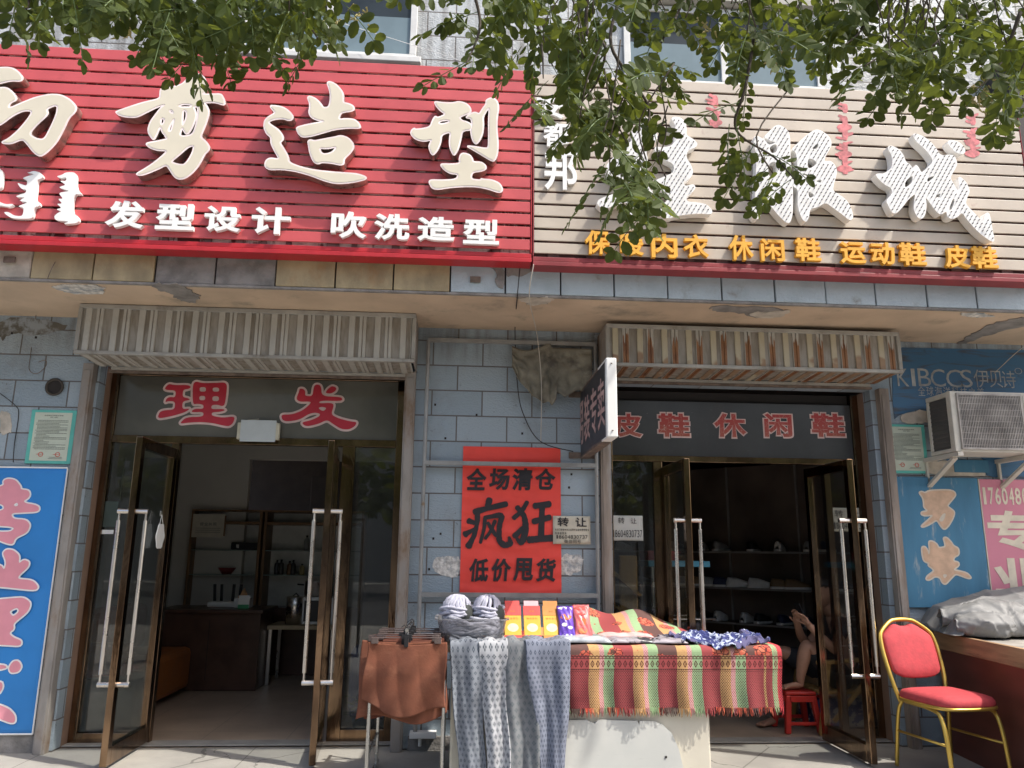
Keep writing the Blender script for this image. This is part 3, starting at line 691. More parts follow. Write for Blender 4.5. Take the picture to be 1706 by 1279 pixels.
mong = ['160,790 200,800 240,785 290,800 310,830 280,845 265,850 258,940 250,990 280,1010 285,1035 240,1045 235,1115 210,1128 90,1125 50,1105 25,1080 60,1078 100,1105 150,1110 165,1090 168,1045 125,1040 160,1025 200,1010 135,1000 160,985 180,975 105,970 140,955 180,945 190,920 150,915 120,870 150,880 190,895 195,850 155,840 200,822 250,810',
        '400,825 440,815 470,795 545,797 540,905 575,945 580,955 525,950 510,1080 550,1105 565,1140 540,1160 440,1165 500,1145 395,1140 383,1110 410,1085 440,1075 395,1060 440,1050 400,1020 445,1020 410,985 450,985 415,945 455,935 500,930 415,905 440,895 470,885 420,855 470,860 472,830 430,840',
        '-90,765 20,765 15,905 -20,920 -90,900', '-90,990 -20,1000 40,1025 100,1020 70,1045 0,1030 -90,1040']
for k in ((0,), (1,), (2, 3)):
    o_, h_ = traced((0, 100), 4.267, YS-.03, [pts(mong[i]) for i in k])
    b = B(); brush(b, o_, [], YS-.003, YS-.03); obj('letter', b, m_white, red)
def sign_chars(parent, s, xs, zt, zb_, y, d, mat, bold, pad=0.):
    for ch, (pa, pb_), (ta, tb) in zip(s, xs, [(a, c) for a, c in zip(zt, zb_)]):
        a = at(pa, tb, y-d); c = at(pb_, ta, y-d); b = B()
        put_glyph(b, ch, Vector((a.x, y, a.z)), EX, EZ, c.x-a.x, c.z-a.z, d, NF, bold); obj('letter', b, mat, parent)
wx = [(173, 243), (257, 326), (338, 403), (417, 485), (550, 612), (622, 683), (695, 758), (771, 832)]
wz0 = [335, 340, 344, 346, 353, 357, 362, 366]; wz1 = [378, 381, 384, 388, 395, 398, 400, 405]
sign_chars(red, '发型设计吹洗造型', wx, wz0, wz1, YS-.004, .03, m_white, .030)
# white bulb letters on the beige sign
bulbs = [
 ((980, 180), 5.814,
  ['800,100 830,80 890,85 940,130 955,190 950,260 1010,290 1065,340 1040,380 960,410 950,480 1000,550 1020,620 990,680 920,720 940,755 1020,730 1045,770 1000,820 950,860 960,905 1060,910 1150,930 1205,990 1195,1030 1080,1020 960,1030 850,1045 770,1075 640,1000 640,950 730,930 790,860 740,800 640,790 640,700 740,660 830,620 830,540 740,500 650,420 640,370 740,380 830,350 850,240 840,150',
   '170,560 200,520 320,400 330,340 420,330 430,250 420,200 500,190 500,110 560,80 600,130 560,220 680,240 660,320 600,350 560,420 580,500 560,600 580,760 640,830 540,840 460,840 440,1000 420,1050 390,1040 400,900 240,950 150,980 80,930 100,880 240,830 390,790 400,700 240,720 200,660'],
  ['310,650 360,640 390,665 330,670']),
 ((1230, 190), 6.395,
  ['165,240 200,225 280,270 325,330 410,300 330,280 270,240 330,180 390,120 440,110 510,150 555,220 555,450 580,700 585,900 582,1070 550,1165 500,1150 420,1070 340,970 295,890 275,960 250,1060 210,1120 170,1110 135,1050 170,950 185,820 190,600 195,430 165,330',
   '560,375 640,300 740,210 830,155 900,180 975,240 1000,310 970,380 930,450 915,500 990,495 1040,550 1055,620 1020,740 1010,820 1090,860 1170,930 1220,1040 1225,1110 1190,1135 1110,1070 1000,990 930,940 850,990 765,1010 755,1100 725,1150 690,1130 650,1050 630,950 640,800 580,770 580,690 640,660 630,540 620,410'],
  ['330,345 410,310 415,400 350,420', '320,520 410,500 410,640 320,670', '780,370 850,300 855,340 830,370', '740,455 860,515 740,595', '820,710 888,690 885,735', '745,810 820,865 755,900']),
 ((1440, 210), 6.09,
  ['240,200 280,195 350,230 400,290 420,360 470,390 495,440 520,385 550,410 580,475 640,420 705,355 650,270 580,200 520,150 490,80 520,70 620,110 710,190 775,300 860,285 920,300 948,380 920,440 870,520 910,590 955,665 965,600 950,520 975,510 1040,570 1075,660 1040,730 1030,790 1100,860 1200,970 1220,900 1245,870 1275,890 1290,980 1320,1140 1315,1175 1270,1160 1160,1080 1050,960 990,870 950,920 890,945 840,920 835,860 770,905 700,830 620,710 635,800 620,900 590,940 540,930 500,850 505,760 520,680 450,740 390,820 330,885 280,880 240,800 220,750 280,690 280,630 200,590 130,520 110,490 140,478 200,480 290,415 275,280 240,240',
   '835,160 870,140 950,150 1010,200 1030,260 1000,285 930,270 890,230'],
  ['410,630 415,560 490,490 490,570', '640,520 725,500 640,575', '715,705 775,675 765,730', '855,850 900,730 920,750 890,850'])]
def inside(p, poly):
    r = False
    for i in range(len(poly)):
        a = poly[i-1]; c = poly[i]
        if (a[1] > p[1]) != (c[1] > p[1]) and p[0] < (c[0]-a[0])*(p[1]-a[1])/(c[1]-a[1])+a[0]: r = not r
    return r
def edged(p, poly): return min((Vector(p)-(Vector(a)+(Vector(c)-Vector(a))*max(0, min(1, (Vector(p)-Vector(a)).dot(Vector(c)-Vector(a))/max((Vector(c)-Vector(a)).length_squared, 1e-9))))).length for a, c in zip(poly, poly[1:]+poly[:1]))
for org, s, outs, holes in bulbs:
    yf = YS-.075
    o_, h_ = traced(org, s, yf, [pts(q) for q in outs], [pts(q) for q in holes])
    b = B(); brush(b, o_, h_, YS-.010, yf); L = obj('letter', b, m_whitedirty, bei)
    b = B(); xs = [q[0] for p_ in o_ for q in p_]; zs = [q[1] for p_ in o_ for q in p_]; z = min(zs); r_ = 0
    while z < max(zs):
        x = min(xs)+(r_ % 2)*.016
        while x < max(xs):
            for p_ in o_:
                if inside((x, z), p_) and edged((x, z), p_) > .009 and not any(inside((x, z), h) or edged((x, z), h) < .008 for h in h_):
                    tube(b, [(x, yf-.0005, z), (x, yf-.010, z)], .0036, 5); break
            x += .032
        z += .026; r_ += 1
    tag(obj('led_bulb', b, m_led, L), None, None, kind='stuff')
yx = [(975, 1017), (1034, 1072), (1086, 1128), (1140, 1180), (1216, 1254), (1269, 1306), (1327, 1366), (1402, 1441), (1453, 1489), (1501, 1541), (1577, 1614), (1622, 1660)]
yz0 = [384, 388, 390, 391, 392, 398, 397, 403, 404, 405, 409, 411]; yz1 = [422, 424, 428, 428, 432, 434, 434, 438, 440, 441, 445, 446]
sign_chars(bei, '保暖内衣休闲鞋运动鞋皮鞋', yx, yz0, yz1, YS-.004, .03, m_yellow, .026)
sign_chars(bei, '安都邦', [(893, 940), (905, 950), (907, 962)], [160, 205, 247], [195, 243, 315], YS-.004, .02, m_white, .022)
# ghost marks of removed vertical letters
for (pa, pc, pz0, pz1) in ((1178, 1204, 158, 212), (1390, 1424, 172, 290), (1604, 1636, 190, 262)):
    cxm = (pa+pc)/2; polys = []; y = pz0; f = lambda q: [(lambda w: (w.x, w.z))(at(a, c, YS-.003)) for a, c in q]
    while y < pz1:
        L = R_.uniform(14, 24); e = min(pz1, y+L); polys.append(f([(cxm-4, y), (cxm+5, y+1), (cxm+6, e), (cxm-3, e)])); yy = y
        while yy < e-4:
            s = R_.choice((-1, -1, 1)); l = R_.uniform(6, 15); polys.append(f([(cxm+s*2, yy), (cxm+s*l, yy-R_.uniform(1, 4)), (cxm+s*(l+2), yy+1), (cxm+s*2, yy+5)])); yy += R_.uniform(4.5, 7)
        if R_.random() < .6: k_ = [(cxm+math.cos(a)*13, e+3+math.sin(a)*6) for a in [q*math.pi/6 for q in range(12)]]; polys.append(f(k_))
        y = e+R_.uniform(1, 6)
    b = B(); brush(b, polys, [], YS-.0015, YS-.0028, smooth=1); obj('faded_letter_mark', b, m_ghost, bei)
# ================================================================== roller shutters
def corrugated(bm, x0, x1, fn, pitch=.182, amp=.012):
    """strip of trapezoid ribs; fn(x, off) gives the two end points of the rib line"""
    prof = ((0, 0), (.10, 0), (.13, 1), (.33, 1), (.36, 0), (.50, 0), (.53, 1), (.62, 1), (.635, .5), (.665, .5), (.68, 1), (.77, 1), (.80, 0))
    x = x0; prev = None
    while x < x1-1e-6:
        for t, a in prof:
            xx = x+t*pitch
            if xx > x1: break
            p, q = fn(xx, a*amp); cur = (bm.verts.new(p), bm.verts.new(q))
            if prev: bm.faces.new((prev[0], cur[0], cur[1], prev[1]))
            prev = cur
        x += pitch
    p, q = fn(x1, 0); cur = (bm.verts.new(p), bm.verts.new(q)); bm.faces.new((prev[0], cur[0], cur[1], prev[1]))
def shutter(x0, x1, zt, zb, mat, label, posts, mpost, zp):
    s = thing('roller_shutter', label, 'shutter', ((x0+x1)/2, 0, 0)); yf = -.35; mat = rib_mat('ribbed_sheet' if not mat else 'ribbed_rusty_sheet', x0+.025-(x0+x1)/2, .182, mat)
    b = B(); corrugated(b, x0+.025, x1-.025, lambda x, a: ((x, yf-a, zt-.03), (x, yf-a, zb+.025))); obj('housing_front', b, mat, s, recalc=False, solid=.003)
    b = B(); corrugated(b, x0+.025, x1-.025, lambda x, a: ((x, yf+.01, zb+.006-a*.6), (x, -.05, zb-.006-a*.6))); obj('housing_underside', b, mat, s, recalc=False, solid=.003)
    b = B(); box(b, x0, x1, yf-.02, yf+.012, zt-.03, zt); box(b, x0, x1, yf-.02, yf+.012, zb, zb+.025)
    box(b, x0-.004, x0+.024, yf-.018, yf+.01, zb+.026, zt-.031); box(b, x1-.024, x1+.004, yf-.018, yf+.01, zb+.026, zt-.031)
    obj('housing_frame', b, m_alu, s, bevel=.003)
    b = B(); box(b, x0, x0+.012, yf+.013, -.004, zb+.012, zt-.01); box(b, x1-.012, x1, yf+.013, -.004, zb+.012, zt-.01); box(b, x0, x1, yf+.013, -.004, zt-.008, zt-.002)
    obj('housing_side', b, m_post, s)
    b = B(); box(b, x0+.12, x1-.08, -.05, -.012, zb-.034, zb-.012); obj('slat_edge', b, m_alu, s, bevel=.004)
    b = B(); box(b, x0+.1, x1-.06, -.035, -.003, zb-.052, zb-.036); obj('slot', b, m_iron, s)
    for a, c in posts:
        b = B(); box(b, a, c, -.065, .005, 0, zp); box(b, a+.012, c-.012, -.074, -.066, 0, zp-.05); obj('rail', b, mpost, s, bevel=.003)
    return s
shutter(at(128, 550, -.36).x, at(692, 560, -.36).x, 2.995, 2.635, False, 'grey ribbed roller shutter box over the hairdresser doorway', [(LX0-.095, LX0-.02), (LX1+.005, LX1+.085)], m_post, 2.64)
shutter(at(1010, 570, -.36).x, at(1500, 585, -.36).x, 2.965, 2.65, True, 'rust-streaked roller shutter box over the shoe shop doorway', [(RX0-.09, RX0-.015), (RX1+.04, RX1+.115)], m_postw, 2.6)
# ================================================================== notices on the wall
def rect_px(px0, py0, px1, py1, Y): a = at(px0, py1, Y); c = at(px1, py0, Y); return a.x, c.x, a.z, c.z
def plate(name, x0, x1, z0, z1, y, th, mat, parent=None, bevel=0): b = B(); box(b, x0, x1, y-th, y, z0, z1); return obj(name, b, mat, parent, bevel=bevel)
def certificate(x0, x1, z0, z1, label):
    t = thing('certificate', label, 'notice', ((x0+x1)/2, -.004, z0)); w = x1-x0; h = z1-z0
    plate('border', x0, x1, z0, z1, -.004, .008, m_green, t, .002)
    plate('sheet', x0+w*.09, x1-w*.09, z0+h*.055, z1-h*.05, -.0125, .001, m_cert, t)
    b = B()
    def line(a, c, zz, th): box(b, x0+w*a, x0+w*c, -.0155, -.0142, z0+h*zz-h*th/2, z0+h*zz+h*th/2)
    rr = random.Random(4)
    text_row(b, '公示栏公示栏公示栏', x0+w*.3, x0+w*.72, z0+h*.885, z0+h*.905, -.0142, .001, .02); text_row(b, '公示', x0+w*.42, x0+w*.6, z0+h*.85, z0+h*.87, -.0142, .001, .02)
    zz = .80
    while zz > .25:
        a = .17 if rr.random() < .35 else .14; c = .84 if rr.random() < .65 else rr.uniform(.35, .7); x = a
        while x < c:
            ww = rr.uniform(.018, .05); line(x, min(c, x+ww), zz, .010); x += ww+.008
        zz -= .0265
    line(.52, .8, .12, .008); line(.5, .8, .095, .008)
    obj('print', b, m_grey_ink, t)
    b = B()
    for cx_ in (.33, .7):
        ring = [(x0+w*cx_+math.cos(k*math.pi/8)*w*.055, z0+h*.17+math.sin(k*math.pi/8)*w*.055) for k in range(16)]
        inner = [(x0+w*cx_+math.cos(k*math.pi/8)*w*.04, z0+h*.17+math.sin(k*math.pi/8)*w*.04) for k in range(16)]
        b = B(); brush(b, [ring], [inner], -.0142, -.0155, smooth=0); box(b, x0+w*(cx_-.1), x0+w*(cx_+.03), -.0163, -.0157, z0+h*.168, z0+h*.176); obj('seal', b, m_seal, t)
    return t
a = rect_px(44, 684, 124, 772, 0); certificate(-3.09, -2.775, a[2]+.0, a[3], 'teal-bordered certificate on the tiles left of the hairdresser doorway')
a = rect_px(1482, 708, 1538, 788, 0); certificate(a[0], a[1], a[2], a[3], 'teal-bordered certificate left of the air conditioner')
# blue banner with pink characters
t = thing('hanging_banner', 'bright blue vertical banner with pink white-edged characters', 'banner', (-3.2, -.03, .12)); bx0, bx1, bz0, bz1 = -3.75, -2.775, .12, 1.875
b = B(); grid(b, lambda u, v: (bx0+(bx1-bx0)*u, -.033+.006*math.sin(v*9)*math.sin(u*5+1)-.004*math.exp(-((v-.52)*40)**2), bz0+(bz1-bz0)*v), 30, 50)
obj('sheet', b, m_banner, t, smooth=True, solid=.003)
b = B(); tube(b, [(bx1, -.035, bz0), (bx1, -.035, bz1)], .006, 8); tube(b, [(bx0, -.035, bz1), (bx1, -.035, bz1+.004)], .006, 8); tube(b, [(bx0, -.035, bz0), (bx1, -.035, bz0)], .006, 8); obj('frame', b, m_white, t)
zy = ['-130,140 20,110 15,85 35,75 70,80 95,110 95,125 135,130 138,160 100,185 180,200 180,228 110,232 50,235 60,262 120,265 140,290 125,325 70,350 60,380 30,375 -30,350 -130,330 -130,310 40,325 70,305 40,295 -130,290 -130,240 20,225 15,190 -130,180',
      '-130,480 0,470 20,500 30,460 12,420 30,402 60,405 90,430 85,470 110,450 135,460 130,485 90,520 80,540 150,545 178,575 165,592 90,585 0,575 -130,575',
      '-130,645 60,628 110,625 143,650 130,690 80,730 60,750 65,770 40,790 60,810 100,825 95,850 30,845 -130,840', '40,950 60,920 85,918 100,945 85,970 50,975', '-130,935 20,935 35,955 -130,975', '-130,1035 5,1010 15,1040 -10,1080 -130,1100', '-130,1090 30,1130 70,1170 70,1205 40,1205 -130,1130']
o_, h_ = traced((0, 770), 2.777, -.045, [pts(q) for q in zy], [pts('40,690 80,670 90,690 60,715'), pts('62,195 80,185 85,200 70,205')])
b = B(); brush(b, o_, h_, -.0425, -.044, off=.010); obj('lettering_outline', b, m_white, t)
b = B(); brush(b, o_, h_, -.0442, -.0455); obj('lettering', b, m_bpink, t)
# red clearance poster
px0, px1, pz0, pz1 = at(766, 990, -.01).x, at(931, 746, -.01).x+.012, at(765, 990, -.01).z, at(768, 743, -.01).z
t = thing('sale_poster', 'large red paper poster with black clearance characters', 'poster', ((px0+px1)/2, -.01, pz0))
b = B(); rr = random.Random(3)
def poster_y(u, v): return -.009-.004*math.sin(v*31+1.3*math.sin(u*3))**4-.003*math.sin(u*7+v*4)-.012*(max(0, v-.97)*30)*0-.003*math.sin(v*70+u*9)*.4
grid(b, lambda u, v: (px0+(px1-px0)*u+.006*(1-v)*(u-.3), poster_y(u, v), pz0+(pz1-pz0)*v), 30, 90)
pp = obj('sheet', b, m_paper_red, t, smooth=True)
PXY = lambda x, y: (lambda q: (q.x, q.z))(at(760+x/4.826, 735+y/4.826, -.016))
def inkstrokes(bm, strokes, y0):
    for i, s in enumerate(strokes):
        P = []
        for j in range(len(s)-1):
            n = 6
            for k in range(n+(j == len(s)-2)):
                f = k/n; P.append([s[j][q]*(1-f)+s[j+1][q]*f for q in range(3)])
        for it in range(2): P = [P[0]]+[[(P[k-1][q]+2*P[k][q]+P[k+1][q])/4 for q in range(3)] for k in range(1, len(P)-1)]+[P[-1]]
        L = []; Rr = []
        for k, (x, y, w) in enumerate(P):
            a = P[max(0, k-1)]; c = P[min(len(P)-1, k+1)]; d = Vector((c[0]-a[0], c[1]-a[1])); d.normalize(); n_ = Vector((-d.y, d.x)); jt = 1+R_.uniform(-.09, .09)
            L.append((x+n_.x*w*jt, y+n_.y*w*jt)); Rr.append((x-n_.x*w*jt, y-n_.y*w*jt))
        def cap(c, n0, w, sgn):
            d = Vector((-n0.y, n0.x))*sgn
            return [(c[0]+n0.x*w*math.cos(q)+d.x*w*.7*math.sin(q), c[1]+n0.y*w*math.cos(q)+d.y*w*.7*math.sin(q)) for q in (math.pi*.25, math.pi*.5, math.pi*.75)]
        def nn(a, c): d = Vector((c[0]-a[0], c[1]-a[1])).normalized(); return Vector((-d.y, d.x))
        n0 = nn(P[-2], P[-1]); e = cap(P[-1], n0, P[-1][2], -1); n1 = nn(P[1], P[0]); e2 = cap(P[0], n1, P[0][2], -1)
        poly = L+e+Rr[::-1]+e2
        v, f = solid_shape(*fill_shape([[PXY(*p_) for p_ in poly]], []))
        vs = [bm.verts.new((a, y0-i*.00012-.0004*z, c)) for a, c, z in v]
        for q in f: bm.faces.new([vs[k] for k in q])
def st(s): return [[tuple(float(v) for v in p.split(',')) for p in q.split()] for q in s.split(';')]
b = B()
inkstrokes(b, st('268,468,26 255,520,24;150,568,26 250,540,20 400,505,26;170,570,24 172,650,18 145,760,18 98,845,26;100,640,24 145,655,18;72,748,26 165,695,10;232,620,16 226,700,14 195,815,13;230,615,16 372,588,24 345,690,20 345,800,24 385,838,24 440,825,24 425,770,10;312,640,15 280,720,14 235,780,14;255,655,13 290,715,18 322,760,15;'
   '570,490,18 530,560,18 462,618,18;490,530,20 548,600,22 562,700,26 540,790,28 520,820,20 490,785,14;560,672,15 472,762,26;632,520,26 750,505,26;692,520,24 682,780,26;622,645,24 752,612,24;585,792,28 670,785,24 770,778,30'), -.0175)
c_ink = b
for s, z0_, z1_, x0_, x1_ in (('全场清仓', 392, 215, 68, 805), ('低价甩货', 1130, 940, 88, 808)):
    n = 4; wd = (x1_-x0_)/n
    for i, ch in enumerate(s):
        a = PXY(x0_+i*wd+8, z0_+R_.uniform(-4, 4)); c = PXY(x0_+i*wd+wd-12, z1_+R_.uniform(-4, 6))
        put_glyph(b, ch, Vector((a[0], -.0165, a[1])), EX, EZ, c[0]-a[0], c[1]-a[1], .0015, NF, .034, True, .06)
obj('lettering', b, m_ink, t)
# transfer notices
def paper_note(name, label, r, y, mat, rows, mink, bold=.012, rot=0.):
    x0, x1, z0, z1 = r; t = thing(name, label, 'notice', ((x0+x1)/2, y, z0)); w = x1-x0; h = z1-z0
    b = B(); grid(b, lambda u, v: (x0+w*u, y-.002-.004*u*u-.002*math.sin(v*5), z0+h*v), 8, 8); obj('sheet', b, mat, t, smooth=True, solid=.0008)
    b = B()
    for s, a, c, lo, hi, bd in rows: text_row(b, s, x0+w*a, x0+w*c, z0+h*lo, z0+h*hi, y-.0085, .0008, bd, .2)
    obj('lettering', b, mink, t); return t
paper_note('paper_notice', 'cream printed transfer notice overlapping the right edge of the red poster', rect_px(921, 860, 983, 906, -.02), -.024, M('aged_paper', (.60, .55, .44), .8, var=.1, vs=9, bm=.1), [('转', .12, .42, .62, .95, .02), ('让', .6, .9, .62, .95, .02), ('本店因故整体转让证照齐全接手即可营业', .05, .96, .47, .55, .0), ('有意者联系', .05, .36, .34, .43, .0), ('18604830737', .08, .92, .19, .32, .0), ('微信同号', .3, .74, .03, .16, .0)], m_ink)
paper_note('paper_notice', 'white handwritten transfer notice taped to the shoe shop side window', rect_px(1019, 859, 1071, 900, .2), .214, m_paperw, [('转', .22, .42, .68, .92, 0), ('让', .62, .8, .68, .9, 0), ('18604830737', .03, .97, .13, .42, -.006)], m_ink)
paper_note('paper_notice', 'cream handwritten notice stuck on the right-hand door behind its handle', rect_px(1388, 846, 1440, 885, .2), .214, M('note_paper', (.56, .52, .42), .8, bm=0), [('转', .1, .35, .6, .9, 0), ('让', .6, .85, .6, .9, 0), ('18604830737', .04, .96, .1, .38, 0)], m_ink)
# blade sign at right angles to the wall
XBL = .9
t = thing('blade_sign', 'black projecting sign with white end facing the street', 'sign', (XBL, -.05, 2.1))
pO = atx(1012, 600, XBL+.0); z_hi, z_lo = atx(1011, 595, XBL).z, atx(1021, 722, XBL).z; yo = atx(1011, 600, XBL).y; yi = atx(962, 700, XBL).y
b = B(); box(b, XBL, XBL+.055, yo+.05, yi, z_lo+.012, z_hi-.012); obj('panel', b, M('charcoal_panel', (.035, .036, .045), .4, var=.1), t)
b = B(); box(b, XBL-.006, XBL+.062, yo, yo+.048, z_lo, z_hi); obj('end_cap', b, m_white, t, bevel=.008)
b = B(); box(b, XBL-.003, XBL+.058, yo+.049, yo+.3, z_hi-.011, z_hi-.001); box(b, XBL-.003, XBL+.058, yo+.049, yo+.2, z_lo-.0, z_lo+.011); obj('edge_strip', b, m_white, t)
b = B(); box(b, XBL-.003, XBL+.058, yo+.3, yi, z_hi-.011, z_hi+.004); box(b, XBL-.003, XBL+.058, yo+.2, yi+.05, z_lo-.006, z_lo+.011)
bar(b, (XBL+.02, yi, z_hi), (XBL+.02, -.01, z_hi), .03); bar(b, (XBL+.02, yi, z_lo+.02), (XBL+.02, -.01, z_lo+.02), .03)
for z in (z_hi-.02, z_lo+.02): box(b, XBL-.09, XBL+.13, -.016, -.002, z-.025, z+.02)
obj('bracket', b, m_iron, t)
b = B(); mm = M('dusty_pink_lettering', (.50, .33, .31), .6, var=.15, bm=0)
L = yi-yo-.1; ex_ = Vector((0, -1, 0))
for i, ch in enumerate('男装专卖'):
    put_glyph(b, ch, Vector((XBL-.0005, yi-.05-i*L/4, z_lo+.09)), ex_, EZ, L/4*.84, (z_hi-z_lo)-.18, .002, Vector((-1, 0, 0)), .01)
obj('lettering', b, mm, t)
b = B()
for z in (z_hi-.04, z_lo+.04): lathe(b, [(.006, 0), (.006, .004)], (XBL+.028, yo-.004, z), 8)
obj('screw', b, m_iron, t)
# navy cosmetics banner, grimy
x0 = RX1+.13; xr = 4.9; zt = 2.93
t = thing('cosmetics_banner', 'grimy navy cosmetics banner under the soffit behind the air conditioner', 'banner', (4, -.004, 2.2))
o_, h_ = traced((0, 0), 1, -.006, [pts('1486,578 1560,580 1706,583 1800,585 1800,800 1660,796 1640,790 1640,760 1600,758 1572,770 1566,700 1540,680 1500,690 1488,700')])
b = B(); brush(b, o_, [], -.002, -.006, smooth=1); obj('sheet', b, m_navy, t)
b = B()
for ch, pa, pb_, za, zb_ in (('K', 1496, 1512, 643, 614), ('I', 1520, 1523, 643, 614), ('B', 1531, 1549, 643, 614), ('C', 1552, 1573, 644, 615), ('C', 1578, 1601, 645, 616), ('S', 1602, 1618, 645, 616), ('伊', 1624, 1646, 645, 616), ('贝', 1650, 1668, 645, 618), ('诗', 1671, 1690, 646, 618), ('®', 1691, 1702, 623, 613)):
    a = at(pa, za, -.007); c = at(pb_, zb_, -.007); put_glyph(b, ch, Vector((a.x, -.007, a.z)), EX, EZ, c.x-a.x, c.z-a.z, .001, NF, -.004)
a = at(1530, 659, -.007); c = at(1720, 648, -.007); text_row(b, '全球海洋科技之美', a.x, at(1640, 655, -.007).x, a.z, c.z, -.007, .001, 0.)
a = at(1634, 790, -.007); obj('lettering', b, m_navytext, t)
# boards at right
r = rect_px(1497, 990, 1632, 795, -.03)
t = thing('painted_board', 'scuffed blue board with two peach brush characters', 'sign', ((r[0]+r[1])/2, -.03, r[2]))
bx_ = at(1492, 793, -.03).x; bx2 = at(1628, 797, -.03).x
plate('panel', bx_, bx2, at(1510, 1000, -.03).z-.05, at(1500, 794, -.03).z, -.012, .02, m_boardblue, t, .003)
nan = ['285,225 310,215 340,230 380,205 560,200 610,215 625,245 600,280 565,320 545,350 580,375 615,405 600,460 560,530 520,568 490,540 460,490 440,480 380,520 320,545 305,535 370,480 420,430 340,440 305,425 310,405 370,395 330,360 330,320 320,270',
       '310,730 340,725 365,760 375,800 385,760 375,680 400,672 450,700 465,740 530,730 525,690 510,645 540,640 580,680 605,720 650,740 655,800 610,820 600,860 650,870 655,900 600,940 650,950 730,970 770,1015 740,1020 650,985 620,980 580,1020 530,1075 500,1060 480,1010 430,1000 380,1035 350,1030 360,1000 430,950 400,920 370,900 380,880 330,860 315,800']
o_, h_ = traced((1480, 780), 5.562, -.034, [pts(q) for q in nan], [pts('470,480 500,430 530,415 520,460 495,495'), pts('505,985 545,985 520,1020')])
b = B(); brush(b, o_, [], -.0325, -.034, off=.008); obj('lettering_outline', b, m_boardcream, t)
b = B(); brush(b, o_, h_, -.0342, -.0355, off=-.003); obj('lettering', b, m_boardpeach, t)
t = thing('painted_board', 'pink board with cream phone number and characters beside the blue board', 'sign', (4.3, -.03, 1.0))
px_ = bx2+.012
plate('panel', px_, 4.9, .9, at(1640, 798, -.03).z-.0, -.012, .02, m_boardpink, t, .003); plate('edge', px_-.009, px_-.001, .9, at(1640, 798, -.03).z, -.008, .026, m_boardcream, t)
b = B(); a = at(1637, 840, -.033); c = at(1660, 812, -.033); xs_ = [at(p, 830, -.033).x for p in (1637, 1646, 1657, 1668, 1680, 1690, 1702, 1713, 1724, 1735, 1746, 1757)]
for ch, xa, xb_ in zip('17604809921', xs_, xs_[1:]): put_glyph(b, ch, Vector((xa+.006, -.033, a.z)), EX, EZ, (xb_-xa)*(.5 if ch == '1' else .8), c.z-a.z, .0015, NF, .018)
for ch, pa, pb_, za, zb_ in (('专', 1650, 1722, 917, 851), ('业', 1660, 1735, 990, 930)):
    a = at(pa, za, -.033); c = at(pb_, zb_, -.033); put_glyph(b, ch, Vector((a.x, -.033, a.z)), EX, EZ, c.x-a.x, c.z-a.z, .0015, NF, .035)
obj('lettering', b, M('cream_vinyl', (.70, .62, .48), .6, bm=0), t)
r = rect_px(1622, 792, 1652, 762, -.01)
t = thing('sign_plate', 'small blue plate with pale characters below the air conditioner', 'sign', (r[0], -.01, r[2])); plate('panel', r[0]-.17, r[1]-.02, r[2]-.02, r[3]+.02, -.0145, .004, m_boardblue, t)
b = B()
for i, ch in enumerate('珍珠纱'): put_glyph(b, ch, Vector((r[0]+.01, -.019, r[3]-.02-.062*i-.04)), EX, EZ, .045, .045, .001, NF, .01)
obj('lettering', b, m_navytext, t)
# air conditioner
ya, yb = -.42, -.12
xa = at(1587, 700, ya).x; z0, z1 = at(1600, 752, ya).z, at(1584, 651, ya).z; xe = xa+.84
t = thing('air_conditioner', 'dusty cream air conditioner outdoor unit on rusty wall brackets', 'air conditioner', (xa+.4, -.25, z0))
b = B(); box(b, xa, xe, ya, ya+.055, z0, z1); box(b, xa+.0, xe, ya+.055, yb, z1-.035, z1-.0); box(b, xa, xe, ya+.055, yb, z0, z0+.03); box(b, xa, xa+.02, yb-.03, yb, z0+.03, z1-.035); box(b, xe-.02, xe, ya+.055, yb, z0+.03, z1-.035)
cs = obj('casing', b, m_ac, t, bevel=.006)
b = B(); box(b, xa+.012, xe-.021, ya+.056, yb-.012, z0+.031, z1-.036)
for i in range(12): box(b, xa+.006, xa+.011, ya+.07, yb-.035, z0+.05+i*.033, z0+.05+i*.033+.012)
obj('coil_fins', b, m_acd, t)
gx0, gx1, gz0, gz1 = xa+.055, xa+.055+.47, z0+.03, z1-.03
b = B(); box(b, gx0, gx1, ya-.003, ya-.001, gz0, gz1); obj('grille_recess', b, m_acd, t)
b = B(); cx_, cz_ = (gx0+gx1)/2, (gz0+gz1)/2
lathe(b, [(.205, 0), (.205, .003), (.19, .003), (.19, 0)], (0, 0, 0), 32); bmesh.ops.rotate(b, cent=(0, 0, 0), matrix=Matrix.Rotation(rad(90), 3, 'X'), verts=b.verts); bmesh.ops.translate(b, vec=(cx_, ya-.004, cz_), verts=b.verts)
obj('fan_ring', b, M('fan_ring', (.16, .15, .14), .6), t)
b = B()
for i in range(38):
    x = gx0+.008+i*(gx1-gx0-.016)/37; box(b, x-.0022, x+.0022, ya-.012, ya-.0095, gz0, gz1)
for i in range(9): z = gz0+.02+i*(gz1-gz0-.04)/8; box(b, gx0, gx1, ya-.0092, ya-.0075, z-.002, z+.002)
for r_ in ((gx0-.012, gx1+.012, gz1, gz1+.014), (gx0-.012, gx1+.012, gz0-.014, gz0), (gx0-.012, gx0, gz0, gz1), (gx1, gx1+.012, gz0, gz1)): box(b, r_[0], r_[1], ya-.014, ya-.0005, r_[2], r_[3])
obj('grille', b, M('grille_wire', (.40, .37, .34), .6, var=.3), t)
plate('side_panel', gx1+.03, xe-.02, z0+.02, z1-.02, ya-.0005, .004, m_ac, t, .003)
b = B()
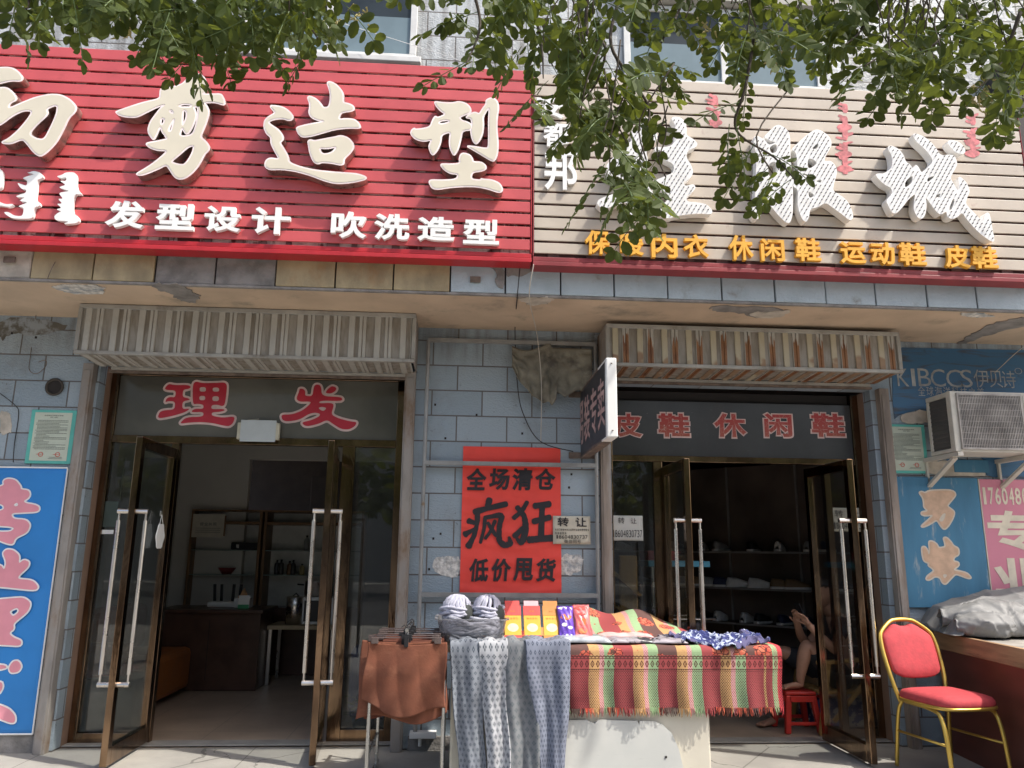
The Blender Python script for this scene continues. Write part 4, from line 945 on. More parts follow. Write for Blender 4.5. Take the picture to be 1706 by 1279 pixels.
for i in range(3): box(b, gx1+.05, xe-.05, ya-.007, ya-.005, z0+.09+i*.085, z0+.098+i*.085)
obj('louvre_line', b, m_acd, t)
plate('badge', gx1+.07, gx1+.15, z1-.085, z1-.05, ya-.005, .002, m_boardblue, t)
for xx in (xa+.02, xa+.6):
    b = B(); bar(b, (xx, -.004, z0-.018), (xx, ya-.02, z0-.018), .04, .03); bar(b, (xx, -.012, z0-.26), (xx, -.012, z0-.03), .04, .016); bar(b, (xx, -.02, z0-.22), (xx, ya+.05, z0-.038), .036, .02)
    obj('bracket', b, m_ac, t)
# grey pipe frame round the poster
b = B(); Yp = -.06; gl = at(706, 800, Yp).x; gr = at(994, 800, Yp).x
gz = [at(850, 570, Yp).z, at(850, 773, Yp).z, at(850, 991, Yp).z]
for xx in (gl, gr): tube(b, [(xx, Yp, .1), (xx, Yp, gz[0])], .0145, 8)
for z in gz: bar(b, (gl, Yp, z), (gr, Yp, z), .026, .03)
for xx in (gl, gr):
    for z in (.6, gz[1], gz[0]-.1): bar(b, (xx, Yp, z), (xx, -.001, z), .02)
tag(obj('pipe_frame', b, m_galv), 'grey welded pipe frame fixed on the tiles round the red poster', 'frame')
# torn rag hanging from the frame
bot = [(853, 612), (862, 632), (868, 640), (879, 652), (888, 661), (898, 668), (905, 672), (914, 668), (919, 676), (925, 668), (926, 652), (940, 664), (948, 658), (962, 650), (974, 654), (986, 656)]
def rag_pt(u, v):
    px = 853+133*u; k = u*(len(bot)-1); i = min(int(k), len(bot)-2); f = k-i; bx_ = bot[i][0]*(1-f)+bot[i+1][0]*f; by_ = bot[i][1]*(1-f)+bot[i+1][1]*f
    tx = 853+133*u; ty = 576+6*u+7*math.sin(u*9)*(u < .5); q = at(tx*(1-v)+bx_*v, ty*(1-v)+by_*v, -.09); dep = .03*math.sin(u*14+v*3)*v+.018*math.sin(u*31-v*8)*v+.01*math.sin(v*17+u*5)
    return Vector((q.x, -.088-abs(dep)*1.2, q.z))
b = B(); grid(b, rag_pt, 48, 24)
tag(obj('torn_rag', b, m_rag, smooth=True, solid=.004), 'torn dirty canvas rag hanging at the top of the pipe frame', 'rag')
def cable(name, label, ps, r, mat, cat='cable'):
    P = [Vector(p) for p in ps]; Q = []
    for i in range(len(P)-1):
        p0, p1, p2, p3 = P[max(0, i-1)], P[i], P[i+1], P[min(len(P)-1, i+2)]
        for k in range(8):
            t_ = k/8; Q.append(.5*((2*p1)+(p2-p0)*t_+(2*p0-5*p1+4*p2-p3)*t_*t_+(3*p1-p0-3*p2+p3)*t_**3))
    Q.append(P[-1]); b = B(); tube(b, Q, r, 6); return tag(obj(name, b, mat, smooth=True), label, cat)
cable('power_cable', 'black cable drooping from the soffit past the rag to the projecting sign', [at(866, 447, -.85), at(862, 492, -.84), at(858, 548, -.06), at(862, 640, -.12), at(872, 690, -.05), at(900, 735, -.05), at(955, 752, -.06)], .004, m_wire)
cable('power_cable', 'thin pale cable hanging from the sign corner down past the rag', [at(889, 440, -.98), at(882, 496, -.85), at(895, 560, -.2), at(902, 640, -.13), at(901, 734, -.1)], .0035, m_wirep)
cable('power_cable', 'thin rusty wire dangling from the fascia above the pipe hole', [at(92, 436, -.85), at(80, 462, -.84), at(60, 525, -.03), at(51, 590, -.01), at(49, 616, -.01), at(62, 622, -.02), at(76, 610, -.03), at(76, 600, -.02), at(64, 603, -.01)], .0025, m_iron)
cable('power_cable', 'black wire running down the tiles beside the left certificate', [at(0, 655, -.01), at(25, 675, -.02), at(31, 690, -.01), at(24, 740, -.01), at(22, 770, -.04)], .003, m_wire)
cable('string', 'white string stretched from the upper window to the sign corner', [at(560, 35, -.75), at(640, 60, -.8), at(720, 85, -.85), at(775, 104, -.93)], .0018, m_white, 'string')
cable('power_cable', 'pale wire slanting above the air conditioner', [at(1656, 622, -.02), at(1690, 590, -.05), at(1712, 572, -.2)], .003, m_wirep)
# ================================================================== things hung on the doors
t = thing('lamp_box', 'small cream box lamp sitting on the transom bar between the two red characters', 'lamp', (at(430, 732, .17).x, .17, TB+.056))
r = rect_px(397, 733, 465, 704, .175); b = B(); box(b, r[0], r[1], .158, .198, r[2], r[3]); obj('casing', b, M('yellowed_casing', (.55, .51, .38), .5), t, bevel=.005)
plate('panel', r[0]+.025, r[1]-.025, r[2]+.02, r[3]-.018, .1575, .003, M('pale_lens', (.50, .53, .52), .3, var=.05), t, .002)
b = B(); tube(b, [(r[0]+.01, .2, TB+.06), (r[0]+.0, .2, TB+.16), (r[0]+.06, .21, TB+.19), (r[0]+.14, .215, TB+.2)], .004, 6); tube(b, [(r[1]-.01, .2, TB+.16), (r[1]-.08, .21, TB+.19)], .004, 6); obj('cord', b, M('beige_cord', (.5, .44, .33), .6), t)
xp = -2.13+.035; q = atx(266, 893, xp)
t = thing('door_plaque', 'blank white scalloped plaque hanging on the left glass door', 'plaque', (xp, q.y, q.z))
b = B(); n = 40; ps = []
for k in range(n):
    a = k*2*math.pi/n; rr_ = 1+.07*math.cos(6*a); ps.append((q.y+.072*math.cos(a)*rr_, q.z+.088*math.sin(a)*rr_))
A = [b.verts.new((xp, y, z)) for y, z in ps]; D = [b.verts.new((xp+.006, y, z)) for y, z in ps]; b.faces.new(A); b.faces.new(D[::-1])
for k in range(n): b.faces.new((A[k], A[(k+1) % n], D[(k+1) % n], D[k]))
obj('plaque_board', b, m_white, t)
b = B(); tube(b, [(xp+.003, q.y-.03, q.z+.085), (xp, q.y, q.z+.15), (xp+.003, q.y+.03, q.z+.085)], .0018, 5); obj('string', b, m_white, t)
b = B(); box(b, xp-.012, xp-.002, q.y-.01, q.y+.01, q.z+.14, q.z+.175); obj('hook', b, m_steel, t, bevel=.002)
# ================================================================== stall table in the middle
TZ = .785
m_tbl = M('cream_painted_cabinet', (.60, .56, .46), .5, var=.06, vs=3, bm=.08, dirt=((.40, .34, .25), 3, .62, .85))
def chip_mat():
    m, nt, p = newmat('grey_white_panel'); k = coords(nt); n = noise(nt, k, 3, 6)
    s = noise(nt, coords(nt, sc=(2, 2, 30)), 2.2, 7, .7, .6); c = mixc(nt, n.ss(.3, .7), (.60, .60, .56), (.52, .53, .50)); c = mixc(nt, s.ss(.62, .75)*.7, c, (.32, .31, .29)); setc(nt, p, c); p.inputs['Roughness'].default_value = .45; return m
tb = thing('stall_table', 'cream cabinet table with a lower grey panel in the middle of the pavement', 'table', (.75, -.6, 0))
b = B(); box(b, -.02, 1.53, -.86, -.32, .02, TZ-.045); obj('cabinet', b, m_tbl, tb, bevel=.012)
b = B(); box(b, -.07, 1.965, -.885, -.27, TZ-.043, TZ-.006); obj('tabletop', b, M('plank_top', (.33, .25, .16), .7), tb, bevel=.004)
pl = [(0.38, .0), (1.365, .0), (1.355, .06), (1.33, .17), (1.29, .26), (1.24, .305), (1.19, .325), (1.10, .33), (1.095, .31), (1.085, .33), (.85, .335), (.83, .315), (.78, .335), (.4, .33)]
b = B(); A = [b.verts.new((x, -.885, z+.03)) for x, z in pl]; D = [b.verts.new((x, -.865, z+.03)) for x, z in pl]; b.faces.new(A[::-1]); b.faces.new(D)
for k in range(len(pl)): b.faces.new((A[k-1], A[k], D[k], D[k-1]))
obj('lower_panel', b, chip_mat(), tb)
b = B()
for x, z in ((.62, .13), (1.25, .16)): lathe(b, [(.008, 0), (.008, .003)], (0, 0, 0), 8); 
bmesh.ops.delete(b, geom=b.verts[:], context='VERTS')
for x, z in ((.62, .13), (1.25, .16)): box(b, x-.006, x+.006, -.889, -.886, z-.006, z+.006)
obj('screw', b, m_dark, tb)
# woven cloth
def cloth_mat():
    m, nt, p = newmat('woven_striped_cloth'); tc = nt.nodes.new('ShaderNodeTexCoord'); u, v, _ = sep(nt, tc.outputs['UV'])   # metres
    s = ((u-.012)/.267).fr(); c = None
    def band(a, b_): return s.gt(a)*s.lt(b_)
    RED, YEL, PNK, GRN, ORG = (.31, .070, .072), (.52, .31, .14), (.55, .32, .31), (.28, .40, .22), (.62, .14, .07)
    c = mixc(nt, band(.43, .665), RED, YEL); c = mixc(nt, band(.665, .77), c, PNK); c = mixc(nt, band(.77, 1.0), c, GRN)
    c = mixc(nt, u.gt(1.475)*u.lt(1.515), c, RED); c = mixc(nt, u.gt(1.515)*u.lt(1.548), c, GRN); c = mixc(nt, u.gt(1.548), c, (.55, .07, .08))
    alt = (((u-.012)/.267).fl().mod(2.)).gt(.5)*band(0, .43)
    drop = v.gt(.62)                                        # part hanging at the front
    top = v.lt(.685)
    # fine lattice of dark dots on the lower part
    a = (u/.0135+v/.016); d = (u/.0135-v/.016); dots = ((a.fr()-.5).ab()).mx((d.fr()-.5).ab()).lt(.29)
    low = v.gt(.765); c = mixc(nt, dots*low*.9, c, (.05, .02, .025))
    # border with lozenges
    bd = v.gt(.705)*v.lt(.765); q = (u/.033).fr(); dia = (q-.5).ab()*.033*1.7+(v-.735).ab(); loz = dia.lt(.022)*dia.gt(.012); core = dia.lt(.006)
    c = mixc(nt, (loz.mx(core))*bd*.95, c, (.07, .02, .02))
    ln = ((v-.705).ab().lt(.0022)).mx((v-.765).ab().lt(.0022)).mx((v-.692).ab().lt(.0018)).mx((v-.775).ab().lt(.0014)); c = mixc(nt, ln*.9, c, (.05, .02, .02))
    tri = (((u/.022).fr()-.5).ab()*.022+(v-.7)*.8).ab().lt(.004)*v.gt(.686)*v.lt(.712); c = mixc(nt, tri*.7, c, (.06, .02, .02))
    # big flowers on the field
    uv = comb(nt, u, v); vo = nt.nodes.new('ShaderNodeTexVoronoi'); vo.inputs['Scale'].default_value = 6.2; vo.inputs['Randomness'].default_value = .45; nt.links.new(uv, vo.inputs['Vector'])
    vp = nt.nodes.new('ShaderNodeTexVoronoi'); vp.feature = 'DISTANCE_TO_EDGE'; vp.inputs['Scale'].default_value = 34; nt.links.new(uv, vp.inputs['Vector'])
    fl = X(nt, vo.outputs['Distance']); petal = X(nt, vp.outputs[0]); nz = noise(nt, uv, 30, 3)
    body = (fl+nz*.16).lt(.42)*top; out = petal.lt(.07)
    c = mixc(nt, alt*top*.8, c, (.085, .075, .065)); c = mixc(nt, body*.9, c, mixc(nt, out*1., mixc(nt, nz.ss(.35, .65), (.55, .09, .06), (.60, .20, .12)), (.10, .03, .03)))
    dot2 = band(.665, .77)*dots*.6; c = mixc(nt, dot2, c, (.35, .06, .07))
    c = mixc(nt, noise(nt, uv, 60, 4).ss(.45, .8)*.25, c, (.2, .09, .07))
    setc(nt, p, c); p.inputs['Roughness'].default_value = .95; p.inputs['Specular IOR Level'].default_value = .1
    wv = ((u/.0016).sin()*.5)+((v/.0016).sin()*.5); bump(nt, p, wv+noise(nt, uv, 200, 2)*2., .25, .001); return m
m_cloth = cloth_mat(); cx0, cx1 = .40, 1.975
def cloth_pt(u, v):                                         # u, v in metres along the cloth; v=0 back edge
    x = cx0+u; dpth = .64
    lump = (.150*math.exp(-((u-.72)/.40)**4)+.05*math.exp(-((u-.3)/.25)**2))*max(0, 1-v/.46)**.9*(1+.10*math.sin(u*17+v*6))
    if v < .61: y = -.26-v; z = TZ+lump+.004*math.sin(u*17+v*12)
    elif v < .67: a = (v-.61)/.06*math.pi/2; y = -.87-.038*math.sin(a); z = TZ+lump*0-.038*(1-math.cos(a))
    else:
        d = v-.67; f = min(1, d/.25); y = -.908-.014*f*math.sin(u*19+1)-.008*f*math.sin(u*47); z = TZ-.038-d
    z += .0; x += .004*math.sin(v*20)
    return Vector((x, y, z))
LU, LV = cx1-cx0, .985
b = B(); grid(b, lambda u, v: cloth_pt(u*LU, v*LV), 150, 90, lambda u, v: (u*LU, v*LV))
tc_ = thing('tablecloth', 'woven red, yellow and green striped cloth with fringe over the stall table', 'tablecloth', (1.2, -.6, TZ))
obj('cloth', b, m_cloth, tc_, smooth=True)
b = B(); uv = b.loops.layers.uv.verify(); rr = random.Random(21); u = .004
while u < LU:
    p0 = cloth_pt(u, LV-.004); l = rr.uniform(.03, .055); dx = rr.uniform(-.014, .014); dy = rr.uniform(-.012, .006); n0 = len(b.faces)
    tube(b, [p0, p0+Vector((dx*.4, dy, -l*.55)), p0+Vector((dx, dy*.6, -l))], [.0022, .003, .0012], 4); b.faces.ensure_lookup_table()
    for f in b.faces[n0:]:
        for lp in f.loops: lp[uv].uv = (u, .68)
    u += rr.uniform(.0035, .0075)
fr = obj('fringe', b, m_cloth, tc_)
# ---- goods on the table
def soft(fn, nu, nv, name, mat, label, cat, parent=None, solid=.004, group=None):
    b = B(); grid(b, fn, nu, nv); o = obj(name, b, mat, parent, smooth=True, solid=solid)
    return tag(o, label, cat, group) if label else o
def diamond_mat(name, base, ink, pitch, kind):
    m, nt, p = newmat(name); tc = nt.nodes.new('ShaderNodeTexCoord'); u, v, _ = sep(nt, tc.outputs['UV'])
    row = (v/pitch).fl(); uu = (u/(pitch*1.25)+(row.mod(2.))*.5).fr()-.5; vv = (v/pitch).fr()-.5
    d = (uu*1.25).ab()+vv.ab()
    if kind == 0: k = d.lt(.34)*d.gt(.15)
    elif kind == 1:
        cross = ((uu*1.25-vv).ab().lt(.05)).mx((uu*1.25+vv).ab().lt(.05)); k = d.lt(.42)*cross.inv()
    else:
        cross = ((uu*1.25-vv).ab().lt(.05)).mx((uu*1.25+vv).ab().lt(.05)); k = d.lt(.40)*cross.inv()*.6
    uvv = comb(nt, u, v); n = noise(nt, uvv, 18, 5); n2 = noise(nt, uvv, 300, 2)
    c = mixc(nt, n.ss(.3, .7), sc(base, .92), sc(base, 1.06)); c = mixc(nt, k*.85, c, ink); c = mixc(nt, n2.ss(.5, .7)*.12, c, (.1, .1, .12))
    setc(nt, p, c); p.inputs['Roughness'].default_value = .95; p.inputs['Specular IOR Level'].default_value = .1; bump(nt, p, n2, .2, .001); return m
leg_specs = [  # top centre px, half width top, bottom centre px, half width bottom
 ('leggings', 'pale grey leggings with small square diamonds hanging leftmost on the table front', 776, 24, 788, 20, diamond_mat('leggings_grey', (.22, .24, .27), (.04, .055, .075), .030, 0), 0.),
 ('leggings', 'white leggings with four-part diamond clusters second from the left', 820, 21, 832, 15, diamond_mat('leggings_white', (.42, .43, .45), (.05, .065, .08), .034, 1), .3),
 ('leggings', 'dull grey leggings with faint dark clusters third from the left', 862, 22, 876, 22, diamond_mat('leggings_dull', (.19, .20, .21), (.05, .075, .085), .036, 2), .6),
 ('leggings', 'bluish grey leggings with small diamonds hanging rightmost over the striped cloth', 913, 34, 922, 16, diamond_mat('leggings_blue', (.20, .22, .275), (.03, .04, .065), .027, 0), .9)]
for i, (nm, lb, pt, ht, pb_, hb, mt, ph) in enumerate(leg_specs):
    yt = -.94-.012*(i % 2); xt = at(pt, 1085, yt).x; xb_ = at(pb_, 1270, yt).x; wt = ht*.00395; wb = hb*.00385
    def fn(u, v, i=i, xt=xt, xb_=xb_, wt=wt, wb=wb, yt=yt, ph=ph):
        s = (u-.5)*2
        if v < .18:
            k = v/.18; w = wt*(.93+.07*k); return Vector((xt+s*w+.006*math.sin(v*40+i), yt+.27*(1-k)-.0, TZ+.028+.014*math.sin(s*5+ph*4+v*10)*.6+.004*abs(math.sin(s*7+i))))
        k = (v-.18)/.82; a = min(1, k/.05); sag = .03*(1-math.cos(a*math.pi/2)); w = wt*(1-k)+wb*k; w *= 1+.05*math.sin(k*7+i*2)
        fold = .016*math.sin(s*3.6+k*2.2+ph*5)+.005*math.sin(s*9-k*3+i)+.003*math.sin(k*21+s*3)
        return Vector((xt*(1-k)+xb_*k+s*w+.005*math.sin(k*9+i), yt-.015*a-fold*min(1, k*5)-.012*k, TZ+.03-sag-k*.74))
    b = B(); grid(b, fn, 36, 80, lambda u, v, wt=wt: (u*wt*2.5, v*.92))
    o = obj(nm, b, mt, smooth=True, solid=.008); tag(o, lb, 'leggings', 'patterned leggings hung over the table edge')
# clear basket with stocking bundles
bx = at(783, 1060, -.72); t = thing('plastic_basket', 'clear plastic basket of grey tights on the left end of the table', 'basket', (bx.x, -.68, TZ))
m_clear = glass_mat('clear_plastic', (.86, .86, .88), .9, .25, .15, (.6, .6, .62))
x0, x1, y0, y1, hz = bx.x-.205, bx.x+.225, -.84, -.52, .145; 
b = B(); n = 10
def rrect(k, ins, z): 
    a0, a1, b0, b1 = x0+ins, x1-ins, y0+ins, y1-ins; r = .05; P = []
    for cx_, cy_, s in ((a1-r, b1-r, 0), (a0+r, b1-r, 90), (a0+r, b0+r, 180), (a1-r, b0+r, 270)):
        for q in range(5): P.append(Vector((cx_+r*math.cos(rad(s+q*22.5)), cy_+r*math.sin(rad(s+q*22.5)), z)))
    return P
rg = [rrect(0, .045, TZ+.012), rrect(0, .02, TZ+.06), rrect(0, .004, TZ+hz-.004), rrect(0, -.012, TZ+hz), rrect(0, -.012, TZ+hz-.008)]
rv = [[b.verts.new(p) for p in R0] for R0 in rg]
for A, D in zip(rv, rv[1:]):
    for k in range(20): b.faces.new((A[k], A[(k+1) % 20], D[(k+1) % 20], D[k]))
b.faces.new(rv[0][::-1]); obj('tub', b, m_clear, t, solid=.003)
m_tights = M('grey_tights', (.33, .335, .38), .9, var=.12, vs=20, bm=.3, bs=120); m_tightl = M('lilac_grey_tights', (.44, .44, .52), .9, var=.1, vs=20, bm=.3, bs=120); m_darkband = M('dark_grey_band', (.06, .065, .06), .8)
def ropes(bm, c, rx, ry, rz, n, r, seed, up=False):
    rr = random.Random(seed)
    for i in range(n):
        a = rr.uniform(0, 2*math.pi); P = []; ph = rr.uniform(0, 6); el0 = rr.uniform(-.2, .9); sp = rr.uniform(1.2, 2.6)
        for k in range(9):
            f = k/8
            if up: th = a+(f-.5)*.7; e = -1.1+f*2.5; q = Vector((math.cos(th)*math.cos(e)*rx, math.sin(th)*math.cos(e)*ry, math.sin(e)*rz))
            else: th = a+(f-.5)*sp; q = Vector((math.cos(th)*rx, math.sin(th)*ry, (el0+.25*math.sin(f*5+ph))*rz))
            P.append(Vector(c)+q*(1+.05*math.sin(k*2+ph)))
        tube(bm, P, [r*(.6 if k in (0, 8) else 1) for k in range(9)], 6)
b = B(); ropes(b, ((x0+x1)/2, (y0+y1)/2, TZ+.07), .165, .115, .07, 46, .016, 2); tag(obj('tights_pile', b, m_tights, smooth=True), 'pile of grey tights filling the clear basket', 'tights')
for dx, lb in ((-.095, 'lilac grey tights bundled in a ball, on the left in the basket'), (.095, 'lilac grey tights bundled in a ball, on the right in the basket')):
    t = thing('tights_bundle', lb, 'tights', ((x0+x1)/2+dx, -.66, TZ+.17), 'bundled tights in the basket')
    b = B(); c0 = ((x0+x1)/2+dx, -.66, TZ+.19); ropes(b, c0, .085, .075, .085, 58, .0085, 5 if dx < 0 else 9, True); ropes(b, (c0[0], c0[1], TZ+.16), .1, .08, .04, 14, .011, 31); obj('tights', b, m_tightl, t, smooth=True)
    b = B(); bmesh.ops.create_uvsphere(b, u_segments=16, v_segments=10, radius=1); bmesh.ops.scale(b, vec=(.055, .05, .065), verts=b.verts); bmesh.ops.translate(b, vec=(c0[0]+.055, c0[1]-.028, TZ+.16), verts=b.verts); obj('dark_band', b, m_darkband, t, smooth=True)
# sock packets leaning in a row
m_cardy = M('yellow_card', (.72, .36, .03), .45, var=.04); m_cardr = M('red_card', (.62, .06, .05), .45, var=.04); m_cardp = M('pink_card', (.72, .42, .44), .5); m_cardo = M('orange_brown_card', (.50, .20, .03), .45); m_win = M('sock_window', (.74, .62, .40), .6, var=.15, vs=40)
def packet(px, py_top, py_bot, w, label, mtop, mhang, ytilt, lean=.55, grp='sock packets leaning in a row on the table'):
    p = at(px, py_bot, -.62); t = thing('sock_packet', label, 'packet', (p.x, -.66, TZ+.012), grp); hgt = .215; th = rad(58)
    ey = Vector((0, math.cos(th), math.sin(th))); nr = Vector((0, -math.sin(th), math.cos(th))); o0 = Vector((p.x, -.72, TZ+.016)); exv = Vector((math.cos(lean*.1), math.sin(lean*.05), 0))
    def slab(bm, a, c, lo, hi, d0, d1):
        vs = [bm.verts.new(o0+exv*x+ey*y+nr*z) for z in (d0, d1) for y in (lo, hi) for x in (a, c)]
        for f in ((0, 2, 3, 1), (4, 5, 7, 6), (0, 1, 5, 4), (2, 6, 7, 3), (0, 4, 6, 2), (1, 3, 7, 5)): bm.faces.new([vs[i] for i in f])
    b = B(); slab(b, -w/2, w/2, 0, hgt, 0, .018); obj('card_box', b, m_cardy, t, bevel=.002)
    b = B(); slab(b, -w/2-.001, w/2+.001, hgt*.70, hgt+.001, -.001, .0195); obj('top_band', b, mtop, t)
    b = B(); slab(b, -w/2+.006, w/2-.006, hgt+.002, hgt+.045, .0, .003); obj('hang_tab', b, mhang, t)
    b = B(); slab(b, -w/2-.0015, w/2+.0015, -.001, .018, -.0012, .0197); obj('bottom_band', b, mtop, t)
    b = B(); vs = [b.verts.new(o0+exv*(math.cos(k*math.pi/12)*w*.33)+ey*(.068+math.sin(k*math.pi/12)*.028)+nr*.0188) for k in range(24)]; b.faces.new(vs); obj('window', b, m_win, t)
    b = B()
    for i, ch in enumerate('棉袜系列'): put_glyph(b, ch, o0+exv*(-w*.32+i*w*.17)+ey*.122+nr*.0186, exv, ey, w*.12, .014, .0005, nr)
    for i, ch in enumerate('精品'): put_glyph(b, ch, o0+exv*(-w*.14+i*w*.16)+ey*.172+nr*.0197, exv, ey, w*.12, .012, .0005, nr)
    obj('lettering', b, m_cardo, t); return t
packet(853, 1022, 1068, .105, 'yellow sock packet with red top nearest the clear basket', m_cardr, m_cardr, 0)
packet(885, 1020, 1068, .105, 'yellow sock packet with pink hang tab in the middle of the row', m_cardr, m_cardp, 0, .2)
packet(917, 1020, 1066, .105, 'yellow sock packet with orange-brown top beside the purple packet', m_cardo, m_cardo, 0, .9)
def pouch(px, py, w, h, label, base, spots, seed):
    p = at(px, py, -.66); t = thing('snack_packet', label, 'packet', (p.x, -.66, TZ)); th = rad(60); rr = random.Random(seed)
    ey = Vector((-.03, math.cos(th), math.sin(th))); nr = Vector((0, -math.sin(th), math.cos(th))); o0 = Vector((p.x, -.74, TZ+.022))
    F = lambda u, v, s: o0+Vector(((u-.5)*w*(1+.06*math.sin(v*9)), 0, 0))+ey*(h*v)+nr*(s*.022*math.sin(math.pi*min(max(v, 0), 1))*(1-(2*u-1)**4)+.003*math.sin(u*20+v*13)+.004*v)
    b = B(); grid(b, lambda u, v: F(u, v, 1), 14, 20); grid(b, lambda u, v: F(u, v, -.4), 14, 20); bmesh.ops.remove_doubles(b, verts=b.verts, dist=.0012); obj('pouch', b, base, t, smooth=True)
    for nm_, mt, sh in spots:
        b = B()
        for (u0, v0, ru, rv_) in sh:
            vs = [b.verts.new(F(u0+ru*math.cos(k*math.pi/9)*(1+.1*math.sin(k*2.2)), v0+rv_*math.sin(k*math.pi/9), 1)+nr*.0012) for k in range(18)]; b.faces.new(vs)
        obj(nm_, b, mt, t)
m_purple = M('purple_foil', (.13, .06, .42), .3, var=.2, vs=30); m_pinkfoil = M('pinkish_red_foil', (.66, .16, .16), .35, var=.2, vs=18); m_sp = M('printed_white', (.75, .7, .72), .4, bm=0); m_so = M('printed_orange', (.72, .20, .07), .4, bm=0)
pouch(943, 1062, .10, .215, 'purple printed foil packet with an orange oval beside the sock packets', m_purple, [('print', m_sp, [(.5, .92, .42, .05), (.35, .38, .17, .06), (.7, .3, .15, .05), (.5, .1, .3, .03)]), ('print', m_so, [(.5, .62, .36, .10)])], 3)
pouch(970, 1058, .105, .225, 'pink red printed packet at the right end of the packet row', m_pinkfoil, [('print', m_cardr, [(.5, .88, .38, .07), (.5, .68, .25, .04)]), ('print', m_so, [(.5, .45, .3, .10), (.45, .2, .26, .08)])], 6)
# folded goods in plastic along the front edge
m_bag = M('grey_goods_in_film', (.40, .43, .46), .18, var=.25, vs=14, bm=.4, bs=18, spec=.7); m_bag2 = M('mixed_print_in_film', (.36, .33, .36), .2, var=.1, vs=10, dirt=((.06, .06, .07), 9, .5, .56), spec=.7); m_bagp = M('pinkish_goods', (.62, .38, .36), .6, var=.2, vs=12)
def flatpack(x0, x1, y0, y1, z, h, mat, label, seed, rot=0):
    cx_, cy_ = (x0+x1)/2, (y0+y1)/2
    def fn(u, v):
        e = (1-(2*u-1)**8)*(1-(2*v-1)**8); return Vector(((x0+(x1-x0)*u-cx_)*math.cos(rot)-(y0+(y1-y0)*v-cy_)*math.sin(rot)+cx_, (x0+(x1-x0)*u-cx_)*math.sin(rot)+(y0+(y1-y0)*v-cy_)*math.cos(rot)+cy_, z+h*e+.004*math.sin(u*14+seed)*math.sin(v*10+seed*2)*e))
    b = B(); grid(b, fn, 26, 16); tag(obj('folded_garment', b, mat, smooth=True, solid=.006), label, 'garment', 'folded garments lying on the striped cloth')
flatpack(.62, .95, -.86, -.66, TZ+.012, .03, m_bag, 'grey folded garment in clear film right of the leggings', 1, -.06)
flatpack(.93, 1.21, -.85, -.68, TZ+.010, .022, m_bag2, 'black and white printed garment in clear film, middle of the cloth', 2, .03)
flatpack(1.2, 1.42, -.86, -.69, TZ+.010, .02, m_bag2, 'black and white printed garment in clear film beside the blue cloth', 3, -.05)
flatpack(.88, 1.25, -.68, -.56, TZ+.024, .02, m_bagp, 'pinkish folded garment behind the film-wrapped ones', 4, .02)
def blue_mat():
    m, nt, p = newmat('navy_floral_cotton'); k = coords(nt); n = noise(nt, k, 42, 3, .6); x, y, z = sep(nt, k)
    b_ = mixc(nt, n.ss(.52, .58), (.035, .045, .16), (.45, .50, .62)); setc(nt, p, mixc(nt, noise(nt, k, 4, 2).gt(.56), b_, (.085, .08, .17))); p.inputs['Roughness'].default_value = .9; return m
b = B(); grid(b, lambda u, v: Vector((1.36+.56*u+.02*math.sin(v*7), -.9+.28*v+.05*math.sin(u*9), TZ+.012+.030*abs(mnoise.noise(Vector((u*5, v*3, 1))))*1.6+.030*(1-abs(mnoise.noise(Vector((u*9, v*4, 2)))))**4+.012*abs(mnoise.noise(Vector((u*22, v*11, 3))))-max(0, .25-v)*.16*math.sin(u*3.1))), 80, 30)
tag(obj('crumpled_garment', b, blue_mat(), smooth=True, solid=.005), 'crumpled navy floral garment on the right front corner of the cloth', 'garment')
b = B(); grid(b, lambda u, v: Vector((1.28+.2*u, -.74+.16*v, TZ+.014+.03*abs(math.sin(u*8+v*4))*math.sin(math.pi*v))), 24, 14); tag(obj('crumpled_garment', b, m_bag2, smooth=True, solid=.005), 'small crumpled black and white garment behind the navy one', 'garment')
# ================================================================== clothes rack with brown velvet skirts
m_velvet = M('rust_brown_velvet', (.165, .058, .032), .9, var=.22, vs=6, bm=.3, bs=90, dirt=((.22, .09, .05), 9, .5, .75)); m_velvetd = M('dark_brown_velvet', (.11, .036, .022), .9, var=.2, vs=8, bm=.2)
RX = at(678, 1100, -.9).x
t = thing('clothes_rack', 'low steel tube clothes rack carrying brown skirts left of the table', 'rack', (RX, -.75, 0)); xl, xr_ = at(614, 1200, -1.0).x, at(738, 1200, -1.0).x
b = B()
for y in (-.99, -.42):
    tube(b, [(xl, y, .03), (xl, y, .60), (xl+.03, y, .63), (xr_-.03, y, .63), (xr_, y, .60), (xr_, y, .03)], .011, 10); tube(b, [(RX, y, .63), (RX, y, .875)], .011, 10)
tube(b, [(RX, -1.03, .882), (RX, -.4, .882)], .011, 10)
for x in (xl, xr_): tube(b, [(x, -1.08, .022), (x, -.35, .022)], .012, 10); tube(b, [(x, -.99, .2), (x, -.42, .2)], .008, 8)
obj('tube_frame', b, M('chrome_tube', (.5, .5, .48), .25, metal=1.), t, smooth=False)
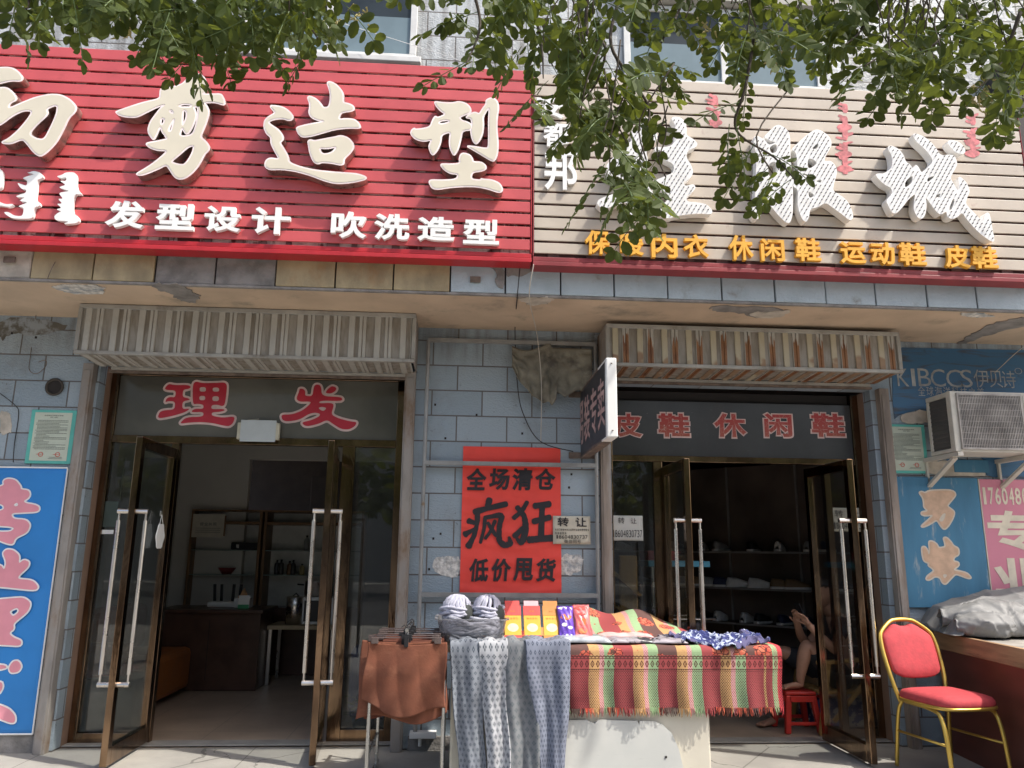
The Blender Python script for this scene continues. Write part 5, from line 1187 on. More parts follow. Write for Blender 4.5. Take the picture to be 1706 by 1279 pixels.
def skirt(y, dx, wd, zt, ln, seed, mat, label, flare=1.12):
    t = thing('hanging_skirt', label, 'skirt', (RX+dx, y, zt), 'brown velvet skirts on clip hangers')
    x0 = RX+dx
    def fn(u, v):
        s = (u-.5)*2; w = wd/2*(1+(flare-1)*v); fold = (.022*math.sin(s*4.0+seed+v*1.5)+.009*abs(math.sin(s*6+seed*2-v*2)))*min(1, v*2.2+.12)+.006*math.sin(v*9+s*4)
        hem = .035*math.sin(s*3+seed*1.7)+.02*s*(1 if seed % 2 else -1)
        return Vector((x0+s*w+.01*math.sin(v*5+seed), y-fold-.01*math.sin(math.pi*v), zt-.02-(ln+hem)*v+.012*(1-abs(s))*(1-v)*0-.015*(1-s*s)*(1-v)**6))
    b = B(); grid(b, fn, 60, 40); obj('skirt_cloth', b, mat, t, smooth=True, solid=.007)
    b = B()
    for s in (-1, 1): box(b, x0+s*wd*.40-.02, x0+s*wd*.40+.02, y-.012, y+.010, zt-.028, zt+.008)
    tube(b, [(x0-wd*.45, y, zt+.004), (x0+wd*.45, y, zt+.004)], .004, 6); obj('clip', b, M('smoked_clip', (.10, .075, .068), .25, spec=.5) if 'smoked_clip' not in bpy.data.materials else bpy.data.materials['smoked_clip'], t, bevel=.003)
    b = B(); tube(b, [(x0, y, zt+.004), (x0, y, zt+.03), (x0+.014, y, zt+.048), (x0+.002, y, zt+.064), (x0-.016, y, zt+.05)], .003, 6); box(b, x0-.028, x0+.030, y-.011, y+.011, zt+.0, zt+.022); box(b, x0-.012, x0+.012, y-.02, y-.011, zt-.045, zt+.016); obj('hanger_hook', b, m_black, t, bevel=.002); return t
Z0 = .835
skirt(-1.02, .0, .45, Z0-.0, .37, 1, m_velvet, 'rust brown velvet skirt hanging frontmost on the rack', 1.06)
skirt(-.955, -.02, .46, Z0+.005, .43, 4, m_velvet, 'longer rust brown skirt just behind the front one, hem showing below')
skirt(-.87, .005, .42, Z0+.006, .40, 6, m_velvetd, 'dark brown skirt third from the front on the rack')
skirt(-.77, .01, .42, Z0+.008, .42, 9, m_velvetd, 'dark brown skirt in the middle of the rack behind the third')
skirt(-.67, -.005, .42, Z0+.008, .40, 11, m_velvetd, 'dark brown skirt second from the wall end of the rack')
skirt(-.56, .0, .42, Z0+.008, .42, 14, m_velvetd, 'dark brown skirt at the wall end of the rack')
# small white bracket / pipe behind the rack
q = at(705, 1223, -.02); b = B(); box(b, q.x-.09, q.x+.09, -.10, -.004, q.z-.012, q.z+.025); tube(b, [(q.x-.02, -.05, q.z-.012), (q.x-.02, -.05, q.z-.07)], .012, 10)
tag(obj('wall_tap', b, m_white, bevel=.004), 'small white wall ledge with a tap low behind the rack', 'tap')
# ================================================================== banquet chair
m_gold = M('gold_lacquer_tube', (.62, .43, .10), .35, metal=.75, var=.1, bm=.05); m_seat = M('red_jacquard', (.44, .055, .065), .8, var=.1, vs=30, bm=.3, bs=60)
CA = rad(9); CH = atz(1480, 1271, 0)+Vector((math.cos(CA), math.sin(CA), 0))*.205+Vector((math.sin(CA), -math.cos(CA), 0))*.25+Vector((-.02, -.14, 0)); CH.z = 0
t = thing('banquet_chair', 'gold-framed banquet chair with red seat and back beside the brown counter', 'chair', CH)
fx = Vector((math.sin(CA), -math.cos(CA), 0)); sx = Vector((math.cos(CA), math.sin(CA), 0))       # forward, to the chair's side
def cp(s, f, z): return CH+sx*s+fx*f+Vector((0, 0, z))
b = B()
arch = [(-.17, -.20, .40), (-.20, -.225, .52), (-.215, -.275, .70), (-.205, -.305, .80), (-.185, -.318, .835), (-.10, -.338, .895), (-.06, -.342, .905), (0, -.343, .908), (.06, -.342, .905), (.10, -.338, .895), (.185, -.318, .835), (.205, -.305, .80), (.215, -.275, .70), (.20, -.225, .52), (.17, -.20, .40)]
def smoothp(P, n=3):
    P = [Vector(p) for p in P]
    for _ in range(n):
        Q = [P[0]]
        for a, c in zip(P, P[1:]): Q += [a*.75+c*.25, a*.25+c*.75]
        P = Q+[P[-1]]
    return P
tube(b, [cp(*p) for p in smoothp(arch, 2)], .0135, 10); obj('back_frame', b, m_gold, t, smooth=True)
for s in (-1, 1):
    b = B(); tube(b, [cp(*p) for p in smoothp([(s*.185, -.17, .425), (s*.19, -.215, .36), (s*.205, -.25, .02)], 2)], .0125, 10); obj('leg', b, m_gold, t, smooth=True)
    b = B(); tube(b, [cp(*p) for p in smoothp([(s*.185, -.14, .425), (s*.195, .10, .425), (s*.20, .19, .39), (s*.205, .225, .02)], 2)], .0125, 10); obj('leg', b, m_gold, t, smooth=True)
    b = B(); tube(b, [cp(s*.196, -.235, .235), cp(s*.203, .208, .235)], .008, 8); obj('stretcher', b, m_gold, t, smooth=True)
b = B(); 
def ring(ps, r): tube(b, ps, r, 8, closed=True)
SR = [(.205, -.19), (.215, 0), (.205, .17), (.14, .225), (0, .235), (-.14, .225), (-.205, .17), (-.215, 0), (-.205, -.19), (-.1, -.21), (.1, -.21)]
ring([cp(a, c, .437) for a, c in chaikin(SR, 2)], .011); obj('seat_rim', b, m_gold, t, smooth=True)
b = B(); rings = []; RP = chaikin(SR, 2)
for f, z in ((.97, .440), (1.01, .452), (1.0, .475), (.95, .492), (.8, .503), (.5, .511), (.2, .514)): rings.append([b.verts.new(cp(a*f, c*f, z)) for a, c in RP])
for A, D in zip(rings, rings[1:]):
    for k in range(len(A)): b.faces.new((A[k], A[(k+1) % len(A)], D[(k+1) % len(A)], D[k]))
b.faces.new(rings[-1]); b.faces.new(rings[0][::-1]); obj('seat', b, m_seat, t, smooth=True)
BP = [(-.178, .548), (-.192, .70), (-.19, .80), (-.165, .825), (-.085, .878), (-.05, .878), (-.03, .866), (.03, .866), (.05, .878), (.085, .878), (.165, .825), (.19, .80), (.192, .70), (.178, .548)]
by = lambda z: -.222-(z-.52)*.315
b = B(); fr_, bk_ = [], []
Q = chaikin(BP, 2); cz_ = .71
for f, d in ((1, 0), (.985, .014), (.93, .024), (.6, .031), (.25, .033)): fr_.append([b.verts.new(cp(a*f, by(cz_+(z-cz_)*f)+d, cz_+(z-cz_)*f)) for a, z in Q])
bk = [b.verts.new(cp(a*.97, by(z)-.014, z)) for a, z in Q]
for A, D in zip(fr_, fr_[1:]):
    for k in range(len(A)): b.faces.new((A[k], A[(k+1) % len(A)], D[(k+1) % len(A)], D[k]))
for k in range(len(Q)): b.faces.new((bk[k], bk[(k+1) % len(Q)], fr_[0][(k+1) % len(Q)], fr_[0][k]))
b.faces.new(fr_[-1]); b.faces.new(bk[::-1]); obj('backrest', b, m_seat, t, smooth=True)
# ================================================================== brown counter, tarpaulin, stones
m_counter = M('red_brown_board', (.125, .040, .028), .32, var=.18, vs=2, bm=.05, stretch=(1, 1, 4)); m_plank = M('raw_plank', (.33, .21, .115), .8, var=.25, vs=9, bm=.4, stretch=(.25, .25, 2.2), dirt=((.12, .08, .05), 7, .55, .75))
A0, A1 = Vector((3.45, -.10, 0)), Vector((3.27, -1.85, 0)); dA = (A1-A0).normalized(); nA = Vector((-dA.y, dA.x, 0)); nA = nA if nA.x > 0 else -nA; ZC = .80
t = thing('stall_counter', 'red-brown board counter with raw plank rim standing square to the wall', 'counter', A0)
b = B()
def slabA(bm, f0, f1, o0, o1, z0, z1):
    L_ = (A1-A0).length; vs = [bm.verts.new(A0+dA*(L_*f)+nA*o+Vector((0, 0, z))) for z in (z0, z1) for o in (o0, o1) for f in (f0, f1)]
    for f in ((0, 2, 3, 1), (4, 5, 7, 6), (0, 1, 5, 4), (2, 6, 7, 3), (0, 4, 6, 2), (1, 3, 7, 5)): bm.faces.new([vs[i] for i in f])
slabA(b, 0, 1, .02, 1.3, 0, ZC-.11); obj('side_panel', b, m_counter, t)
b = B(); slabA(b, -.01, 1.01, 0, .035, ZC-.115, ZC); obj('plank_rim', b, m_plank, t, bevel=.004)
b = B(); slabA(b, 0, 1, .036, 1.3, ZC-.108, ZC-.012); obj('top_board', b, M('dusty_top', (.30, .28, .25), .8, var=.2), t)
m_tarp = M('grey_tarpaulin', (.20, .20, .197), .55, var=.1, vs=5, bm=.3, bs=14, dirt=((.30, .29, .27), 4, .5, .8))
b = B()
def crease(q, s): return s*(.9*(1-abs(mnoise.noise(Vector((q.x*1.3+q.y*.6, q.y*3.2-q.x*.7, q.z)))))**6+.5*(1-abs(mnoise.noise(Vector((q.x*3.1-q.y*1.5, q.y*2.1+q.x, q.z+4)))))**8+.5*mnoise.noise(q*1.4))
def sheet(u, v):
    H = .10+.27*min(1, max(0, (u+.05)*1.25))**.8; pr = (1-.62*v**1.5)*(1-.35*max(0, .12-v)/.12); lip = max(0, v-.90)
    z = ZC+.02+H*pr+crease(Vector((u*2, v*1.2, 0)), .022)+.012*math.sin(9*v-7*u)*v-lip*.55; edge = max(0, .07-u)/.07
    return Vector((3.34+1.4*u+.03*math.sin(v*5), -.07-.47*v+.03*math.sin(u*8)-.02*lip*4, max(ZC+.015, z-edge*.12)))
grid(b, sheet, 150, 70)
def roll(x0, x1, y, z, ry, rz, sd):
    def fn(u, v):
        a = 2*math.pi*v; t_ = math.sin(math.pi*min(.97, max(.03, u)))**.35; q = Vector((u*(x1-x0)*3, v*2.5, sd)); k = t_*(1+crease(q, .26)-.06)
        return Vector((x0+(x1-x0)*u+.02*math.cos(a), y+ry*math.cos(a)*k+.02*math.sin(u*6+sd), max(ZC+.006, z+rz*math.sin(a)*k)))
    grid(b, fn, 90, 36)
roll(3.37, 3.80, -.50, ZC+.075, .10, .085, 1.); roll(3.62, 4.35, -.47, ZC+.08, .11, .095, 5.); roll(3.36, 4.5, -.35, ZC+.11, .13, .12, 9.)
tag(obj('tarpaulin', b, m_tarp, smooth=True, solid=.003), 'crumpled grey tarpaulin heaped on the brown counter', 'tarpaulin')
m_stone = M('rough_stone', (.29, .265, .235), .9, var=.3, vs=10, bm=1., bs=28, bd=.012)
def stone(c, s, seed, label, rz=0):
    b = B(); bmesh.ops.create_icosphere(b, subdivisions=4, radius=1); rr = random.Random(seed); ds = [(Vector((rr.gauss(0, 1), rr.gauss(0, 1), rr.gauss(0, 1))).normalized(), rr.uniform(.55, .95)) for _ in range(16)]
    for v in b.verts:
        for d, h in ds:
            k = v.co.dot(d)
            if k > h: v.co -= d*(k-h)*.9
        v.co += v.co.normalized()*.03*math.sin(v.co.x*13+seed)*math.sin(v.co.y*11)*math.sin(v.co.z*9)
    bmesh.ops.scale(b, vec=s, verts=b.verts); bmesh.ops.rotate(b, cent=(0, 0, 0), matrix=Matrix.Rotation(rz, 3, 'Z'), verts=b.verts); lo = min(v.co.z for v in b.verts); bmesh.ops.translate(b, vec=Vector(c)-Vector((0, 0, lo)), verts=b.verts)
    tag(obj('stone', b, m_stone, smooth=True), label, 'stone', 'stones weighing down the tarpaulin')
q = atz(1676, 1058, ZC); stone((q.x, q.y, ZC-.01), (.15, .10, .04), 3, 'flat grey stone under the other two on the counter', .3); stone((q.x+.07, q.y+.03, ZC+.055), (.10, .07, .045), 4, 'smaller stone lying on the flat one', .8); stone((q.x+.2, q.y+.12, ZC+.06), (.12, .09, .075), 8, 'rounded stone at the right edge resting on the tarpaulin', .4)
# ================================================================== inside the hairdresser's
m_wood = M('varnished_wood', (.22, .12, .055), .4, var=.2, vs=6, stretch=(3, 3, .5)); m_dwood = M('dark_desk_veneer', (.075, .038, .025), .35, var=.2, vs=5); m_mirror = M('mirror', (.75, .78, .78), .05, metal=1., bm=0, var=.02)
m_orange = M('orange_leather', (.27, .09, .02), .45, var=.12); m_bluel = M('navy_leather', (.02, .045, .16), .4, var=.12); m_ibeige = M('beige_top', (.42, .33, .2), .5)
m_mirror2 = M('dim_mirror_back', (.30, .31, .30), .12, metal=.6, bm=0, var=.1)
def interior_box(name, label, cat, x0, x1, y0, y1, z0, z1, mat, bev=.01): b = B(); box(b, x0, x1, y0, y1, z0, z1); return tag(obj(name, b, mat, bevel=bev), label, cat)
sx0, sx1 = at(312, 930, 3.25).x, at(604, 930, 3.25).x; sz1, sz0 = at(400, 852, 3.25).z, at(400, 1014, 3.25).z; ym_ = 3.25
t = thing('display_cabinet', 'wooden mirror-backed shelf cabinet at the back of the hairdresser shop', 'cabinet', ((sx0+sx1)/2, ym_, 0))
xm_ = at(434, 930, ym_).x
b = B()
for x in (sx0, xm_-.045, xm_+.012, sx1-.03): box(b, x, x+.03, ym_, ym_+.3, .08, sz1)
box(b, sx0, sx1, ym_-.004, ym_+.3, sz1+.001, sz1+.02); box(b, sx0+.031, xm_-.046, ym_, ym_+.29, sz1-.14, sz1-.11); box(b, xm_+.043, sx1-.031, ym_, ym_+.29, sz1-.14, sz1-.11)
obj('frame', b, m_wood, t, bevel=.003)
b = B(); box(b, sx0+.031, xm_-.046, ym_+.295, ym_+.305, .7, sz1-.002); box(b, xm_+.043, sx1-.031, ym_+.295, ym_+.305, .7, sz1-.002); obj('mirror_back', b, M('mirror_reflection_paint', (.66, .66, .62), .2, var=.1, spec=.6), t)  # pale panel colour painted in for what the mirror reflects
b = B(); box(b, sx0, sx1, ym_+.001, ym_+.31, 0, .7); obj('base', b, m_dwood, t)
shelf_z = [at(400, 916, ym_).z, at(400, 957, ym_).z]
for z in shelf_z:
    b = B(); box(b, sx0+.032, xm_-.047, ym_+.01, ym_+.29, z-.008, z); box(b, xm_+.044, sx1-.032, ym_+.01, ym_+.29, z-.008, z); obj('glass_shelf', b, M('glass_edge', (.28, .36, .33), .15, spec=.7) if 'glass_edge' not in bpy.data.materials else bpy.data.materials['glass_edge'], t)
r = rect_px(320, 893, 374, 858, ym_-.02); t = thing('framed_certificate', 'cream certificate in a thin frame at the top of the display cabinet', 'certificate', (r[0], ym_-.02, r[2]))
plate('frame', r[0], r[1], r[2], r[3], ym_-.008, .012, m_wood, t); plate('sheet', r[0]+.015, r[1]-.015, r[2]+.015, r[3]-.015, ym_-.021, .002, m_paper, t)
b = B(); text_row(b, '营业执照', (r[0]+r[1])/2-.09, (r[0]+r[1])/2+.09, (r[2]+r[3])/2, (r[2]+r[3])/2+.035, ym_-.0235, .001); [box(b, r[0]+.05, r[1]-.05, ym_-.0245, ym_-.0235, (r[2]+r[3])/2-.03-i*.022, (r[2]+r[3])/2-.026-i*.022) for i in range(3)]; obj('print', b, m_grey_ink, t)
dx0, dx1 = at(262, 1060, 2.3).x, at(432, 1060, 2.3).x; dz = at(350, 1015, 2.3).z
t = thing('reception_desk', 'dark veneer reception desk in the hairdresser shop', 'desk', ((dx0+dx1)/2, 2.5, 0))
b = B(); box(b, dx0, dx1, 2.3, 2.85, 0, dz-.035); obj('front', b, m_dwood, t, bevel=.004); b = B(); box(b, dx0-.05, dx1+.03, 2.25, 2.9, dz-.033, dz); obj('desktop', b, m_dwood, t, bevel=.004)
b = B(); box(b, (dx0+dx1)/2-.002, (dx0+dx1)/2+.002, 2.296, 2.2995, .1, dz-.1); obj('groove', b, m_dark, t)
def bottle(x, y, z, r, h, mat, label, cap=m_black, cat='bottle', grp='bottles on the display cabinet'):
    t = thing('bottle', label, cat, (x, y, z), grp); b = B(); lathe(b, [(r*.9, 0), (r, .01), (r, h*.68), (r*.85, h*.76), (r*.35, h*.82), (r*.33, h*.86)], (x, y, z), 14); obj('body', b, mat, t, smooth=True); b = B(); lathe(b, [(r*.4, h*.861), (r*.42, h), (r*.3, h*1.0)], (x, y, z), 12); obj('cap', b, cap, t, smooth=True)
for i, (px, h, lb, c) in enumerate(((461, .16, 'dark bottle, left of the pair on the middle shelf', (.05, .05, .055)), (468, .165, 'dark bottle, right of the close pair on the middle shelf', (.06, .055, .05)), (482, .15, 'brown bottle standing apart on the middle shelf', (.16, .08, .03)), (488, .16, 'small dark bottle beside the brown bottle', (.04, .04, .04)), (508, .17, 'clear pump bottle on the upper shelf', (.25, .27, .26)), (503, .12, 'yellowish jar at the right end of the middle shelf', (.34, .28, .12)))):
    z = shelf_z[0] if 'upper' in lb else shelf_z[1]; bottle(at(px, 950, ym_+.1).x, ym_+.1, z+.001, .03, h, M('bottle_%s' % ['a', 'b', 'c', 'd', 'e', 'f'][i], c, .3), lb)
x = at(378, 950, ym_+.12).x; b = B(); lathe(b, [(.05, 0), (.10, .07), (.095, .07), (.04, .012)], (x, ym_+.12, shelf_z[1]+.001), 20); tag(obj('bowl', b, M('dark_red_bowl', (.16, .02, .02), .4), smooth=True), 'dark red bowl on the middle shelf of the display cabinet', 'bowl')
x = at(410, 910, ym_+.12).x; t = thing('hair_clipper_case', 'long black case on the upper shelf of the display cabinet', 'case', (x, ym_+.12, shelf_z[0])); b = B(); box(b, x-.15, x+.15, ym_+.05, ym_+.2, shelf_z[0]+.001, shelf_z[0]+.085); obj('case_body', b, m_black, t, bevel=.012); b = B(); box(b, x-.09, x-.06, ym_+.045, ym_+.049, shelf_z[0]+.02, shelf_z[0]+.06); obj('latch', b, m_steel, t)
rx = at(377, 995, 2.75).x; t = thing('wifi_router', 'white router with four black antennas on the reception desk', 'router', (rx, 2.7, dz)); b = B(); box(b, rx-.15, rx+.15, 2.62, 2.78, dz+.001, dz+.05); obj('body', b, m_white, t, bevel=.01)
for dx_ in (-.13, -.06, .06, .13): b = B(); box(b, rx+dx_-.015, rx+dx_+.015, 2.775, 2.79, dz+.045, dz+.22, rot=(0, dx_*.6, 0)); obj('antenna', b, m_black, t, bevel=.004)
x = at(408, 1003, 2.45).x; t = thing('code_stand', 'small green and white standing card on the reception desk', 'card', (x, 2.42, dz)); b = B(); box(b, x-.055, x+.055, 2.40, 2.408, dz+.001, dz+.13, rot=(-.2, 0, 0), piv=(x, 2.4, dz)); obj('card', b, m_paperw, t); b = B(); box(b, x-.054, x+.054, 2.396, 2.3995, dz+.002, dz+.04, rot=(-.2, 0, 0), piv=(x, 2.4, dz)); obj('card_band', b, M('card_green', (.05, .3, .12), .5), t)
x = at(407, 985, 2.6).x; b = B(); grid(b, lambda u, v: Vector((x+.08*(u-.5)*(1+.4*math.sin(v*9)), 2.6+.06*(v-.5), dz+.09+.09*math.sin(u*3.1)*math.sin(v*3.1)+.02*math.sin(u*17)*math.sin(v*13))), 14, 14)
t = thing('tissue_box', 'tissue box with orange paper puffing out on the reception desk', 'tissue box', (x, 2.6, dz)); obj('tissue', b, M('peach_tissue', (.6, .33, .16), .9), t, smooth=True); b = B(); box(b, x-.08, x+.08, 2.54, 2.66, dz+.001, dz+.09); obj('box', b, m_white, t, bevel=.006)
tx0, tx1 = at(444, 1045, 2.6).x, at(560, 1045, 2.6).x; tz = at(480, 1042, 2.6).z; t = thing('side_table', 'pale-topped side table right of the reception desk', 'table', ((tx0+tx1)/2, 2.7, 0)); b = B(); box(b, tx0, tx1, 2.6, 3.1, tz-.04, tz); obj('tabletop', b, m_ibeige, t, bevel=.004)
for x_ in (tx0+.02, tx1-.05): 
    for y_ in (2.62, 3.05): b = B(); box(b, x_, x_+.03, y_, y_+.03, 0, tz-.041); obj('leg', b, m_steel, t)
mx0, mx1 = at(502, 1020, 2.75).x, at(560, 1020, 2.75).x; t = thing('microwave_oven', 'white microwave oven with dark door on the side table', 'microwave', (mx0, 2.7, tz)); b = B(); box(b, mx0, mx1, 2.72, 3.05, tz+.001, tz+.27); obj('casing', b, m_white, t, bevel=.008); b = B(); box(b, mx0+.03, mx1-.12, 2.712, 2.719, tz+.03, tz+.24); obj('door', b, m_black, t, bevel=.003)
x = at(490, 1015, 2.7).x; t = thing('steel_canister', 'tall brushed steel canister left of the microwave', 'canister', (x, 2.75, tz)); b = B(); lathe(b, [(.09, 0), (.09, .27), (.085, .275), (.0, .28)], (x, 2.75, tz+.001), 24); obj('body', b, m_steel, t, smooth=True); b = B(); tube(b, [(x-.03, 2.75, tz+.28), (x, 2.75, tz+.31), (x+.03, 2.75, tz+.28)], .008, 6); obj('lid_knob', b, m_black, t)
x = at(490, 985, 3.0).x; t = thing('cooking_pot', 'steel pot on top of the canister shelf area', 'pot', (x, 3.0, tz+.3)); W[t.name] = Vector((x, 2.95, tz+.28)); t.location = W[t.name]
b = B(); lathe(b, [(.1, 0), (.12, .02), (.12, .15), (.125, .155)], (x+.25, 2.9, tz+.272), 24); obj('body', b, m_steel, t, smooth=True); b = B(); tube(b, [(x+.12, 2.9, tz+.39), (x+.05, 2.9, tz+.395)], .01, 6); obj('handle', b, m_black, t); t['label'] = 'steel pot standing on the microwave oven'
def sofa(label, x0, x1, y0, y1, mat, face):
    t = thing('sofa', label, 'sofa', ((x0+x1)/2, (y0+y1)/2, 0)); b = B(); box(b, x0, x1, y0, y1, .05, .42); obj('seat', b, mat, t, bevel=.05)
    b = B()
    if face > 0: box(b, x0, x0+.22, y0, y1, .42, .82)
    else: box(b, x1-.22, x1, y0, y1, .42, .82)
    obj('backrest', b, mat, t, bevel=.07); b = B(); box(b, x0+.03, x1-.03, y0-.2, y0-.005, .05, .60); obj('armrest', b, mat, t, bevel=.06)
sofa('orange leather sofa along the left wall of the hairdresser shop', -3.15, -2.5, .95, 2.2, m_orange, 1); sofa('navy leather sofa on the right inside the hairdresser shop', -.85, -.1, .9, 2.2, m_bluel, -1)
interior_box('grey_cabinet', 'low grey cabinet behind the left side window of the hairdresser', 'cabinet', -3.05, -2.3, .36, .72, .005, .40, M('grey_laminate', (.30, .31, .31), .4), .01)
b = B(); grid(b, lambda u, v: Vector((-3.0+.6*u, .40+.28*v, .41+.05*math.sin(u*9)*math.sin(v*6)**2+.012)), 20, 10); tag(obj('folded_towel', b, M('red_towel', (.38, .05, .06), .9), smooth=True, solid=.01), 'crumpled red towel on the low grey cabinet', 'towel')
r = rect_px(171, 878, 186, 835, .24); t = thing('window_card', 'small dark card with white print stuck on the left side window', 'notice', (r[0], .24, r[2])); plate('card', r[0]+.02, r[1]+.035, r[2], r[3], .2245, .002, M('dark_card', (.06, .08, .07), .4), t); plate('print', r[0]+.03, r[1]+.025, r[3]-.05, r[3]-.02, .222, .001, m_white, t)
cable('curtain_cord', 'cream cord hanging behind the left side window', [(-2.53, .3, 2.0), (-2.535, .3, 1.4), (-2.53, .3, .8), (-2.535, .3, .62)], .006, m_wirep, 'cord')
# little potted plant low behind the right side window
t = thing('potted_plant', 'small green plant in a blue pot low behind the right side window', 'plant', (-.66, .37, 0)); b = B(); lathe(b, [(.06, 0), (.085, .14), (.08, .14), (.05, .02)], (-.66, .37, 0.001), 18); obj('pot', b, M('blue_pot', (.05, .16, .25), .4), t, smooth=True)
b = B(); rr = random.Random(3)
for i in range(90):
    a = rr.uniform(0, 6.28); l = rr.uniform(.03, .12); c = Vector((-.66+math.cos(a)*l, .36+math.sin(a)*l*.5, .15+rr.uniform(0, .14))); d = Vector((math.cos(a), math.sin(a)*.6, rr.uniform(-.4, .6))).normalized(); s = d.cross(Vector((0, 0, 1))).normalized()*.014; vs = [b.verts.new(c), b.verts.new(c+d*.025+s), b.verts.new(c+d*.055), b.verts.new(c+d*.025-s)]; b.faces.new(vs)
obj('leaves', b, M('plant_leaf', (.06, .16, .03), .5), t)
# wall clock-like plate in the dark back room
interior_box('back_doorway_curtain', 'dark brown curtain far back in the inner doorway', 'curtain', -2.0, -.2, 4.9, 4.96, 0, 2.3, m_iwalld, .01)
# ================================================================== inside the shoe shop
S0, S1 = Vector((1.9, 4.0, 0)), Vector((4.2, 1.9, 0)); dS = (S1-S0).normalized(); nS = Vector((dS.y, -dS.x, 0)); nS = nS if nS.y < 0 else -nS; LS = (S1-S0).length; m_shelf = M('dark_shelf', (.10, .08, .07), .5); m_shelfe = M('shelf_edge', (.30, .28, .26), .4)
t = thing('shoe_shelf', 'long dark wall shelf of shoes at the back of the shoe shop', 'shelf', S0)
def slabS(bm, f0, f1, o0, o1, z0, z1):
    vs = [bm.verts.new(S0+dS*f+nS*o+Vector((0, 0, z))) for z in (z0, z1) for o in (o0, o1) for f in (f0, f1)]
    for f in ((0, 2, 3, 1), (4, 5, 7, 6), (0, 1, 5, 4), (2, 6, 7, 3), (0, 4, 6, 2), (1, 3, 7, 5)): bm.faces.new([vs[i] for i in f])
b = B(); slabS(b, 0, LS, -.05, -.01, 0, 2.3); obj('back_panel', b, M('shelf_back', (.14, .105, .085), .6, var=.4, vs=1.5), t)
SZ = [.30, .62, .98, 1.36]
for z in SZ: b = B(); slabS(b, 0, LS, 0, .30, z-.02, z); obj('board', b, m_shelf, t); b = B(); slabS(b, 0, LS, .301, .306, z-.02, z); obj('edge_strip', b, m_shelfe, t)
b = B()
for i in range(5): slabS(b, i*LS/4-.01, i*LS/4+.01, .0, .02, 0, 2.3)
obj('upright', b, m_shelfe, t)
def shoe(P, dirv, mats, label, grp, L_=.27, low=False):
    t = thing('shoe', label, 'shoe', P, grp); d = dirv.normalized(); s = Vector((-d.y, d.x, 0)); P = Vector(P)
    wpro = lambda f: .036+.016*math.sin(math.pi*min(1, f*1.05))*(.6+.6*f) if f < .97 else .028
    b = B(); rings = []
    for f in (0, .05, .2, .45, .7, .88, .97, 1):
        w = wpro(f)*(.55 if f in (0, 1) else 1); rings.append((f, w))
    lo = [b.verts.new(P+d*(f*L_)+s*w+Vector((0, 0, 0))) for f, w in rings]+[b.verts.new(P+d*(f*L_)-s*w) for f, w in rings[::-1]]
    up = [b.verts.new(v.co+Vector((0, 0, .024))) for v in lo]; b.faces.new(lo[::-1]); b.faces.new(up)
    for k in range(len(lo)): b.faces.new((lo[k-1], lo[k], up[k], up[k-1]))
    obj('sole', b, mats[1], t, bevel=.003)
    def up_fn(u, v):                                        # u round, v along
        f = v; w = wpro(max(.06, min(.95, f)))*.95*(.5 if f in (0, 1) else 1); hgt = (.085-.02*f if f < .42 else .085-.0084-(f-.42)*.085)*(.55 if low else 1); a = math.pi*u
        return P+d*(L_*(.02+.95*f))+s*(w*math.cos(a))+Vector((0, 0, .024+hgt*math.sin(a)*(.35 if f in (0,) else 1)))
    b = B(); grid(b, up_fn, 10, 14); obj('upper', b, mats[0], t, smooth=True); return t
m_sdark = M('black_shoe', (.025, .024, .026), .5); m_sgrey = M('grey_shoe', (.38, .38, .38), .6); m_sole = M('white_sole', (.80, .78, .74), .5); m_stan = M('tan_shoe', (.25, .16, .08), .5); m_snav = M('navy_shoe', (.03, .04, .09), .5)
rr = random.Random(12); names = ['lowest', 'second', 'third', 'top']; cols = [('black', m_sdark), ('grey', m_sgrey), ('navy', m_snav), ('white', m_sole), ('tan', m_stan)]
for li_, z in enumerate(SZ):
    f = .25
    while f < LS-.2:
        nm_, mt = cols[rr.randrange(5)]
        if li_ != 3 or rr.random() < .75: shoe(tuple(S0+dS*f+nS*.29+Vector((0, 0, z+.001))), (-nS+dS*rr.uniform(-.25, .25)) if li_ % 2 else (-nS*.6+dS), (mt, m_sole), nm_+' shoe with pale sole on the '+names[li_]+' board of the shoe shelf', 'shoes on the '+names[li_]+' board')
        f += rr.choice((.15, .16, .24, .3))
# display rack with blue top behind the left door
t = thing('wire_rack', 'wire display rack with blue top board just inside the shoe shop door', 'rack', (1.95, 1.0, 0)); b = B()
for x, y in ((1.62, .8), (2.02, .8), (1.62, 1.2), (2.02, 1.2)): tube(b, [(x, y, 0), (x, y, 1.22)], .01, 8)
for z in (.3, .55, .8): tube(b, [(1.62, .8, z), (2.02, .8, z), (2.12, .74, z+.01)], .006, 6); tube(b, [(1.62, 1.2, z), (2.02, 1.2, z)], .006, 6)
obj('wire_frame', b, m_steel, t); b = B(); box(b, 1.58, 2.10, .76, 1.24, 1.222, 1.27); obj('top_board', b, M('sky_blue_board', (.08, .30, .42), .5), t, bevel=.004)
t = thing('red_shoe_box', 'red shoe box on top of the wire rack', 'box', (1.75, 1.0, 1.27)); b = B(); box(b, 1.6, 1.86, .85, 1.15, 1.272, 1.33); obj('box', b, M('box_red', (.30, .05, .05), .5), t, bevel=.003); b = B(); box(b, 1.595, 1.865, .845, 1.155, 1.331, 1.35); obj('lid', b, M('lid_red', (.36, .07, .07), .5), t, bevel=.003)
m_hang = M('hung_dark_goods', (.06, .055, .06), .8, var=.5, vs=5)
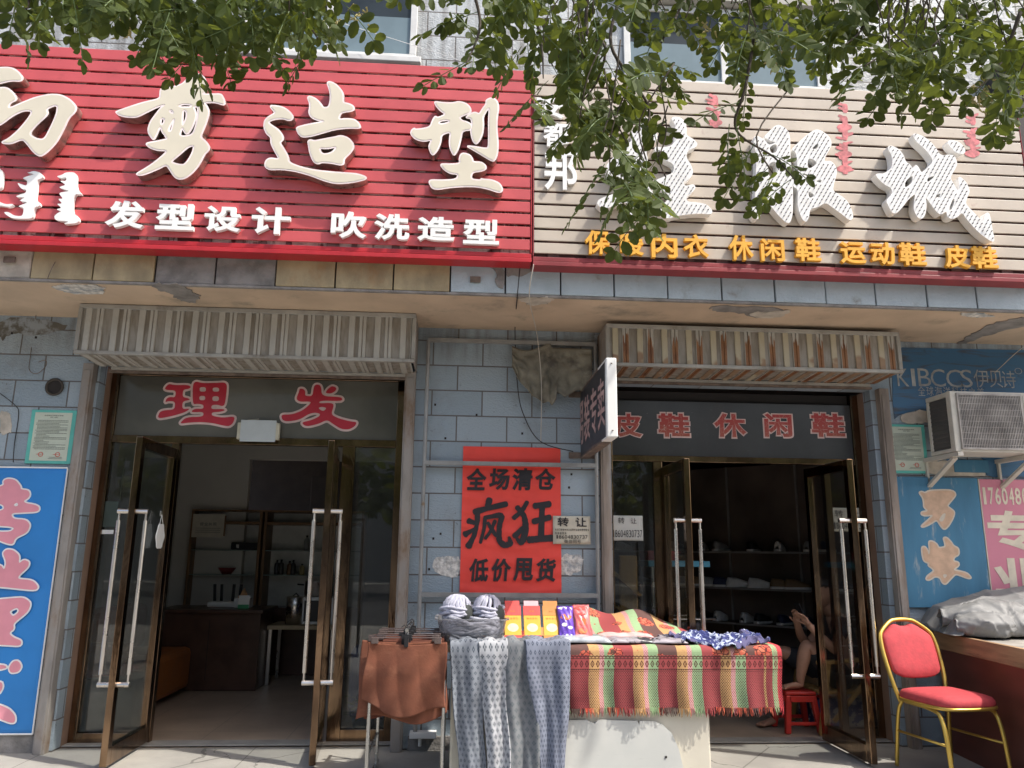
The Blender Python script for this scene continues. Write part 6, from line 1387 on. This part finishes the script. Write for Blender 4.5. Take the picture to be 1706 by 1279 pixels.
for i in range(5):
    x = 1.64+i*.08; b = B(); grid(b, lambda u, v: Vector((x+.07*(u-.5)*(1+.3*v), .76-.02*math.sin(u*6+v*4+i), .78-.34*v)), 8, 10); tag(obj('hung_sandal', b, m_hang, smooth=True, solid=.015), 'dark hanging packet on the wire rack behind the glass door', 'packet', 'packets hung on the wire rack')
# wooden valet stand in the left side light
m_pine = M('yellow_pine', (.46, .27, .09), .55, var=.15, vs=5, stretch=(6, 6, .6)); pv = at(1047, 980, .55)
t = thing('wooden_stand', 'yellow pine cross-braced stand behind the shoe shop side window', 'stand', (pv.x, .6, 0)); b = B(); zt_ = at(1047, 925, .55).z; box(b, pv.x-.075, pv.x+.075, .54, .565, 0, zt_); obj('post', b, m_pine, t, bevel=.02)
b = B(); a_, c_ = at(1020, 952, .53), at(1066, 992, .53); bar(b, a_, c_, .025, .075, up=(0, 1, 0)); obj('brace', b, m_pine, t); b = B(); a_, c_ = at(1024, 1008, .53), at(1062, 1042, .53); bar(b, a_, c_, .025, .06, up=(0, 1, 0)); obj('brace', b, m_pine, t)
# red stool, slippers, crate, low wooden chair
m_plred = M('red_moulded_plastic', (.52, .035, .025), .35, var=.08, bm=.03); sc_ = at(1326, 1140, .52); sX = sc_.x; sH = .30; sY = .55
t = thing('plastic_stool', 'red plastic stool under the seated man\'s bare foot', 'stool', (sX, sY, 0)); w1, w0 = .12, .15
b = B(); box(b, sX-w1, sX+w1, sY-w1, sY+w1, sH-.03, sH); obj('seat', b, m_plred, t, bevel=.012)
for ax, ay in ((-1, -1), (1, -1), (-1, 1), (1, 1)):
    b = B(); T = [(sX+ax*(w1-.002), sY+ay*(w1-.002)), (sX+ax*(w1-.045), sY+ay*(w1-.002)), (sX+ax*(w1-.045), sY+ay*(w1-.045)), (sX+ax*(w1-.002), sY+ay*(w1-.045))]; D = [(sX+ax*w0, sY+ay*w0), (sX+ax*(w0-.04), sY+ay*w0), (sX+ax*(w0-.04), sY+ay*(w0-.04)), (sX+ax*w0, sY+ay*(w0-.04))]
    tv = [b.verts.new((x, y, sH-.031)) for x, y in T]; dv = [b.verts.new((x, y, .001)) for x, y in D]; b.faces.new(tv); b.faces.new(dv[::-1])
    for k in range(4): b.faces.new((tv[k-1], tv[k], dv[k], dv[k-1]))
    obj('leg', b, m_plred, t, bevel=.005)
for s in (-1, 1):
    b = B(); box(b, sX-.09, sX+.09, sY+s*.126-.006, sY+s*.126+.006, sH-.075, sH-.031); obj('apron', b, m_plred, t, bevel=.003)
    b = B(); box(b, sX+s*.126-.006, sX+s*.126+.006, sY-.09, sY+.09, sH-.075, sH-.031); obj('apron', b, m_plred, t, bevel=.003)
    b = B(); box(b, sX-.11, sX+.11, sY+s*.137-.005, sY+s*.137+.005, .06, .085); obj('rung', b, m_plred, t, bevel=.003)
def slipper(px, py, ang, label):
    P = atz(px, py, 0); t = thing('flip_flop', label, 'slipper', (P.x, P.y, 0), 'white flip-flops on the shop floor'); d = Vector((math.cos(ang), math.sin(ang), 0)); s = Vector((-d.y, d.x, 0)); n = 24; b = B(); A, D = [], []
    for k in range(n):
        a = 2*math.pi*k/n; w = .042*(1+.16*math.cos(a)); q = P+d*(.125*math.cos(a))+s*(w*math.sin(a)); A.append(b.verts.new(q+Vector((0, 0, .003)))); D.append(b.verts.new(q+Vector((0, 0, .02))))
    b.faces.new(A[::-1]); b.faces.new(D)
    for k in range(n): b.faces.new((A[k-1], A[k], D[k], D[k-1]))
    obj('sole', b, m_sole, t, bevel=.003); b = B(); tp = P+d*.075+Vector((0, 0, .02)); tube(b, [P-d*.01+s*.04+Vector((0, 0, .016)), P+d*.03+s*.028+Vector((0, 0, .045)), tp], .007, 6); tube(b, [P-d*.01-s*.04+Vector((0, 0, .016)), P+d*.03-s*.028+Vector((0, 0, .045)), tp], .007, 6); obj('strap', b, m_sole, t, smooth=True)
slipper(1280, 1184, .15, 'white flip-flop left of the red stool'); slipper(1340, 1206, .1, 'white flip-flop in front of the red stool'); 
P = atz(1385, 1206, 0); b = B(); grid(b, lambda u, v: Vector((P.x-.1+.22*u, P.y-.02+.1*v, .006+.05*math.sin(math.pi*v)*(1-.6*u))), 12, 8); tag(obj('tan_shoe', b, m_stan, smooth=True, solid=.006), 'tan slipper on the floor behind the glass door', 'slipper')
t = thing('storage_bag', 'blue, white and red striped plastic bag low behind the right glass door', 'bag', (3.05, .7, 0)); b = B(); box(b, 2.85, 3.25, .62, .95, .005, .22); obj('bag_body', b, M('blue_checks', (.05, .09, .30), .5, dirt=((.6, .6, .62), 16, .5, .55)), t, bevel=.02); b = B(); box(b, 2.845, 3.255, .615, .955, .221, .27); obj('bag_rim', b, M('white_red_stripe', (.6, .55, .52), .5, dirt=((.45, .05, .05), 12, .5, .54)), t, bevel=.02)
interior_box('cardboard_box', 'flat cardboard carton standing on the striped bag', 'box', 2.9, 3.2, .66, .92, .274, .36, M('cardboard', (.33, .22, .12), .8), .004)
PX, PY = 3.05, .62                                          # where the man sits
t = thing('wooden_chair', 'low slatted wooden armchair the man sits in', 'chair', (PX, PY, 0)); b = B()
for i in range(5): box(b, PX-.25, PX+.2, PY-.22+i*.095, PY-.14+i*.095, .285, .305)
obj('seat', b, m_pine, t, bevel=.003)
for sx_, sy_ in ((-.24, -.26), (-.24, .26), (.2, -.26), (.2, .26)): b = B(); bar(b, (PX+sx_-.04, PY+sy_, .002), (PX+sx_+.05, PY+sy_, .52), .03, .035); obj('leg', b, m_pine, t)
for sy_ in (-.27, .27): b = B(); bar(b, (PX-.28, PY+sy_, .52), (PX+.27, PY+sy_, .56), .05, .028); obj('armrest', b, m_pine, t, bevel=.006); b = B(); bar(b, (PX-.18, PY+sy_, .10), (PX+.20, PY+sy_*.98, .50), .02, .03); obj('brace', b, m_pine, t)
b = B()
for i in range(4): bar(b, (PX+.22+.05*i, PY-.25, .40+i*.14), (PX+.22+.05*i, PY+.25, .40+i*.14), .018, .07, up=(0, 0, 1))
obj('backrest', b, m_pine, t)
# ================================================================== the seated man
def skinmesh(chains, rad_of, subdiv=2):
    """chains of (name list) over joints J[name]=(xyz, r) grown into one skin"""
    names = []; edges = []
    for ch in chains:
        for a in ch:
            if a not in names: names.append(a)
        for a, c in zip(ch, ch[1:]): edges.append((names.index(a), names.index(c)))
    me = bpy.data.meshes.new('figure'); me.from_pydata([rad_of[n][0] for n in names], edges, []); o = bpy.data.objects.new('figure', me); C.objects.link(o)
    md = o.modifiers.new('skin', 'SKIN'); sub = o.modifiers.new('sub', 'SUBSURF'); sub.levels = subdiv; sub.render_levels = subdiv
    for i, n in enumerate(names):
        r = rad_of[n][1]; r = r if isinstance(r, tuple) else (r, r); me.skin_vertices[0].data[i].radius = r
    me.skin_vertices[0].data[0].use_root = True
    return finish(o)
J = {}
def jt(n, p, r): J[n] = (Vector(p)+(MS if isinstance(p, tuple) else Vector()), r)
MS = Vector((-.07, 0, 0))
jt('pelvis', (3.17, .62, .40), .10); jt('waist', (3.20, .63, .55), .11); jt('chest', (3.17, .62, .74), .125); jt('neck0', (3.10, .59, .86), .06); jt('neck1', (3.06, .575, .925), .048); jt('head0', (3.035, .565, .96), .05)
jt('shR', (3.09, .44, .80), .055); jt('elR', (2.99, .31, .60), .042); jt('foR', (2.88, .31, .70), .036); jt('wrR', (2.80, .33, .79), .026); jt('paR', (2.765, .335, .835), (.034, .018))
jt('shL', (3.17, .79, .81), .055); jt('elL', (2.98, .80, .60), .042); jt('foL', (2.86, .66, .69), .036); jt('wrL', (2.79, .55, .80), .026); jt('paL', (2.775, .52, .845), (.034, .018))
jt('hipR', (3.10, .52, .39), .095); jt('thR', (2.95, .46, .52), .082); jt('knR', (2.80, .43, .655), .060); jt('caR', (2.78, .455, .53), .055); jt('anR', (2.76, .50, .375), .033); jt('heR', (2.775, .51, .338), .032); jt('fmR', (2.70, .50, .332), (.034, .024)); jt('ftR', (2.635, .495, .322), (.038, .018))
jt('hipL', (3.10, .72, .39), .095); jt('thL', (2.92, .78, .48), .082); jt('knL', (2.72, .80, .56), .060); jt('caL', (2.66, .76, .42), .052); jt('anL', (2.62, .70, .12), .033); jt('heL', (2.63, .70, .05), .032); jt('fmL', (2.56, .66, .035), (.036, .024)); jt('ftL', (2.50, .64, .025), (.040, .018))
ch = [['pelvis', 'waist', 'chest', 'neck0', 'neck1', 'head0'], ['chest', 'shR', 'elR', 'foR', 'wrR', 'paR'], ['chest', 'shL', 'elL', 'foL', 'wrL', 'paL'], ['pelvis', 'hipR', 'thR', 'knR', 'caR', 'anR', 'heR', 'fmR', 'ftR'], ['pelvis', 'hipL', 'thL', 'knL', 'caL', 'anL', 'heL', 'fmL', 'ftL']]
for sd, off in (('R', (0, 0, 0)), ('L', (0, 0, 0))):
    pa = J['pa'+sd][0]; wr = J['wr'+sd][0]; d = (pa-wr).normalized(); side = Vector((.35, -1, .1)).normalized() if sd == 'R' else Vector((.3, -.9, .2)).normalized(); curl = d.cross(side).normalized()*(-1)
    if curl.x > 0: curl = -curl
    for k, (s, l) in enumerate(((-.028, .066), (-.010, .076), (.009, .072), (.026, .056))):
        b0 = pa+side*s+d*.022; jt('f%s%da' % (sd, k), b0, .0092); jt('f%s%db' % (sd, k), b0+d*l*.5+curl*.006, .0086); jt('f%s%dc' % (sd, k), b0+d*l*.92+curl*.022, .0072); ch.append(['pa'+sd, 'f%s%da' % (sd, k), 'f%s%db' % (sd, k), 'f%s%dc' % (sd, k)])
    b0 = wr+(pa-wr)*.5-side*.03; jt('t%sa' % sd, b0, .011); jt('t%sb' % sd, b0-side*.022+d*.03+curl*.012, .0098); jt('t%sc' % sd, b0-side*.026+d*.058+curl*.022, .008); ch.append(['wr'+sd, 't%sa' % sd, 't%sb' % sd, 't%sc' % sd])
for sd in 'RL':
    fm = J['fm'+sd][0]; ft = J['ft'+sd][0]; d = (ft-fm).normalized(); s_ = Vector((-d.y, d.x, 0)).normalized()
    for k in range(5):
        jt('o%s%da' % (sd, k), ft+s_*(k-2)*.0165+d*.012, .0105 if k else .0125); jt('o%s%db' % (sd, k), ft+s_*(k-2)*.0175+d*(.040-.004*k)+Vector((0, 0, -.004)), .009 if k else .0115); ch.append(['ft'+sd, 'o%s%da' % (sd, k), 'o%s%db' % (sd, k)])
body_me = skinmesh(ch, J)
# head: a shaped sphere with brow, sockets, nose, lips, jaw and ears, joined into the body mesh
HD = Vector((2.945, .545, 1.035)); fwd = Vector((-.80, -.46, -.36)).normalized(); upv = Vector((-.26, -.18, .95)); upv = (upv-fwd*upv.dot(fwd)).normalized(); rgt = fwd.cross(upv).normalized()
b = B(); b.from_mesh(body_me); bpy.data.meshes.remove(body_me)
hb = B(); bmesh.ops.create_uvsphere(hb, u_segments=48, v_segments=36, radius=1)
for v in hb.verts:
    x, y, z = v.co.x, v.co.y, v.co.z                        # x right, y forward, z up (local)
    w = .074*(1-.20*max(0, -z-.15)); dd = .095 if y < 0 else .090; h = .118
    X_, Y_, Z_ = x*w, y*dd, z*h
    if y > 0:
        Y_ -= .012*max(0, y)*abs(x)**2
        g = lambda cx_, cz_, s1, s2: math.exp(-((x-cx_)/s1)**2-((z-cz_)/s2)**2)
        Y_ += .030*g(0, -.18, .13, .13)+.018*g(0, -.02, .10, .16)       # nose
        Y_ += .006*g(0, .24, .55, .09)                                     # brow
        Y_ -= .014*(g(-.40, .10, .20, .12)+g(.40, .10, .20, .12))         # sockets
        Y_ += .007*(g(-.40, .09, .11, .06)+g(.40, .09, .11, .06))         # eyelids
        Y_ += .007*g(0, -.45, .26, .05)+.007*g(0, -.56, .22, .05)-.006*g(0, -.505, .26, .022)   # lips
        Y_ += .010*g(0, -.80, .26, .13)                                    # chin
        Y_ += .006*(g(-.55, -.12, .2, .2)+g(.55, -.12, .2, .2))           # cheeks
    if z < -.5: X_ *= 1-.15*(-z-.5)
    v.co = Vector((X_, Y_, Z_))
for s in (-1, 1):
    r_ = bmesh.ops.create_uvsphere(hb, u_segments=12, v_segments=10, radius=1)['verts']
    for v in r_: v.co = Vector((s*(.076+.010*v.co.x*s), -.008+.020*v.co.y, -.005+.032*v.co.z))
for v in hb.verts: q = v.co.copy(); v.co = HD+rgt*q.x+fwd*q.y+upv*q.z
tm = bpy.data.meshes.new('head_part'); hb.to_mesh(tm); hb.free(); b.from_mesh(tm); bpy.data.meshes.remove(tm)
m_skin = M('skin', (.42, .225, .145), .55, var=.08, vs=14, bm=.05)
man = obj('person', b, m_skin, smooth=True); tag(man, 'seated man in black, bare foot on the red stool, hand raised', 'person')
W[man.name] = Vector()
def sub_skin(chs, grow, name, mat, cut=None):
    JJ = {k: (v[0], tuple(a+grow for a in v[1]) if isinstance(v[1], tuple) else v[1]+grow) for k, v in J.items()}
    me = skinmesh(chs, JJ); bb = B(); bb.from_mesh(me); bpy.data.meshes.remove(me); return obj(name, bb, mat, man, smooth=True)
m_blackcloth = M('black_jersey', (.022, .024, .03), .9, var=.2, vs=14, bm=.5, bs=25); m_shorts = M('black_shorts', (.018, .018, .022), .85, var=.2, vs=12, bm=.4, bs=25)
def mid(n, a, c, f, r): J[n] = (J[a][0]*(1-f)+J[c][0]*f, r)
mid('slR', 'shR', 'elR', .55, .052); mid('slL', 'shL', 'elL', .55, .052); mid('hmR', 'thR', 'knR', .82, .074); mid('hmL', 'thL', 'knL', .82, .074); mid('nkS', 'chest', 'neck0', .75, .07)
sub_skin([['pelvis', 'waist', 'chest', 'nkS'], ['chest', 'shR', 'slR'], ['chest', 'shL', 'slL']], .012, 'shirt', m_blackcloth)
sub_skin([['pelvis', 'hipR', 'thR', 'hmR'], ['pelvis', 'hipL', 'thL', 'hmL']], .014, 'shorts', m_shorts)
b = B(); bmesh.ops.create_uvsphere(b, u_segments=32, v_segments=20, radius=1); dele = []
for v in b.verts:
    x, y, z = v.co; keep = z > .30+.42*max(0, y)+.10*max(0, y)*0 or (y < -.1 and z > -.35)
    if not keep: dele.append(v)
    q = Vector((x*.079, y*.100, z*.122)); v.co = HD+rgt*q.x+fwd*q.y+upv*q.z
bmesh.ops.delete(b, geom=dele, context='VERTS'); obj('hair', b, M('black_hair', (.018, .016, .015), .6, var=.3, vs=40, bm=.5), man, smooth=True, solid=.006)
b = B()
for s in (-1, 1):
    bmesh.ops.create_uvsphere(b, u_segments=12, v_segments=8, radius=.011, matrix=Matrix.Translation(HD+rgt*(s*.030)+fwd*.0755+upv*.010))
obj('eyes', b, M('eye', (.08, .06, .05), .2), man, smooth=True)
b = B()
for s in (-1, 1): tube(b, [HD+rgt*(s*.014)+fwd*.089+upv*.030, HD+rgt*(s*.032)+fwd*.087+upv*.036, HD+rgt*(s*.050)+fwd*.074+upv*.030], [.002, .0032, .002], 6)
obj('eyebrows', b, M('brow_hair', (.02, .017, .015), .8), man, smooth=True)
t = thing('mobile_phone', 'dark mobile phone held up by the seated man', 'phone', tuple(J['paL'][0])); pc = (J['paL'][0]+J['paR'][0])*.5+Vector((-.0, .0, .045)); b = B(); box(b, pc.x-.004, pc.x+.004, pc.y-.04, pc.y+.04, pc.z-.075, pc.z+.075, rot=(0, -.35, .1)); obj('phone_body', b, m_black, t, bevel=.003)
# ================================================================== trees: only their hanging twigs reach into the picture
def leaf_mat(name, c1, c2):
    m, nt, p = newmat(name); out = nt.nodes['Material Output']; k = coords(nt); oi = nt.nodes.new('ShaderNodeNewGeometry')
    c = mixc(nt, X(nt, oi.outputs['Random Per Island']), c1, c2); setc(nt, p, c); p.inputs['Roughness'].default_value = .6; p.inputs['Specular IOR Level'].default_value = .2
    tr = nt.nodes.new('ShaderNodeBsdfTranslucent'); nt.links.new(mixc(nt, X(nt, oi.outputs['Random Per Island']), (.16, .20, .02), (.27, .31, .04)), tr.inputs[0])
    mx = nt.nodes.new('ShaderNodeMixShader'); mx.inputs[0].default_value = .28; nt.links.new(p.outputs[0], mx.inputs[1]); nt.links.new(tr.outputs[0], mx.inputs[2]); nt.links.new(mx.outputs[0], out.inputs[0]); return m
m_leaf = leaf_mat('locust_leaflet', (.036, .055, .015), (.072, .102, .026)); m_bark = M('grey_bark', (.13, .105, .08), .9, var=.3, vs=10, bm=.8, bs=25, stretch=(1, 1, .3)); m_twig = M('dark_twig', (.065, .05, .035), .8); m_pod = M('dry_flower', (.40, .34, .14), .9)
LF = [(0, 0, 0), (.28, .30, .05), (.62, .36, .055), (.90, .20, .02), (1, 0, -.03), (.90, -.20, .02), (.62, -.36, .055), (.28, -.30, .05)]
class Leaves:
    def __init__(s, seed): s.v = []; s.f = []; s.r = random.Random(seed); s.tv = B()
    def leaflet(s, o, d, side, L):
        d = d.normalized(); n = d.cross(side)
        if n.length < 1e-4: return
        n.normalize(); sd = n.cross(d); i0 = len(s.v); bend = s.r.uniform(-.1, .18); wd = L*s.r.uniform(1.0, 1.25)
        for a, w, h in LF: s.v.append(o+d*(a*L)+sd*(w*wd*.78)+n*(h*L-bend*a*a*L))
        s.f.append((i0, i0+1, i0+2, i0+3, i0+4)); s.f.append((i0, i0+4, i0+5, i0+6, i0+7))
    def rachis(s, o, d, length, pairs, L):
        r = s.r; d = d.normalized(); side = d.cross(Vector((r.gauss(0, 1), r.gauss(0, 1), r.gauss(0, 1)))).normalized(); P = [Vector(o)]; n = pairs+1; droop = r.uniform(.02, .10)
        for k in range(n):
            d = (d+Vector((0, 0, -droop))+side*r.uniform(-.04, .04)).normalized(); P.append(P[-1]+d*(length/n)); side = (side-d*side.dot(d)).normalized()
            if k >= 1 or pairs < 6:
                for sg in (-1, 1):
                    ld = (side*sg*r.uniform(.8, 1.1)+d*r.uniform(.15, .55)+Vector((0, 0, -r.uniform(.1, .65)))); nn = d if abs(ld.normalized().dot(d)) < .95 else side
                    s.leaflet(P[-1]+side*sg*.003, ld, (nn+Vector((r.gauss(0, .35), r.gauss(0, .35), r.gauss(0, .35)))), L*r.uniform(.78, 1.12)*(.8 if k < 2 or k > n-2 else 1))
        s.leaflet(P[-1], d, side, L*.95); tube(s.tv, P, [.0016]*len(P), 4, cap=False)
    def mesh(s, name, mat, parent):
        me = bpy.data.meshes.new(name); off = W.get(parent.name, Vector()); s.tv.verts.index_update(); k = len(s.v); nf = len(s.f)
        sv = [v.co.copy() for v in s.tv.verts]; sf = [tuple(v.index+k for v in f.verts) for f in s.tv.faces]; s.tv.free(); me.from_pydata([tuple(v-off) for v in s.v+sv], [], s.f+sf)
        for m in mat: me.materials.append(m)
        me.polygons.foreach_set('material_index', [0]*nf+[1]*len(sf)); o = bpy.data.objects.new(name, me); C.objects.link(o); o.parent = parent; W[o.name] = off; return o
def catmull(P, n=8):
    P = [Vector(p) for p in P]; Q = []
    for i in range(len(P)-1):
        p0, p1, p2, p3 = P[max(0, i-1)], P[i], P[i+1], P[min(len(P)-1, i+2)]
        for k in range(n): t_ = k/n; Q.append(.5*((2*p1)+(p2-p0)*t_+(2*p0-5*p1+4*p2-p3)*t_*t_+(3*p1-p0-3*p2+p3)*t_**3))
    return Q+[P[-1]]
def tree(label, base, lean, boughs, twigs, clusters, upper, seed, pods):
    t = thing('locust_tree', label, 'tree', base); lv = Leaves(seed); r = lv.r
    b = B(); bp = Vector(base); top = bp+lean; P = catmull([bp, bp+lean*.35+Vector((.04, .02, 0)), bp+lean*.7, top]); tube(b, P, [.16-.08*i/(len(P)-1) for i in range(len(P))], 14); obj('trunk', b, m_bark, t, smooth=True)
    for bo in boughs:
        b = B(); P = catmull([top]+[Vector(p) for p in bo]); tube(b, P, [max(.012, .07*(1-i/(len(P)-1)*.85)) for i in range(len(P))], 10); obj('bough', b, m_bark, t, smooth=True)
    tb_ = B(); twig_pts = []
    for px, Y in twigs:
        P = [at(x, y, Y+.05*math.sin(i*2.1)) for i, (x, y) in enumerate(px)]; P = catmull(P, 6); tube(tb_, P, [.0075*(1-.72*i/(len(P)-1)) for i in range(len(P))], 6); twig_pts += P
        for q in P[2::3]:
            for _ in range(r.choice((0, 1, 1, 1))): lv.rachis(q, Vector((r.gauss(0, .8), r.gauss(0, .5), -.55)), r.uniform(.15, .22), r.choice((4, 5, 5, 6)), r.uniform(.042, .056))
    for cx_, cy_, rx_, ry_, n in clusters:
        for _ in range(int(n*.60+.5)):
            a = r.uniform(0, 6.283); q = math.sqrt(r.random()); Y = r.uniform(-3.72, -3.05); o = at(cx_+math.cos(a)*q*rx_, cy_+math.sin(a)*q*ry_, Y); d = Vector((r.gauss(0, .75), r.gauss(0, .55), r.uniform(-1.0, -.1)))
            L = r.uniform(.040, .056); lv.rachis(o, d, r.uniform(.15, .22), r.choice((4, 5, 5, 6)), L)
            if r.random() < .35: tube(tb_, catmull([o, o+Vector((r.uniform(-.05, .05), r.uniform(-.04, .04), .12)), o+Vector((r.uniform(-.1, .1), r.uniform(-.06, .06), .3))], 4), [.0025]*9, 5)
    for c, s, n in upper:
        for _ in range(n):
            o = Vector(c)+Vector((r.gauss(0, s[0]), r.gauss(0, s[1]), r.gauss(0, s[2])))
            if (o.z-CP.z) < .86*(o.y-CP.y)+.25: continue     # keep the upper crown off the open part of the street
            lv.rachis(o, Vector((r.gauss(0, .8), r.gauss(0, .8), r.uniform(-.8, .1))), r.uniform(.16, .24), 6, .05)
    lv.mesh('foliage', [m_leaf, bpy.data.materials.get('leaf_stalk') or M('leaf_stalk', (.10, .15, .05), .6)], t); obj('twigs', tb_, m_twig, t, smooth=True)
    pb = B()
    for px, py, n in pods:
        o = at(px, py, -3.35)
        for _ in range(n):
            p = o+Vector((r.gauss(0, .018), r.gauss(0, .018), r.gauss(0, .03))); tube(pb, [p, p+Vector((r.gauss(0, .012), r.gauss(0, .012), -.012))], [.004, .0015], 4)
    if pods: obj('dry_blossom', pb, m_pod, t)
    return t
tree('leafy locust tree whose twigs hang over the beige shoe sign', (3.9, -3.9, 0), Vector((-.5, .1, 3.6)), [[(2.4, -3.7, 3.9), (1.2, -3.5, 3.65), (.4, -3.4, 3.45)], [(3.0, -3.3, 4.2), (2.2, -3.0, 4.3)], [(2.9, -3.6, 4.3), (1.9, -3.6, 4.5), (.9, -3.4, 4.3)]],
     [([(1046, -90), (1030, 0), (1018, 75), (1062, 145), (1082, 190), (1064, 270), (1036, 345)], -3.4), ([(1150, -60), (1132, 15), (1102, 70), (1078, 140)], -3.3), ([(985, -60), (977, 50), (1008, 78), (992, 140), (950, 190)], -3.45), ([(1215, -60), (1255, 30), (1243, 140), (1226, 215), (1290, 262), (1325, 300)], -3.35), ([(1590, -60), (1607, 12), (1562, 68), (1532, 95), (1500, 140)], -3.3), ([(1700, 20), (1665, 110), (1625, 150)], -3.4), ([(1440, -40), (1440, 40), (1400, 80)], -3.4), ([(780, -40), (800, 40), (775, 110)], -3.5), ([(870, -40), (900, 60), (905, 130)], -3.45), ([(1370, -60), (1320, 30), (1290, 90)], -3.3), ([(1520, -60), (1500, 60), (1440, 110)], -3.45)],
     [(770, -10, 60, 35, 12), (860, -20, 70, 40, 20), (950, 40, 80, 70, 32), (955, 150, 55, 60, 17), (1015, 190, 60, 65, 30), (1050, 265, 50, 45, 14), (1030, 320, 30, 25, 7), (1095, 310, 25, 20, 4), (1160, -10, 110, 45, 30), (1270, 20, 80, 60, 20), (1235, 215, 30, 40, 6), (1290, 270, 35, 25, 5), (1380, -10, 90, 45, 30), (1480, 30, 90, 60, 48), (1500, 110, 50, 35, 14), (1620, 20, 100, 70, 52), (1680, 130, 35, 60, 16), (1590, 95, 40, 40, 10), (1095, 110, 40, 50, 6), (880, 90, 20, 30, 2)],
     [((2.2, -3.5, 4.5), (1.1, .5, .45), 330), ((.6, -3.6, 4.1), (.6, .4, .3), 90), ((3.2, -2.9, 4.9), (.9, .5, .5), 160)], 41, [(1300, 100, 40), (1380, 40, 30), (1640, 160, 40), (1170, 60, 15)])
tree('leafy locust tree whose twigs hang over the red hairdresser sign', (-3.6, -4.0, 0), Vector((.5, .1, 3.5)), [[(-2.2, -3.7, 3.8), (-1.3, -3.5, 3.6), (-.5, -3.4, 3.5)], [(-2.6, -3.3, 4.1), (-1.8, -3.1, 4.3)]],
     [([(485, -80), (498, 0), (515, 40), (530, 65)], -3.4), ([(330, -80), (338, 20), (345, 70), (365, 90)], -3.35), ([(200, -80), (215, 0), (205, 20)], -3.4), ([(40, -70), (48, 0), (35, 25)], -3.3), ([(110, -50), (130, 20)], -3.4)],
     [(50, -55, 80, 40, 26), (170, -40, 100, 45, 50), (270, -20, 80, 45, 44), (310, 40, 30, 30, 8), (370, -15, 80, 50, 46), (450, -15, 70, 45, 40), (515, -10, 50, 35, 18), (580, -55, 40, 25, 8), (20, 10, 20, 20, 2)],
     [((-1.9, -3.5, 4.4), (1.0, .5, .45), 260), ((-.6, -3.6, 4.1), (.5, .4, .3), 60)], 17, [(205, 40, 40), (560, 40, 30), (600, 30, 20)])
# ================================================================== across the street (seen only as reflections in the glass)
b = B(); box(b, -60, 60, -26, -8.5, -.12, .004); tag(obj('road', b, M('asphalt', (.055, .055, .058), .85, var=.15)), None, None, kind='structure')
lv = Leaves(77)
for i in range(15):
    cx_ = -21+i*3.0+lv.r.uniform(-.5, .5)
    for _ in range(230):
        o = Vector((cx_+lv.r.gauss(0, 1.2), -19+lv.r.gauss(0, .9), 2.6+abs(lv.r.gauss(0, 1.7)))); d = Vector((lv.r.gauss(0, 1), lv.r.gauss(0, 1), lv.r.gauss(-.3, .6))); s_ = Vector((lv.r.gauss(0, 1), lv.r.gauss(0, 1), lv.r.gauss(0, 1))); lv.leaflet(o, d, s_, lv.r.uniform(.4, .7))
me = bpy.data.meshes.new('far_trees'); me.from_pydata([tuple(v) for v in lv.v], [], lv.f); me.materials.append(m_leaf); lv.tv.free(); o = bpy.data.objects.new('far_trees', me); C.objects.link(o); tag(o, 'row of green street trees across the road, seen as a reflection', 'trees', kind='stuff')
t = thing('opposite_building', 'plain pale building across the road, seen as a reflection', 'building', (0, -30, 0)); b = B(); box(b, -45, 45, -34, -30, 0, 9); obj('wall', b, M('far_render', (.36, .34, .31), .9), t)
